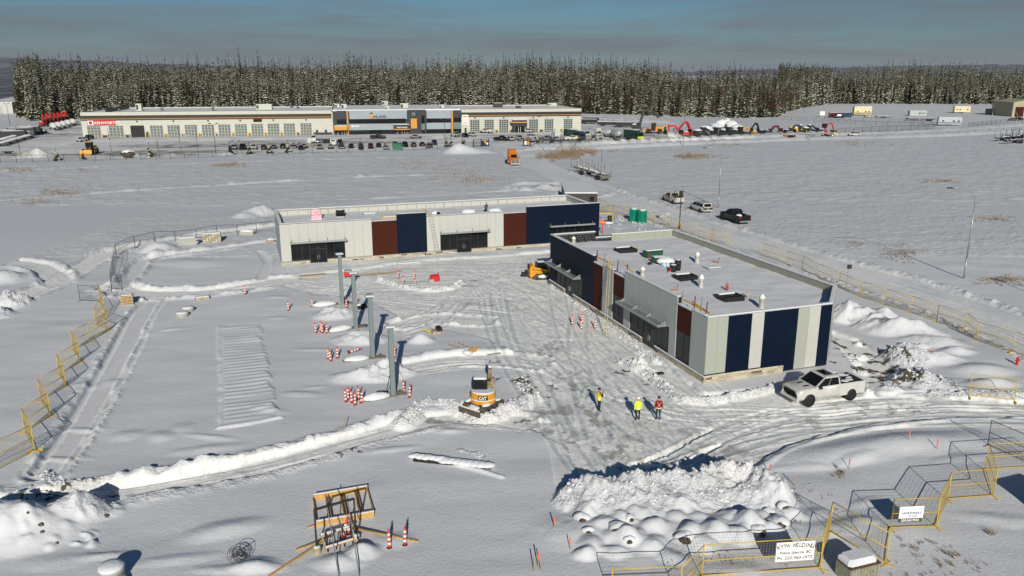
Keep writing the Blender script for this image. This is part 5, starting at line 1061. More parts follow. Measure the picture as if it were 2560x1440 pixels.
k, w, h = banner('banner', 'white banner for a glass firm above a black telephone strip on the fence', 2249, 1266, 2304, 1302, (2226, 1322), (2340, 1318))
MB().box(0, w, -.01, .01, h*.24, h).build('sheet', WB, k); MB().box(0, w*.96, -.01, .01, 0, h*.23).build('strip', INK, k)
text('NORTHWAY', h*.22, INKB, k, (w*.52, -.013, h*.50), (PI/2, 0, 0), align='CENTER', ext=.003, font_w=.004, sx=.9); text('GLASS', h*.19, INKB, k, (w*.55, -.013, h*.32), (PI/2, 0, 0), align='CENTER', ext=.003, shear=.3); text('250.563.9933', h*.2, WB, k, (w*.48, -.013, h*.05), (PI/2, 0, 0), align='CENTER', ext=.003, font_w=.004)
# ---- steel columns on the pump islands
ISL = [((856, 764), (775, 770), (882, 760)), ((890, 824), (818, 834), (917, 818)), ((932, 897), (856, 908), (966, 894)), ((983, 993), (903, 1008), (1017, 985))]
ORDN = ('beside the red heater', 'second from the far unit', 'third from the far unit', 'with black cables coiled at its foot')
for i, (c, a, b) in enumerate(ISL):
    x, y = G(*c, .2); k = thing('steel_column', 'tall grey steel column with a flat top plate, '+ORDN[i], 'column', (x, y, .05), .33, 'steel columns on the pump islands')
    MB().bbox(-.19, .19, -.19, .19, 0, 5.75, .03).build('shaft', PRIMER, k); MB().box(-.42, .42, -.36, .36, 5.752, 5.80).build('top_plate', STEEL, k); MB().bbox(-.38, .38, -.3, .3, 5.80, 5.88, .04).build('snow_cap', SNOW, k); MB().box(-.3, .3, -.3, .3, .12, .16).build('base_plate', PRIMER, k)
    for sx_ in (-.22, .22): MB().cyl((sx_, -.24, .16), .03, .1, 6).build('bolt', DARK, k)
    A = Vector(G(*a, .2)); B = Vector(G(*b, .2)); d = B-A; L_ = d.length; th = math.atan2(d.y, d.x)
    s = thing('pump_island', 'kerbed pump island with snow cushion under the column '+ORDN[i], 'island', (A.x, A.y, .16), th, 'pump islands')
    n = 8; po = [(L_-.45+.45*math.sin(t*PI/n), -.45*math.cos(t*PI/n)) for t in range(n+1)]+[(.45-.45*math.sin(t*PI/n), .45*math.cos(t*PI/n)) for t in range(n+1)]
    MB().plan(po, -.1, .22).build('kerb', M('kerb_steel', (.23, .26, .27), .6), s); MB().plan([(L_/2+(p-L_/2)*.95, q_*.8) for p, q_ in po], .22, .25).build('infill', M('gravel_fill', (.24, .20, .15), .9, var=.5, scale=9), s)
    MB().blob((L_*.33, 0, .24), L_*.3, .46, .42 if i != 2 else .34, i+5, .12, 16, 8, .25).build('snow_cushion', SNOW, s)
    if i == 0: MB().box(L_*.66, L_*.66+.5, -.4, -.2, .25, .6).build('forms', WOODG, s)
    qq = random.Random(i)
    for j in range(10): MB().bar((L_*.86+qq.uniform(-.4, .25), qq.uniform(-.3, .3), .25), (L_*.86+qq.uniform(-.4, .25), qq.uniform(-.3, .3), .42), .07, .05).build('rubble', M('rubble', (.16, .13, .10), .9), s)
def coil(label, loc, R_, n, seed, mat=BLACK, r=.022, flat=.5, name='cable_coil', cat='cable'):
    qq = random.Random(seed); k = thing(name, label, cat, loc)
    for j in range(n):
        a0 = qq.uniform(0, 6); tx, ty = qq.uniform(-.6, .6), qq.uniform(-.6, .6); rr = R_*qq.uniform(.7, 1.1)
        P = []
        for t in range(22): a = a0+t*.3; P.append((rr*math.cos(a)+qq.uniform(-.02, .02), rr*math.sin(a)*flat*1.2, max(.0, .12+flat*rr*.6*math.sin(a+a0)*ty+.2*rr*math.cos(a)*tx+.02*j)))
        MB().tube(P, r, 5).build('loop', mat, k)
    return k
x, y = G(957, 985, .3); coil('tangle of black cables lying on the nearest pump island', (x, y-.25, .25), .42, 8, 3, flat=1.1)
x, y = G(983, 985, .3); k = thing('riser_cable', 'black cable hanging down the steel column on the nearest island', 'cable', (x-.23, y-.35, .2)); MB().tube([(.12, .1, 1.9), (0, 0, 1.5), (-.1, 0, .9), (-.3, -.1, .4), (-.6, 0, .1)], .03, 5).build('cable', BLACK, k)
x, y = G(910, 815, .3); coil('black hose coil beside the second column', (x, y, .25), .38, 4, 8, flat=.5)
x, y, z = gp(600, 1400); k = thing('wire_coil', 'springy coil of dark wire sticking out of the drift', 'wire coil', (x, y, z+.1)); qq = random.Random(12)
for j in range(11):
    Tl = Matrix.Translation((qq.uniform(-.12, .12), qq.uniform(-.1, .1), qq.uniform(.0, .3))) @ Matrix.Rotation(qq.uniform(0, 6.3), 4, 'Z') @ Matrix.Rotation(qq.uniform(.5, 1.4), 4, 'X'); rr = qq.uniform(.32, .55); n_ = qq.randint(14, 20)
    MB().tube([(rr*math.cos(t*.33), rr*math.sin(t*.33), .01*t) for t in range(n_)], .012, 4, T=Tl).build('loop', M('rusty_wire', (.04, .035, .03), .7), k)
# ---- delineator posts
def delineator(loc, label, group, rz=0, fall=None, tilt=0):
    k = thing('delineator_post', label, 'traffic post', loc, rz, group)
    for o, nm in ((DEL['tube'], 'tube'), (DEL['base'], 'base'), (DEL['top'], 'top_loop')): obj(nm, o, k)
    for m in DEL['bands']: obj('reflective_band', m, k)
    if tilt: k.rotation_euler = (tilt, fall or 0, rz)
    elif fall: k.rotation_euler = (0, fall, rz)
    return k
DEL = dict(tube=MB().lathe([(.10, 0), (.095, .3), (.075, .8), (.055, 1.0), (.03, 1.06)], 10).mesh('tube', ORA), base=MB().lathe([(.2, -.06), (.2, .0), (.16, .05), (.1, .06)], 8).mesh('base', BLACK), top=MB().tube([(-.05, 0, 1.04), (-.045, 0, 1.13), (0, 0, 1.16), (.045, 0, 1.13), (.05, 0, 1.04)], .018, 5).mesh('top_loop', ORA),
    bands=[MB().lathe([(r0+.008, z), (r1+.008, z+.14)], 10).mesh('reflective_band', REFL) for z, r0, r1 in ((.22, .097, .092), (.48, .089, .083), (.74, .079, .072))])
g4 = 'orange and white posts round the pump islands'
for grp, lab, pts in ((g4, 'orange and white traffic post beside the pump island of the column with the red heater', ((781, 768), (867, 769), (892, 761))), (g4, 'orange and white traffic post in the row at the second pump island', ((790, 832), (802, 829), (806, 832), (817, 833))), (g4, 'orange and white traffic post beside the third pump island', ((821, 897), (827, 902), (844, 895))), (g4, 'orange and white traffic post in the tight cluster at the island with cables', ((865, 1004), (880, 1006), (888, 1012), (897, 998), (904, 1007), (870, 999))), (g4, 'orange and white traffic post at the column end of the island with cables', ((1009, 982), (1024, 993))),
        ('posts in the small round island', 'orange and white traffic post on the low round snow island by the red generator', ((995, 696), (1008, 712), (1036, 698), (1038, 716))), ('posts at the foot of the yellow ladder', 'orange and white traffic post at the foot of the yellow ladder', ((1430, 812), (1456, 808), (1453, 823), (1487, 821))), ('posts beside the long plank', 'orange and white traffic post upright beside the long plank', ((974, 1368), (1012, 1361)))):
    for j, p in enumerate(pts): x, y, z = gp(*p); delineator((x, y, z-.05), lab, grp, j*.7, rnd.uniform(-.06, .06))
for p, lab in (((721, 776), 'orange and white traffic post standing alone in the smooth snow, a wire tied to it'), ((613, 736), 'orange and white traffic post alone beside the ploughed lane'), ((987, 893), 'orange and white traffic post behind the nearest column')): x, y, z = gp(*p); delineator((x, y, z-.05), lab, None)
x, y, z = gp(872, 884, .5); delineator((x, y, z+.12), 'knocked over orange post half buried on the third island', None, .4, 1.35)
x, y, z = gp(857, 1345); delineator((x, y, z), 'tilted orange and white post inside the dark pipe frame', None, 0, .25); x, y, z = gp(872, 1334); delineator((x, y, z), 'upright orange and white post inside the dark pipe frame', None)
# ---- timber form, pipe frame, planks
A, B, C2, D = [Vector((*G(u, v, .42), .42)) for u, v in ((782, 1241), (918, 1218), (935, 1282), (790, 1307))]
o = (A+B+C2+D)/4; k = thing('form_box', 'yellow plywood form box with open bays lying in the snow', 'form box', (o.x, o.y, hz(o.x, o.y)-.05))
A, B, C2, D = [Vector((p.x-o.x, p.y-o.y, 0)) for p in (A, B, C2, D)]
def board(p, q_, z0, z1, t, m, nm): d = (q_-p).normalized(); n = Vector((-d.y, d.x, 0))*t; MB().add([x+Vector((0, 0, z)) for z in (z0, z1) for x in (p-n, q_-n, q_+n, p+n)], [(3, 2, 1, 0), (4, 5, 6, 7), (0, 1, 5, 4), (1, 2, 6, 5), (2, 3, 7, 6), (3, 0, 4, 7)]).build(nm, m, k)
for p, q_ in ((A, B), (D, C2)): board(p, q_, .0, .42, .025, WOOD, 'side_board')
for t in (0, .22, .27, .49, .54, .76, .81, 1): board(A+(B-A)*t*.998+(D-A)*.02, D+(C2-D)*t*.998+(A-D)*.02, .01, .36, .014, WOOD, 'cross_board')
for p, q_ in ((A, B), (D, C2)): board(p+(q_-p)*.01, q_, .42, .47, .05, SNOW, 'snow_cap')
PIPE = M('dark_pipe', (.03, .024, .02), .6)
A = Vector(gp(793, 1383)); B = Vector(gp(891, 1353)); k = thing('pipe_frame', 'dark square pipe frame standing on two concrete stubs', 'frame', A); d = B-A; d.z = 0; dz = B.z-A.z
MB().tube([(0, 0, .2), (0, 0, 2.5)], .05, 8).build('upright', PIPE, k); MB().tube([d+Vector((0, 0, .2)), d+Vector((0, 0, 2.5))], .05, 8).build('upright', PIPE, k); MB().bar(Vector((0, 0, 2.5)), d+Vector((0, 0, 2.5)), .1).build('crossbar', PIPE, k)
SON = M('cardboard_tube_concrete', (.34, .29, .19), .9, var=.15)
for p in (Vector((0, 0, 0)), d): MB().cyl(p+Vector((0, 0, -.6)), .2, .98, 14).build('concrete_stub', SON, k); MB().blob(p+Vector((0, 0, .38)), .19, .19, .06, 3, .1, flat=.2).build('snow_cap', SNOW, k)
k = thing('bolt_template', 'timber anchor template with upright black bolts under the pipe frame', 'template', A+d*.5+Vector((.1, .15, .05)), math.atan2(d.y, d.x))
for y_ in (-.35, .35):
    MB().box(-.9, .9, y_-.06, y_+.06, .25+(y_ > 0)*.35, .31+(y_ > 0)*.35).build('rail', WOOD, k); MB().bbox(-.85, .85, y_-.05, y_+.05, .312+(y_ > 0)*.35, .37+(y_ > 0)*.35, .02).build('snow_cap', SNOW, k)
for i in range(4): MB().tube([(-.7+i*.45, -.3, -.2), (-.7+i*.45, .1, .9)], .035, 6).build('bolt', BLACK, k)
for x_ in (-.8, .8): MB().bar((x_, -.4, -.1), (x_, .4, .6), .09).build('stake', WOODG, k)
def plank(lb, a, b, za=0, zb=0, w=.14, t=.05, m=WOOD, nm='plank', cat='plank'):
    A = Vector(gp(*a, .3)); B = Vector(gp(*b, .3)); A.z += za; B.z += zb; k_ = MB().bar(Vector((0, 0, 0)), B-A, w, t).build(nm, m, None, A); tag(k_, lb, cat)
plank('long yellow plank pointing past the two upright posts', (879, 1334), (1046, 1355), .35, .05); plank('short plank leaning out from the left of the pipe frame', (739, 1377), (827, 1361), .05, .4); plank('long plank sloping down to the bottom edge from the template', (672, 1441), (824, 1359), .02, .35)
plank('thin silver pole leaning on the crossbar, nearer the left stub', (848, 1445), (820, 1335), .0, 2.3, .05, .05, STEEL, 'pole', 'pole'); plank('thin silver pole leaning on the crossbar, nearer the right stub', (899, 1445), (873, 1330), .0, 2.2, .05, .05, STEEL, 'pole', 'pole')
plank('short timber half buried behind the form box', (768, 1320), (790, 1316), .03, .1)
# ---- survey stakes
PKT = M('fluorescent_tape', (.80, .16, .06), .6)
def stake(u, v, lb, h=.75, tp=True):
    x, y, z = gp(u, v); k = thing('survey_stake', lb, 'stake', (x, y, z-.1), rnd.uniform(0, 3)); MB().box(-.025, .025, -.015, .015, 0, h).build('lath', WOODG, k)
    if tp: MB().box(-.032, .032, -.022, .022, h*.55, h+.02).build('tape', PKT, k)
for u, v, lb in ((1386, 1320, 'orange topped stake left of the snowed over boulders'), (1425, 1374, 'orange topped stake between the boulders and the dark stakes'), (1925, 1184, 'orange topped stake at the corner of the ploughed yard'), (1987, 1215, 'orange topped stake behind the last boulder'), (2122, 1172, 'orange topped stake beside the small twig'), (2272, 1100, 'orange topped stake on the smooth bank by the drive'), (2342, 1122, 'orange topped stake nearest the black fence panel')): stake(u, v, lb)
for u, v, lb, t in ((1335, 1428, 'tall dark stake in the group of three', 0), (1345, 1418, 'short dark stake with pink tape in the group of three', 1), (1352, 1428, 'tall dark stake with pink tape in the group of three', 0), (862, 1070, 'single thin stake alone in smooth snow', 0)): stake(u, v, lb, .95, t)
# ---- concrete barrel, utility box, log, boulders
x, y, z = gp(283, 1452, .4); k = thing('concrete_barrel', 'round concrete riser with a thick snow cap', 'concrete riser', (x, y, z-.2)); MB().lathe([(.55, -.2), (.55, .75), (.58, .76), (.58, .9)], 22).build('barrel', CONC, k); MB().lathe([(.57, .9), (.6, .97), (.55, 1.08), (.3, 1.15), (.02, 1.17)], 22).build('snow_cap', SNOW, k); MB().blob((.5, -.1, .2), .35, .3, .3, 2).build('side_drift', SNOW, k)
x, y, z = gp(2140, 1440); k = thing('utility_kiosk', 'ribbed grey green utility box with a rusty lid under thick snow', 'utility box', (x, y, z-.1), .33); KM = M('grey_green_steel', (.26, .26, .19), .6, var=.2, dirt=(.12, .09, .06, .6))
MB().box(-.85, .85, -.5, .5, 0, .95).build('body', KM, k)
for i in range(9): MB().box(-.8+i*.19, -.72+i*.19, -.53, -.501, .05, .9).build('rib', KM, k)
MB().box(-.9, .9, -.56, .56, .95, 1.02).build('lid', M('rusty_lid', (.10, .045, .03), .8, var=.3), k); MB().bbox(-.88, .82, -.45, .54, 1.021, 1.32, .14).build('snow_cap', SNOW, k)
ROCK = M('brown_rock', (.09, .065, .045), .9, var=.5, scale=5, bump=.05); LOGM = M('dark_bark', (.028, .02, .015), .95, var=.5, scale=7, bump=.04)
A = Vector(gp(1036, 1150, .4)); B = Vector(gp(1228, 1172, .4)); k = thing('fallen_log', 'fallen dark log half buried under a roll of snow', 'log', (A.x, A.y, A.z+.1)); d = B-A
MB().tube([(0, 0, 0), d*.35, d*.7, d], [.24, .22, .2, .17], 10).build('trunk', LOGM, k)
sb = MB()
for j in range(13): t = .02+j*.078; sb.blob(d*t+Vector((0, .06, .16+(.0 if j < 5 else -.06))), .55, .26+.03*(j % 3)+(.0 if j < 5 else .08), .17, j, .12, 10, 6, .9)
sb.build('snow_cap', SNOW, k)
for i, (u, v, r) in enumerate(((1456, 1294, .42), (1545, 1322, .5), (1713, 1342, .45), (1900, 1324, .42), (1923, 1280, .34), (1951, 1305, .46), (1471, 1324, .28), (1573, 1346, .26), (1576, 1292, .24), (1960, 1262, .35))):
    x, y, z = gp(u, v, .4); k = thing('boulder', 'brown boulder showing through the long snowed over row', 'boulder', (x, y-.1, z), i, 'boulders in the snowed over row'); k.rotation_euler = (0, 0, rnd.uniform(-.4, .4)); MB().blob((0, -.30*r-.1, -.05), r*.6, r*.4, r*.42, i+30, .4, 10, 7).build('rock', ROCK, k); MB().blob((0, .35*r, -r*.18), r*1.15, r*.9, r*.8, i+60, .22, 18, 12, 1).build('snow_cap', SNOW, k)
for i, (u, v, r) in enumerate(((102, 1312, .13), (105, 1330, .1), (142, 1358, .08), (265, 1290, .12), (70, 1282, .08))):
    x, y, z = gp(u, v, .6); tag(MB().blob((0, 0, 0), r, r*.8, r, i, .3).build('rock', ROCK, None, (x, y, z)), 'dark clod poking out of the white heap beside the lower lane', 'rock', 'dark clods in the white heap')
# ---- left side odds and ends
x, y, z = gp(320, 760); k = thing('pallet_stack', 'pallets stood on edge in a brown stack with snow on top', 'pallets', (x, y, z-.05), .3)
for i in range(2):
    for j in range(6): MB().box(-.6+i*.0, .6, -.45+i*.5, -.41+i*.5, .05+j*.17, .05+j*.17+.11).build('slat', WOOD if j % 2 else WOODG, k)
    for x_ in (-.55, 0, .47): MB().box(x_, x_+.09, -.41+i*.5, -.3+i*.5, 0, 1.05).build('bearer', WOODG, k)
for j in range(7): MB().box(-.62+j*.2, -.55+j*.2+.04, -.5, .5, 1.06, 1.09).build('slat', WOOD, k)
MB().bbox(-.55, .55, -.45, .45, 1.092, 1.17, .06).build('snow_cap', SNOW, k)
for (u, v), lb in (((456, 790), 'snow capped concrete ring, the front one of two'), ((470, 777), 'snow capped concrete ring standing behind the other ring')):
    x, y, z = gp(u, v); k = thing('concrete_ring', lb, 'concrete ring', (x, y, z-.1)); MB().lathe([(.62, 0), (.62, .42), (.5, .44)], 20).build('ring', CONC, k); MB().lathe([(.6, .44), (.6, .5), (.3, .56), (.02, .57)], 20).build('snow_cap', SNOW, k)
x, y, z = gp(506, 748); k = thing('paving_pallet', 'low pallet of brown paving stones with snow on top', 'pallet', (x, y, z-.05), .5)
for i in range(5): MB().box(-.7+i*.28, -.44+i*.28, -.45, .45, .1, .36).build('block', STONES[i % 3], k)
MB().box(-.72, .72, -.47, .47, 0, .1).build('pallet', WOODG, k); MB().bbox(-.68, .68, -.43, .43, .362, .45, .05).build('snow_cap', SNOW, k)
x, y, z = gp(531, 605); k = thing('stone_crate', 'shrink wrapped cube of tan building stone with snow lid', 'stone pallet', (x, y, z), .3)
for i in range(5):
    for j in range(6): MB().bbox(-1.25+j*.42, -.85+j*.42, -.6, .6, .02+i*.26, .26+i*.26, .03).build('block', STONES[(i*3+j) % 4], k)
MB().bbox(-1.25, 1.25, -.6, .6, 1.33, 1.45, .07).build('snow_cap', SNOW, k)
x, y, z = gp(470, 612); k = thing('wrapped_boards', 'stack of white wrapped boards under snow beside the stone cube', 'boards', (x, y, z), .3)
for i in range(6): MB().bbox(-1.3+.1*(i % 2), 1.2+.15*(i % 3), -.5, .5, .05+i*.16, .17+i*.16, .03).build('board', WHITE, k)
MB().bbox(-1.2, 1.1, -.48, .48, 1.03, 1.18, .08).build('snow_cap', SNOW, k)
x, y, z = gp(618, 586); k = thing('snowy_mixer', 'low snow covered load by the black chain link fence', 'load', (x, y, z)); MB().bbox(-1.1, 1.1, -.5, .5, 0, .45, .08).build('load', CONC, k); MB().blob((0, 0, .5), 1.2, .6, .35, 4, .15, flat=.3).build('snow_cap', SNOW, k)
x, y, z = gp(678, 607); k = thing('scrap_bale', 'tan bale half under snow by the end wall', 'bale', (x, y, z)); MB().blob((0, 0, .2), .7, .5, .45, 7, .25).build('bale', WOODG, k); MB().blob((0, .1, .45), .6, .45, .25, 8, .1, flat=.4).build('snow_cap', SNOW, k)
# ---- yard odds and ends
x, y, z = gp(1087, 703); k = thing('generator', 'red portable generator in the snow by the round island', 'generator', (x, y, z), .3); MB().bbox(-.55, .55, -.4, .4, .1, .8, .12).build('hood', RED, k); MB().box(-.75, -.2, -.42, .2, .0, .35).build('tank', CONC, k); MB().bar((.3, -.2, .8), (.5, -.1, 1.1), .08).build('handle', RED, k)
x, y, z = gp(871, 694); k = thing('site_heater', 'red site heater with grey top behind the first column', 'heater', (x, y, z), .2); MB().bbox(-.5, .5, -.35, .35, .25, .75, .08).build('casing', RED, k); MB().bbox(-.45, .45, -.3, .3, .752, 1.0, .08).build('top', STEEL, k)
for x_ in (-.4, .34): MB().box(x_, x_+.06, -.3, .3, 0, .25).build('leg', DARK, k)
STRAW = M('straw', (.42, .30, .13), .95, var=.4, scale=8)
sm = MB(); qq = random.Random(4); x0, y0 = G(880, 690, .1); x1, y1 = G(1005, 676, .1)
for i in range(900): t = qq.random(); x = x0+(x1-x0)*t; y = y0+(y1-y0)*t+qq.gauss(0, .5*(1-t)+.12); z = hz(x, y); a = qq.uniform(0, PI); l = qq.uniform(.15, .35); sm.add([(x, y, z+.03), (x+l*math.cos(a), y+l*math.sin(a), z+.05), (x+.03, y+.04, z+.04)], [(0, 1, 2)])
s_ = stuff(sm.build('straw', STRAW)); s_['label'] = 'trail of yellow straw on the packed snow behind the columns'; s_['category'] = 'straw'
x, y, z = gp(1090, 832); k = thing('trench_bucket', 'black and tan digger bucket lying in the snow', 'bucket', (x, y, z-.05), .4); MB().prism([(-.45, .1), (-.3, 0), (.35, .05), (.5, .45), (.4, .6), (.3, .25), (-.35, .35)], -.4, .4).build('shell', WOODG, k); MB().box(.1, .5, -.42, .42, .3, .62).build('back', BLACK, k); MB().bar((-.5, 0, .2), (-1.2, .2, .5), .12).build('link', YEL, k)
x, y, z = gp(1178, 878); k = thing('form_lumber', 'broken yellow form lumber sticking out of the drift', 'lumber', (x, y, z-.05), .3)
for i in range(4): MB().bar((-.5+i*.25, -.3+.1*i, .1), (-.1+i*.3, -.25+.15*i, .55), .35, .05).build('board', WOOD, k)
MB().bar((-.3, .2, .2), (-1.6, 2.2, .3), .12, .08).build('beam', WOODG, k); MB().bar((.3, .3, .2), (-.6, 2.4, .25), .1, .06).build('beam', WOODG, k); MB().blob((-.4, -.2, .15), .45, .35, .22, 3).build('snow_cap', SNOW, k)
for i in range(4): MB().bar((-1.4+i*.35, 1.9-i*.4, .2), (-1.4+i*.35, 1.95-i*.4, .6), .05).build('stake', WOODG, k)
plank('single snow topped board lying beside the main track', (1219, 891), (1252, 886), .12, .12, .3, .08, CONC); 
for u, v, lb in ((1022, 660, 'long flat snow covered slab by the front of the far unit'), (782, 690, 'short weathered board lying in front of the far unit')): x, y, z = gp(u, v); k = thing('slab', lb, 'slab', (x, y, z), .33); MB().bbox(-1.6, 1.6, -.4, .4, 0, .16, .03).build('slab', WOODG if u < 900 else CONC, k); (MB().bbox(-1.5, 1.5, -.3, .4, .161, .26, .05).build('snow_cap', SNOW, k) if u > 900 else None)
x, y, z = gp(905, 772, .2); k = thing('barrel', 'black drum lying on its side beside the second column', 'drum', (x, y, z+.25), .6); MB().cyl((-.4, 0, 0), .27, .85, 14, axis='x').build('shell', BLACK, k); MB().blob((-.3, 0, .2), .35, .22, .14, 3, .1, flat=.3).build('snow_cap', SNOW, k)
x, y, z = gp(1650, 935); tag(MB().box(-.3, .3, -.2, .2, 0, .12).build('vent_cover', DARK, None, (x, y, z), .3), 'small dark grate lying in the snow by the striped corner', 'grate')
# ---- toilets
for (u, v), lb in (((1584, 553), 'green portable toilet, the one farther from the street lamp'), ((1605, 557), 'green portable toilet beside the street fence')):
    x, y, z = gp(u, v); GT = M('toilet_green', (.0, .22, .13), .45); k = thing('portable_toilet', lb, 'toilet', (x, y, z-.05), .62)
    MB().bbox(-.55, .55, -.58, .58, .1, 2.1, .06).build('cabin', GT, k); MB().box(-.42, .42, -.61, -.581, .15, 1.98).build('door', M('toilet_door', (.0, .16, .10), .45), k); MB().box(-.6, .6, -.62, .62, 0, .1).build('skid', BLACK, k)
    MB().lathe([(.72, 2.1), (.6, 2.22), (.2, 2.3)], 4, T=Matrix.Rotation(PI/4, 4, 'Z')).build('roof', M('toilet_roof', (.45, .62, .55), .5), k); MB().blob((0, 0, 2.25), .58, .6, .12, 3, .06, 12, 6, .2).build('snow_cap', SNOW, k); MB().cyl((.4, .45, 2.1), .05, .4, 8).build('vent_pipe', GT, k)
# yellow gate, black and orange bits beyond the navy corner
x, y, z = gp(1512, 550); k = thing('barrier', 'yellow hinged barrier rail beside the navy corner', 'barrier', (x, y, z)); MB().bar((-1.5, 0, 1.15), (1.4, .1, 1.15), .12).build('rail', YEL, k); MB().bar((1.4, .1, 1.15), (1.2, 0, 0), .1).build('leg', YEL, k); MB().bar((1.4, .1, 1.15), (1.7, .1, 0), .05).build('brace', DARK, k); MB().blob((.9, -.2, .2), .25, .2, .2, 3).build('weight', CAT, k)
x, y, z = gp(1524, 558); k = thing('compressor', 'black sheeted machine under snow beside the yellow barrier', 'machine', (x, y, z)); MB().bbox(-.35, .35, -.3, .3, .1, 1.25, .06).build('casing', BLACK, k); MB().blob((-.3, -.4, .1), 1.0, .45, .25, 3, .2, flat=.4).build('snow_cap', SNOW, k)
x, y, z = gp(1506, 583); k = thing('orange_tripod', 'red post with torn orange netting behind the black parapet', 'post', (x, y, z)); MB().bar((0, 0, 0), (.05, 0, 1.5), .14).build('post', RED, k); MB().blob((-.1, 0, 1.7), .6, .15, .28, 4, .5).build('netting', PKT, k)
# ---- lamps and signs
def street_lamp(u, v, lb, h=9.0, arm=(-2.2, .9), group='street lamps along the two roads', rs_=.11, sc=1.):
    x, y = G(u, v, .1); z = hz(x, y); k = thing('street_lamp', lb, 'street lamp', (x, y, z-.1), 0, group); P = [(0, 0, 0), (0, 0, h*.55), (0, 0, h)]
    MB().tube([(0, 0, 0), (0, 0, h*.3)], rs_*sc, 8).build('base_section', STEEL, k); MB().tube([(0, 0, h*.3), (0, 0, h)], rs_*.85*sc, 8, r2=rs_*.6*sc).build('pole', STEEL, k)
    cu = [(arm[0]*(1-math.cos(t*PI/2/8)), 0, h+arm[1]*2.3*math.sin(t*PI/2/8)) for t in range(9)]+[(arm[0]*1.35, 0, h+arm[1]*2.25)]
    MB().tube(cu, rs_*.55*sc, 7).build('arm', STEEL, k); a = cu[-1]; MB().bbox(a[0]-.55, a[0]+.05, -.13, .13, a[2]-.08, a[2]+.06, .04).build('lamp_head', DARK, k); return k
street_lamp(2409, 699, 'tall curved street lamp beside the empty field, its base nearest the street sign'); street_lamp(1795, 522, 'tall curved street lamp between the minivan and the black pickup', 9.0)
street_lamp(1503, 432, 'curved street lamp behind the log trailer'); street_lamp(1372, 384, 'curved street lamp by the brown brush at the road fork'); street_lamp(1708, 366, 'curved street lamp in front of the red excavators'); street_lamp(2024, 352, 'curved street lamp over the flat deck trailer'); street_lamp(2293, 341, 'curved street lamp at the yard gate by the grey camper'); street_lamp(2474, 334, 'curved street lamp next to the dark stake trailers')
street_lamp(1794, 352, 'curved lamp standing among the snow covered machines', 8); street_lamp(2535, 345, 'curved street lamp beyond the dark stake trailers', 8)
x, y = G(1698, 577, .1); k = thing('lamp_post', 'black lamp post with a box head beside the yellow fence', 'lamp post', (x, y, hz(x, y)-.1)); MB().lathe([(.22, 0), (.2, .8), (.09, 1.0), (.075, 5.2)], 10).build('pole', DARK, k); MB().bbox(-.28, .28, -.2, .2, 5.2, 6.1, .04).build('lamp_head', BLACK, k)
x, y = G(2112, 724, .1); k = thing('street_sign', 'small grey sign on a leaning post by the street fence', 'sign', (x, y, hz(x, y))); MB().bar((0, 0, -.2), (.22, 0, 2.5), .06).build('post', STEEL, k); MB().box(-.02, .5, -.03, .01, 2.35, 2.85).build('plate', DARK, k)
x, y = G(2562, 731, .1); k = thing('street_sign', 'dark post at the field edge beyond the street', 'sign', (x, y, hz(x, y))); MB().bar((0, 0, -.2), (0, 0, 2.6), .1).build('post', DARK, k); MB().box(-.3, .3, -.06, -.05, 1.9, 2.6).build('plate', DARK, k)
for u, v, lb in ((2475, 701, 'thin stake in the field beside the curved lamp, its top bent'), (2462, 699, 'thin upright stake in the field nearest the curved lamp')): stake(u, v, lb, .8, 0)
x, y, z = gp(2542, 912); k = thing('hydrant', 'red fire hydrant against the fence by the street', 'hydrant', (x, y, z)); MB().lathe([(.17, 0), (.15, .1), (.14, .7), (.18, .72), (.14, .9), (.04, 1.0)], 10).build('barrel', RED, k); MB().cyl((-.28, 0, .55), .07, .56, 8, axis='x').build('nozzle', RED, k); k.scale = (.7,)*3
for u, v in ((2330, 880), (2345, 884)): x, y, z = gp(u, v, .5)
x, y, z = gp(2342, 882, .5); tag(MB().bar((-.7, .2, .05), (.6, -.2, .1), .22, .08).build('netting_strip', PKT, None, (x, y, z)), 'strip of orange netting lying on the spoil heap', 'netting')
# ------------------------------------------------------------------ vehicles
def paint(nm, c, dirty=None): return M('paint_'+nm, c, .28, .1, .05, 2, spec=.5, dirt=dirty)
PW = paint('white', (.56, .555, .52), (.45, .41, .33, .3)); PB = paint('black', (.008, .008, .009)); PS = paint('silver', (.34, .35, .36)); PG = paint('grey', (.11, .12, .13)); PR = paint('maroon', (.06, .012, .015)); PBG = paint('beige', (.40, .34, .24)); PBL = paint('blue', (.03, .05, .09)); PT = paint('tan_white', (.52, .48, .39), (.42, .34, .2, .4))
RIM = M('alloy', (.30, .30, .31), .35, .6); TAIL = M('tail_lamp', (.25, .01, .01), .3); HEAD = M('head_lamp', (.55, .57, .58), .15)
def loft(st, w):
    m = MB(); v = []; n = 10
    for x, zb, zt, k in st:
        a = w*k; v += [(x, -a*.86, zb), (x, a*.86, zb), (x, a, zb+.16), (x, a, zt-.2), (x, a*.95, zt-.05), (x, a*.82, zt), (x, -a*.82, zt), (x, -a*.95, zt-.05), (x, -a, zt-.2), (x, -a, zb+.16)]
    f = [(i*n+j, i*n+(j+1) % n, (i+1)*n+(j+1) % n, (i+1)*n+j) for i in range(len(st)-1) for j in range(n)]+[tuple(range(n)), tuple(range(len(v)-1, len(v)-n-1, -1))]
    f = [t[::-1] for t in f]; return m.add(v, f, True)
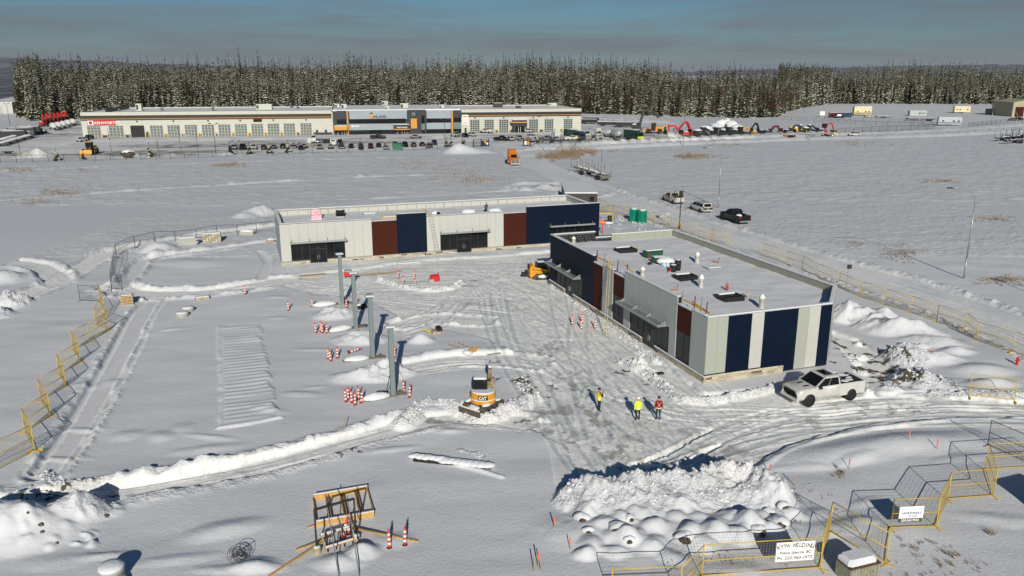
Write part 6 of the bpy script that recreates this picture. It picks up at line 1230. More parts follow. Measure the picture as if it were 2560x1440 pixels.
def cabin(k, paintm, b0, b1, t0, t1, wb, wt, zb, zt, npane=2, parent_roof=None):
    """tapered cabin with glass set 6 mm proud between the pillars"""
    v = [(b0, -wb, zb), (b1, -wb, zb), (b1, wb, zb), (b0, wb, zb), (t0, -wt, zt-.06), (t1, -wt, zt-.06), (t1, wt, zt-.06), (t0, wt, zt-.06), (t0+.1, -wt*.86, zt), (t1-.12, -wt*.86, zt), (t1-.12, wt*.86, zt), (t0+.1, wt*.86, zt)]
    MB().add(v, [(0, 1, 5, 4), (1, 2, 6, 5), (2, 3, 7, 6), (3, 0, 4, 7), (4, 5, 9, 8), (5, 6, 10, 9), (6, 7, 11, 10), (7, 4, 8, 11), (8, 9, 10, 11)]).build('cab', paintm, k)
    V = [Vector(p) for p in v]
    def pane(a, b, c, d, u0, u1, w0, w1, nm):
        P = lambda s, t: (a*(1-s)+b*s)*(1-t)+(d*(1-s)+c*s)*t
        q_ = [P(u0, w0), P(u1, w0), P(u1, w1), P(u0, w1)]; n = (q_[1]-q_[0]).cross(q_[3]-q_[0]).normalized()*.008
        MB().add([p+n for p in q_]+[p-n*.2 for p in q_], [(0, 1, 2, 3), (0, 4, 5, 1), (1, 5, 6, 2), (2, 6, 7, 3), (3, 7, 4, 0)]).build(nm, GLASS, k)
    pane(V[1], V[2], V[6], V[5], .07, .93, .06, .94, 'windshield'); pane(V[3], V[0], V[4], V[7], .09, .91, .12, .9, 'rear_window')
    for A, B, C_, D_ in ((V[0], V[1], V[5], V[4]), (V[2], V[3], V[7], V[6])):
        for i in range(npane): pane(A, B, C_, D_, .04+.92*i/npane, .04+.92*(i+1)/npane-.02, .05, .9, 'side_window')
TY = {}
def wheels(k, xs, w, r, wd=.24, sides=(-1, 1)):
    if (r, wd) not in TY: TY[(r, wd)] = (MB().lathe([(r*.62, -wd/2), (r*.93, -wd/2), (r, -wd*.32), (r, wd*.32), (r*.93, wd/2), (r*.62, wd/2)], 16).mesh('tyre', BLACK), MB().lathe([(r*.63, -wd*.35), (r*.6, wd*.36), (r*.25, wd*.3), (r*.1, wd*.42)], 10).mesh('rim', RIM))
    for x in xs:
        for s in sides:
            t = obj('wheel', TY[(r, wd)][0], k, (x, s*(w-wd*.42), r)); t.rotation_euler = (-s*PI/2, 0, 0); obj('rim', TY[(r, wd)][1], t)
def lights(k, L0, L1, w, zh, zt, tw=.16, th=.3):
    for s in (-1, 1):
        MB().box(L1-.1, L1+.005, s*w*.78-.16, s*w*.78+.16, zh-.09, zh+.09).build('headlight', HEAD, k); MB().box(L0-.012, L0+.08, s*w*.88-tw/2, s*w*.88+tw/2, zt-th/2, zt+th/2).build('tail_light', TAIL, k)
CARS = {}
def car(kind, pm, label, loc=(0, 0, 0), rz=0, group=None, z=None, scale=None):
    loc = (loc[0], loc[1], hz(loc[0], loc[1]) if z is None else z)
    key = (kind, pm.name)
    if key in CARS: return dup(CARS[key], loc, rz, label, group, scale=scale) if group else strip(dup(CARS[key], loc, rz, label, scale=scale))
    nm = {'pickup': 'pickup_truck', 'suv': 'parked_suv', 'sedan': 'parked_car', 'van': 'minivan'}[kind]; ct = {'pickup': 'pickup', 'suv': 'SUV', 'sedan': 'car', 'van': 'minivan'}[kind]
    k = thing(nm, label, ct, loc, rz, group)
    if kind == 'pickup':
        w = 1.0; loft([(2.95, .5, .98, .84), (2.88, .44, 1.2, .93), (2.5, .42, 1.28, .98), (1.9, .42, 1.31, 1), (1.3, .42, 1.34, 1), (-.65, .42, 1.36, 1)], w).build('body', pm, k)
        for s in (-1, 1): MB().bbox(-2.92, -.66, s*.96-.05, s*.96+.05, .45, 1.36, .03).build('bed_side', pm, k)
        MB().bbox(-2.95, -2.87, -.9, .9, .55, 1.34, .02).build('tailgate', pm, k); MB().box(-2.86, -.67, -.9, .9, .5, .8).build('bed_floor', DARK, k); MB().box(-3.08, -2.9, -.95, .95, .42, .62).build('rear_bumper', STEEL, k)
        cabin(k, pm, -.70, 1.5, -.58, .60, .97, .82, 1.33, 2.0); wheels(k, (1.95, -1.75), w, .44, .3); lights(k, -2.94, 2.88, w, 1.06, 1.05)
        MB().box(2.86, 2.95, -.62, .62, .7, 1.1).build('grille', BLACK, k); MB().bbox(2.8, 3.02, -.95, .95, .42, .60, .04).build('front_bumper', pm, k)
        ax, AW, ar = (1.95, -1.75), 1.003, .5
        for s in (-1, 1): MB().bbox(1.05, 1.25, s*1.02-.02, s*1.18+.02, 1.25, 1.42, .03).build('mirror', DARK, k) if s > 0 else MB().bbox(1.05, 1.25, -1.2, -1.0, 1.25, 1.42, .03).build('mirror', pm, k)
    else:
        P = {'suv': dict(st=[(2.36, .42, .72, .8), (2.25, .36, .95, .92), (1.9, .34, 1.02, .98), (1.1, .34, 1.08, 1), (-1.9, .34, 1.1, 1), (-2.28, .38, 1.08, .95), (-2.34, .5, .9, .88)], w=.93, c=(-2.26, 1.2, -1.95, .35, .89, .70, 1.06, 1.74, 3), wx=(1.42, -1.42), r=.36, L=(-2.32, 2.24), h=(.8, .98)),
             'sedan': dict(st=[(2.36, .36, .62, .8), (2.25, .3, .8, .92), (1.7, .28, .9, .98), (.95, .28, .95, 1), (-1.7, .28, .97, 1), (-2.3, .32, .93, .95), (-2.36, .45, .8, .88)], w=.9, c=(-1.75, 1.1, -1.0, .25, .86, .64, .93, 1.43, 2), wx=(1.4, -1.38), r=.33, L=(-2.34, 2.24), h=(.66, .78)),
             'van': dict(st=[(2.55, .4, .7, .82), (2.42, .34, .92, .93), (1.95, .32, 1.04, .98), (1.5, .32, 1.08, 1), (-2.2, .32, 1.08, 1), (-2.5, .36, 1.06, .97), (-2.56, .45, .95, .92)], w=.98, c=(-2.5, 1.85, -2.28, .85, .93, .76, 1.05, 1.76, 3), wx=(1.62, -1.45), r=.35, L=(-2.53, 2.42), h=(.78, 1.0))}[kind]
        w = P['w']; loft(P['st'], w).build('body', pm, k); cabin(k, pm, *P['c'][:8], npane=P['c'][8]); wheels(k, P['wx'], w, P['r'], .23); lights(k, P['L'][0], P['L'][1], w, *P['h'])
        MB().box(P['L'][0]-.08, P['L'][0]+.05, -w*.9, w*.9, .38, .56).build('rear_bumper', pm if kind == 'van' else DARK, k); MB().box(P['L'][1]-.03, P['L'][1]+.08, -w*.62, w*.62, .48, .68).build('grille', BLACK, k); MB().box(P['L'][0]-.085, P['L'][0]-.07, -.25, .25, .7, .85).build('plate', PBG, k)
        ax, ar, AW = P['wx'], P['r']+.07, w+.003
    ah = MB()
    for x in ax:
        for s in (-1, 1): ah.lathe([(ar, 0), (ar, .006)], 16, T=Matrix.Translation((x, s*(AW-.003), .42 if kind == 'pickup' else P['r'])) @ Matrix.Rotation(-s*PI/2, 4, 'X'))
    ah.build('wheel_arch', BLACK, k)
    CARS[key] = k
    if scale: k.scale = (scale,)*3
    return k
def strip(o):
    if 'group' in o: del o['group']
    return o
# white pickup by the striped wall
t = car('pickup', PW, 'white crew cab pickup with sunroof parked by the striped end wall', (*G(2056, 985, .3), 0), R(199), scale=1.04)
MB().box(-.3, .4, -.5, .5, 2.003, 2.012).build('sunroof', GLASS, t); MB().bbox(-2.84, -.7, -.9, .9, 1.28, 1.362, .03).build('bed_cover', M('bed_cover_cloth', (.02, .02, .02), .8), t)
qq = random.Random(3); ss = MB()
for i in range(9): ss.blob((qq.uniform(-2.6, -.9), qq.uniform(-.7, .7), 1.365), qq.uniform(.15, .45), qq.uniform(.1, .25), .03, i, .3, 9, 5)
ss.build('snow_patch', SNOW, t)
for s in (-.35, .35): MB().box(1.6, 2.1, s-.09, s+.09, 1.315, 1.335).build('hood_vent', BLACK, t)
CARS.pop(('pickup', PW.name))
# parked along the street
def heading(a, b): p = G(*a); q_ = G(*b); return math.atan2(q_[1]-p[1], q_[0]-p[0])
hd = heading((1850, 565), (1640, 497))
t = car('pickup', PT, 'dusty white pickup with a ladder rack load, first of three parked on the street', (*G(1682, 508, .1), 0), hd); MB().bbox(-2.6, -.9, -.8, .8, .82, 1.35, .06).build('load', BLACK, t); MB().tube([(-1.4+.45*math.cos(a*.5), .3, 1.9+.45*math.sin(a*.5)) for a in range(13)], .05, 6).build('hose_reel', DARK, t); MB().bar((-2.3, -.3, 1.2), (-2.3, -.3, 2.2), .3, .2).build('tool_post', BLACK, t)
for x in (-2.4, -1.0):
    for s in (-.85, .85): MB().bar((x, s, 1.2), (x, s*.95, 1.75), .05).build('rack_post', DARK, t)
CARS.pop(('pickup', PT.name))
t = car('van', PW, 'white minivan parked between the two pickups on the street', (*G(1751, 531, .1), 0), hd)
for s in (-.6, .6): MB().box(-1.9, .5, s-.03, s+.03, 1.762, 1.80).build('roof_rail', DARK, t)
t = car('pickup', PB, 'black pickup with snow behind its cab, last of three parked on the street', (*G(1836, 556, .1), 0), hd, scale=1.08); MB().blob((-.95, 0, 1.0), .25, .7, .32, 3, .2).build('snow_heap', SNOW, t)
for s in (-.7, .7): MB().bar((-.75, s, 1.25), (-.75, s*.85, 1.9), .06).build('headache_rack', DARK, t)
MB().bar((-.75, -.6, 1.9), (-.75, .6, 1.9), .06).build('headache_rack', DARK, t); CARS.pop(('pickup', PB.name))
# orange truck tractor coming down the street
OR = paint('orange', (.62, .17, .01)); CHR = M('chrome', (.55, .55, .52), .25, .6)
def tractor(label, loc, rz, pm, sleeper=True, name='truck_tractor', sc=1.):
    k = thing(name, label, 'truck', (loc[0], loc[1], hz(loc[0], loc[1])), rz); k.scale = (sc,)*3
    loft([(3.55, .75, 1.5, .72), (3.4, .6, 1.75, .86), (2.8, .6, 1.9, .93), (1.9, .6, 2.05, 1)], 1.05).build('hood', pm, k)
    for s in (-1, 1): MB().lathe([(.72, 0), (.75, .28)], 14, T=Matrix.Translation((2.75, s*.9, .62)) @ Matrix.Rotation(-s*PI/2, 4, 'X')).build('fender', pm, k)
    MB().bbox(.55, 2.0, -1.08, 1.08, .8, 2.0, .05).build('cab_lower', pm, k); cabin(k, pm, .55, 2.0, .6, 1.62, 1.08, .98, 1.98, 2.95, 1)
    if sleeper:
        MB().bbox(-1.35, .56, -1.2, 1.2, .9, 3.1, .08).build('sleeper', pm, k)
        MB().add([(-1.35, -1.2, 3.0), (-1.35, 1.2, 3.0), (1.3, 1.0, 2.92), (1.3, -1.0, 2.92), (-1.35, -1.12, 4.05), (-1.35, 1.12, 4.05), (.15, .95, 3.95), (.15, -.95, 3.95)], [(3, 2, 1, 0), (4, 7, 6, 5)[::-1], (0, 1, 5, 4)[::-1], (1, 2, 6, 5)[::-1], (2, 3, 7, 6)[::-1], (3, 0, 4, 7)[::-1]]).build('roof_fairing', pm, k)
    MB().box(-4.0, 3.2, -.45, .45, .75, .98).build('chassis', DARK, k); MB().bbox(3.45, 3.72, -1.2, 1.2, .35, .8, .06).build('bumper', CHR, k); MB().box(3.5, 3.58, -.55, .55, .85, 1.62).build('grille', CHR, k)
    for i in range(7): MB().box(3.582, 3.6, -.5+i*.155, -.42+i*.155, .9, 1.58).build('grille_bar', DARK, k)
    wheels(k, (2.75,), 1.15, .52, .3); wheels(k, (-2.2, -3.5), 1.2, .52, .5); MB().box(-3.2, -2.4, -.5, .5, 1.0, 1.15).build('fifth_wheel', BLACK, k)
    for s in (-1, 1):
        MB().cyl((-.6, s*1.0, .7), .3, 1.3, 12, axis='x').build('fuel_tank', CHR, k); MB().bbox(1.75, 1.9, s*1.4-.1, s*1.4+.1, 1.9, 2.45, .03).build('mirror', DARK, k); MB().box(3.35, 3.52, s*.85-.14, s*.85+.14, 1.15, 1.35).build('headlight', HEAD, k)
        if sleeper: MB().box(-1.9, -1.5, s*.95-.18, s*.95+.18, .6, 1.3).build('step_box', DARK, k)
    return k
tractor('orange truck tractor with tall sleeper driving down the street', G(1281, 413, .1), heading((1262, 400), (1304, 420)), OR)
# stake log trailer
DIRTY = M('rusty_frame', (.09, .075, .055), .8, var=.4, dirt=(.5, .48, .42, .8))
def stake_trailer(label, a, b, n=5, mat=DIRTY, name='log_trailer', snow=True):
    A = Vector((*G(*a, .1), 0)); B = Vector((*G(*b, .1), 0)); d = B-A; L_ = d.length; k = thing(name, label, 'trailer', (A.x, A.y, hz(A.x, A.y)), math.atan2(d.y, d.x))
    for s in (-.4, .4): MB().box(0, L_, s-.08, s+.08, .95, 1.2).build('beam', mat, k)
    for i in range(n):
        x = .3+(L_-.6)*i/(n-1); MB().box(x-.1, x+.1, -1.25, 1.25, 1.2, 1.4).build('bunk', mat, k)
        for s in (-1, 1): MB().bar((x, s*1.2, 1.35), (x, s*1.28, 3.6), .09).build('stake', mat, k)
    wheels(k, [L_*f for f in (.30, .30+1.3/L_, .82, .82+1.25/L_)], 1.2, .5, .5)
    if snow:
        qq = random.Random(int(a[0]))
        for i in range(9): MB().blob((L_*(.06+.1*i), qq.uniform(-.5, .5), 1.42), .7, .6, .16, i, .3, 10, 6, .4).build('snow_patch', SNOW, k)
    MB().box(L_-.1, L_, -1.2, 1.2, .5, 1.1).build('rear_board', mat, k); return k
stake_trailer('muddy empty log trailer with upright stakes parked along the street', (1438, 432), (1516, 455), 6)
# ---- mini excavator
def stadium(L_, h, n=7): r = h/2; return [(L_/2-r+r*math.sin(PI*i/n), r-r*math.cos(PI*i/n)) for i in range(n+1)]+[(-L_/2+r-r*math.sin(PI*i/n), r+r*math.cos(PI*i/n)) for i in range(n+1)]
TRK = M('muddy_track', (.085, .07, .05), .85, var=.35, scale=8)
x, y, z = gp(1209, 1018); hu = heading((1265, 1004), (1203, 1036))
k = thing('mini_excavator', 'yellow mini excavator with black cab, snow on its roof and blade', 'excavator', (x, y, z-.02), 0)
Tu = Matrix.Rotation(hu, 4, 'Z'); Th = Matrix.Rotation(R(90), 4, 'Z')       # undercarriage; house: front looks away from the camera
for s in (-1, 1):
    t = MB().prism(stadium(2.5, .55), s*.78-.2, s*.78+.2, Tu).build('track', TRK, k)
    for i in range(18): a = i/18; xx = -1.0+a*2.1; MB().box(xx, xx+.05, s*.78-.21, s*.78+.21, .55, .575, Tu).build('track_pad', TRK, t)
    for i in range(4): MB().cyl((-.75+i*.5, s*1.0-.03, .27), .16, .06, 10, axis='y', T=Tu).build('roller', DARK, t)
    MB().blob((.55, s*.78, .6), .5, .24, .16, 3+s, .12, 12, 6, .3, Tu).build('snow_cap', SNOW, k); MB().blob((-.7, s*.78, .6), .35, .2, .1, 6+s, .12, 12, 6, .3, Tu).build('snow_cap', SNOW, k)
MB().box(-.7, .7, -.6, .6, .25, .5, Tu).build('undercarriage', DARK, k); MB().bbox(1.55, 1.68, -1.0, 1.0, .0, .42, .02, Tu).build('blade', TRK, k)
for s in (-.4, .4): MB().bar(Tu @ Vector((.6, s, .35)), Tu @ Vector((1.56, s, .2)), .12).build('blade_arm', DARK, k)
MB().bbox(1.5, 1.62, -.9, .9, .42, .5, .03, Tu).build('snow_cap', SNOW, k); MB().blob((1.1, 0, .4), .35, .5, .12, 2, .15, 12, 6, .4, Tu).build('snow_cap', SNOW, k)
MB().cyl((0, 0, .5), .45, .14, 18).build('slew_ring', DARK, k)
n = 12; ho = [(.95, -.85), (.95, .85), (-.2, .92)]+[(-.35-.75*math.sin(PI*i/n), .92*math.cos(PI*i/n)) for i in range(n+1)]+[(-.2, -.92)]
MB().plan([(p*.98, q_*.98) for p, q_ in ho], .64, .92, Th).build('house_base', CAT, k); MB().plan(ho[2:], .92, 1.42, Th).build('counterweight', CAT, k)
MB().plan([(p*.93, q_*.93) for p, q_ in ho[2:]], 1.42, 1.53, Th).build('snow_cap', SNOW, k); MB().plan([(p*1.03, q_*1.03) for p, q_ in ho[3:-1]], .93, .99, Th).build('snow_ledge', SNOW, k)
dc = MB().box(-.36, .36, -1.127, -1.10, 1.02, 1.34).build('decal', BLACK, k); text('CAT', .31, REFL, dc, (-.31, -1.128, 1.07), (PI/2, 0, 0), ext=.002, font_w=.012, sx=.92); MB().add([(-.09, -1.134, 1.07), (.09, -1.134, 1.07), (0, -1.134, 1.2)], [(0, 1, 2)]).build('decal_triangle', CAT, dc)
# cab stands on the left of the boom
cb = MB().bbox(-.75, .28, -.28, .85, .92, 2.28, .06).build('cab', M('cab_black', (.012, .014, .014), .3), k)
for a in ((-.65, .18, -.292, -.281, 1.45, 2.15), ): MB().box(*a).build('rear_window', GLASS, cb)
MB().box(-.762, -.751, -.15, .72, 1.2, 2.15).build('side_window', GLASS, cb); MB().box(.281, .292, -.15, .72, 1.3, 2.15).build('side_window', GLASS, cb)
MB().bbox(-.72, .25, -.25, .82, 2.28, 2.40, .07).build('snow_cap', SNOW, k); MB().box(.35, .5, .75, .8, 1.75, 2.0).build('mirror', DARK, k)
BM = M('worn_boom', (.20, .14, .06), .7, dirt=(.6, .58, .52, .8))
bm = MB().bar((.35, .95, .95), (.42, 2.0, 2.1), .22, .3).build('boom', BM, k); MB().bar((.42, 2.0, 2.1), (.42, 3.1, 2.35), .2, .26).build('boom', BM, k); MB().bar((.42, 3.1, 2.45), (.42, 3.6, .9), .17, .22).build('stick', BM, k); MB().bar((.42, 1.5, 1.9), (.42, 2.9, 2.65), .09).build('cylinder', STEEL, k)
MB().prism([(3.3, .2), (3.9, .05), (4.1, .5), (3.85, .9), (3.5, .85)], -.3, .3, Matrix(((0, 1, 0, .42), (1, 0, 0, 0), (0, 0, 1, 0), (0, 0, 0, 1)))).build('bucket', BM, k); MB().bbox(.3, .55, 2.0, 3.0, 2.35, 2.5, .05).build('snow_cap', SNOW, k)
# ---- compact track loader behind the corner
x, y, z = gp(1347, 697); k = thing('track_loader', 'yellow compact track loader with black cab at the navy corner', 'loader', (x+.35, y+.3, z), R(12))
for s in (-1, 1):
    t = MB().prism([(-1.0, .0), (.95, .0), (1.15, .3), (.6, .72), (-.75, .72), (-1.2, .35)], s*.68-.2, s*.68+.2).build('track', TRK, k)
    for i in range(4): MB().cyl((-.75+i*.45, s*.89-.02, .22), .15, .05, 10, axis='y').build('roller', DARK, t)
    MB().blob((0, s*.9, .45), .7, .05, .2, 3, .2).build('packed_snow', SNOW, t)
    MB().bar((-1.35, s*.75, 1.55), (.9, s*.75, 1.0), .12, .26).build('lift_arm', CAT, k); MB().bar((.9, s*.75, 1.0), (1.35, s*.75, .4), .12, .22).build('lift_arm', CAT, k)
MB().bbox(-1.45, .8, -.5, .5, .3, 1.25, .06).build('body', CAT, k); MB().prism([(-1.6, .35), (-1.35, .35), (-1.2, 1.9), (-1.6, 1.55)], -.62, .62).build('rear_door', CAT, k); MB().box(-1.7, -1.58, -.4, .4, 1.3, 1.85).build('grille', BLACK, k)
cb = MB().bbox(-.75, .55, -.5, .5, 1.1, 2.1, .07).build('cab', M('cab_black', (.012, .014, .014), .3), k); MB().box(-.6, .4, -.512, -.501, 1.35, 1.95).build('side_window', GLASS, cb); MB().bbox(-.6, .3, -.45, .45, 2.1, 2.16, .05).build('snow_cap', SNOW, k)
MB().box(-2.5, -1.7, -.15, .25, .55, .85).build('hitch_attachment', BLACK, k); MB().prism([(1.3, .02), (1.95, .02), (1.95, .1), (1.45, .3), (1.4, .7)], -.85, .85).build('bucket', DARK, k)
# ------------------------------------------------------------------ people
def cloth(name, pants, jacket, sleeve=None, boots=(.012, .012, .012), skin=(.42, .25, .17)):
    m = bpy.data.materials.new(name); m.use_nodes = True; t = m.node_tree; b = t.nodes['Principled BSDF']; l = t.links; b.inputs['Roughness'].default_value = .8
    tc_ = nd(t, 'ShaderNodeTexCoord'); s = nd(t, 'ShaderNodeSeparateXYZ'); l.new(tc_.outputs['Object'], s.inputs[0])
    def gt_(sock, v):
        n = nd(t, 'ShaderNodeMath', operation='GREATER_THAN'); l.new(sock, n.inputs[0]); n.inputs[1].default_value = v; return n.outputs[0]
    def mx_(f, a, c):
        x = nd(t, 'ShaderNodeMix', data_type='RGBA'); l.new(f, x.inputs[0])
        for i, k_ in ((6, a), (7, c)):
            if isinstance(k_, tuple): x.inputs[i].default_value = (*k_, 1)
            else: l.new(k_, x.inputs[i])
        return x.outputs[2]
    ab = nd(t, 'ShaderNodeMath', operation='ABSOLUTE'); l.new(s.outputs[0], ab.inputs[0]); side = gt_(ab.outputs[0], .205)
    low = mx_(gt_(s.outputs[2], .12), boots, pants); c = mx_(gt_(s.outputs[2], .86), low, jacket)
    arm = mx_(gt_(s.outputs[2], .84), skin, sleeve or jacket); c = mx_(side, c, arm); c = mx_(gt_(s.outputs[2], 1.52), c, skin); l.new(c, b.inputs['Base Color']); return m
def person(label, loc, rz, mat, pose='stand', hair=None, helmet=None, vest=None, xtape=False, vtape=False, sc=1.):
    J = dict(pel=(0, 0, .95, .15), sp=(0, 0, 1.14, .14), ch=(0, .0, 1.34, .155), nk=(0, .01, 1.5, .06), hd=(0, .025, 1.60, .085), ht=(0, .02, 1.70, .088))
    kn = .06
    for s, n_ in ((-1, 'l'), (1, 'r')):
        sh = (s*.185, 0, 1.42, .075); el = (s*.25, -.03, 1.14, .055); wr = (s*.245, .06, .90, .036); ha = (s*.24, .09, .83, .036)
        if pose == 'phone' and s > 0: el = (.24, .16, 1.2, .055); wr = (.12, .2, 1.46, .036); ha = (.1, .17, 1.56, .035)
        if pose == 'phone' and s < 0: el = (-.2, .16, 1.13, .055); wr = (.02, .24, 1.12, .036); ha = (.1, .23, 1.14, .035)
        hp = (s*.095, 0, .9, .105); kn_ = (s*.105, .03, .5, .07); an = (s*.11, -.02, .1, .05); to = (s*.13, .15, .05, .04)
        if pose == 'kneel': kn_ = (s*.14, .38, .62+s*.1, .075); an = (s*.14, .05, .48, .05); to = (s*.14, .2, .44, .04); el = (s*.26, .18, 1.16, .055); wr = (s*.14, .38, 1.0, .036); ha = (s*.1, .44, .95, .036)
        J.update({n_+'s': sh, n_+'e': el, n_+'w': wr, n_+'h': ha, n_+'p': hp, n_+'k': kn_, n_+'a': an, n_+'t': to})
    E_ = [('pel', 'sp'), ('sp', 'ch'), ('ch', 'nk'), ('nk', 'hd'), ('hd', 'ht')]
    for n_ in 'lr':
        E_ += [('ch', n_+'s'), (n_+'s', n_+'e'), (n_+'e', n_+'w'), (n_+'w', n_+'h'), ('pel', n_+'p'), (n_+'p', n_+'k'), (n_+'k', n_+'a'), (n_+'a', n_+'t')]
        h = Vector(J[n_+'h'][:3]); d = (h-Vector(J[n_+'w'][:3])).normalized(); sd = d.cross(Vector((1, 0, 0))).normalized()
        for i, (o, ln) in enumerate(((-.03, .07), (-.01, .085), (.01, .08), (.03, .065))):
            a = h+sd*o+d*.03; b_ = a+d*ln*.6; c = b_+d*ln*.35+Vector((0, 0, 0)); J[n_+'f%da' % i] = (*a, .010); J[n_+'f%db' % i] = (*b_, .009); J[n_+'f%dc' % i] = (*c, .008); E_ += [(n_+'h', n_+'f%da' % i), (n_+'f%da' % i, n_+'f%db' % i), (n_+'f%db' % i, n_+'f%dc' % i)]
        a = h+sd*.04-d*.01; b_ = a+sd*.03+d*.03; J[n_+'ta'] = (*a, .011); J[n_+'tb'] = (*b_, .010); E_ += [(n_+'h', n_+'ta'), (n_+'ta', n_+'tb')]
    nm = list(J); me = bpy.data.meshes.new('body'); me.from_pydata([J[n_][:3] for n_ in nm], [(nm.index(a), nm.index(b_)) for a, b_ in E_], [])
    root = thing('person', label, 'person', loc, rz); root.scale = (sc,)*3; o = bpy.data.objects.new('body', me); C.objects.link(o); o.modifiers.new('skin', 'SKIN'); sk = me.skin_vertices[0].data
    for i, n_ in enumerate(nm): r = J[n_][3]; sk[i].radius = (r*(1.25 if n_ in ('ch', 'sp', 'pel') else 1), r*(.8 if n_ in ('ch', 'sp', 'pel') else 1)); sk[i].use_root = n_ == 'pel'
    o.modifiers.new('sub', 'SUBSURF').levels = 1; o.modifiers['sub'].render_levels = 1
    dg = bpy.context.evaluated_depsgraph_get(); m2 = bpy.data.meshes.new_from_object(o.evaluated_get(dg)); bpy.data.objects.remove(o); m2.materials.clear(); m2.materials.append(mat); m2.polygons.foreach_set('use_smooth', [True]*len(m2.polygons)); body = obj('body', m2, root)
    fc = MB().blob((0, .125, 1.62), .016, .022, .024, 1, 0, 6, 4).blob((-.1, .02, 1.62), .014, .028, .036, 1, 0, 6, 4).blob((.1, .02, 1.62), .014, .028, .036, 1, 0, 6, 4); fc.build('nose_and_ears', M('skin', (.42, .25, .17), .6), root)
    MB().blob((-.035, .105, 1.655), .014, .01, .01, 1, 0, 6, 4).blob((.035, .105, 1.655), .014, .01, .01, 1, 0, 6, 4).box(-.03, .03, .108, .114, 1.565, 1.575).build('eyes_and_mouth', M('dark_features', (.05, .02, .02), .5), root)
    if hair: MB().blob((0, -.015, 1.72), .108, .118, .10, 2, .05, 12, 8, .8).build('hair', hair, root)
    if helmet: MB().lathe([(.155, 1.70), (.135, 1.705), (.125, 1.78), (.08, 1.84), (.01, 1.855)], 14, (0, .01, 0)).build('hard_hat', helmet, root)
    if vest:
        v = []; n = 16
        for z_, a, b_ in ((.90, .205, .16), (1.05, .2, .155), (1.2, .205, .155), (1.34, .22, .15), (1.45, .17, .105), (1.485, .11, .085)): v += [(a*math.cos(2*PI*i/n), b_*math.sin(2*PI*i/n), z_) for i in range(n)]
        MB().add(v, [(j*n+i, j*n+(i+1) % n, (j+1)*n+(i+1) % n, (j+1)*n+i) for j in range(5) for i in range(n)], True).build('vest', vest, root)
    TP = M('silver_tape', (.80, .74, .52), .35)
    if xtape:
        for s in (-1, 1): MB().bar((s*.15, -.175, 1.0), (-s*.14, -.168, 1.43), .05, .012).build('cross_tape', TP, root)
        MB().lathe([(1, .94), (1, .99)], 16, T=Matrix.Diagonal((.222, .18, 1, 1))).build('waist_tape', TP, root)
    if vtape: MB().lathe([(1, 1.02), (1, 1.07)], 16, T=Matrix.Diagonal((.214, .166, 1, 1))).build('waist_tape', TP, root)
    return root
HIV = M('hi_vis_yellow', (.62, .78, .02), .7); HIVY = M('hi_vis_vest', (.74, .60, .01), .7); HAIR = M('dark_hair', (.012, .009, .007), .7); REDJ = M('red_jacket', (.22, .012, .012), .8)
def pp(u, v): x, y = G(u, v, .02); return (x, y, hz(x, y)-.02)
person('person in dark clothes and yellow vest holding a phone to the ear', pp(1497, 1028), R(-75), cloth('dark_workwear', (.012, .014, .02), (.015, .015, .017)), 'phone', HAIR, None, HIVY, vtape=True, sc=1.04)
person('person in long lime hi-vis coat and white hard hat seen from behind', pp(1594, 1048), R(8), cloth('lime_workwear', (.015, .016, .02), (.62, .78, .02)), 'stand', None, REFL, HIV, xtape=True, sc=1.02)
person('person in red jacket with crossed tape and blue jeans, bare headed', pp(1645, 1050), R(-4), cloth('red_workwear', (.02, .03, .06), (.22, .012, .012)), 'stand', HAIR, None, REDJ, xtape=True, sc=1.04)
x, y = roof2(1216, 531); P_ = person('person in dark clothes crouching on the roof of the far unit', wl2(x, y, RZ2-.3), TH2+.2, cloth('black_workwear', (.012, .012, .012), (.05, .045, .03)), 'kneel', HAIR, sc=1.0)
# ------------------------------------------------------------------ the dealer's yard and beyond
def yp(u, v):
    z = .05; x, y = G(u, v, z)
    for _ in range(6): z = .5*z+.5*float(terrain(np.array([x]), np.array([y]))[0]); x, y = G(u, v, z)
    return x, y
chain_fence([(-120, 411), (200, 402.5), (390, 398.5), (567, 392.8), (720, 387), (870, 381), (974, 378), (1094, 374), (1182, 371)], 'black chain link fence with young spruces along the front of the dealer yard', 4.2, 2.0, .35, .012, post_r=.06)
chain_fence([(1326, 368), (1440, 362), (1600, 353), (1700, 349), (1850, 344), (2000, 339), (2080, 337)], 'black chain link fence in front of the parked machines', 5, 2.0, .4, .014, post_r=.06)
chain_fence([(2090, 334), (2240, 327.5), (2255, 327), (2335, 323)], 'black chain link fence with gate posts beyond the white SUV', 5, 2.2, .3, .02, post_r=.07)
chain_fence([(1930, 299), (1960, 300), (2160, 312), (2340, 317)], 'pale chain link fence at the foot of the embankment', 5, 2., .4, .014, post_r=.06)
chain_fence([(2060, 302), (2260, 307), (2330, 313)], 'chain link fence round the camper storage yard', 6, 1.9, .4, .014, post_r=.06); chain_fence([(2420, 317), (2500, 309), (2640, 303)], 'chain link fence beyond the grey camper', 6, 1.9, .4, .014, post_r=.06)
chain_fence([(1455, 300), (1560, 306), (1600, 309)], 'chain link fence behind the black trailers', 6, 1.9, .4, .012, post_r=.06)
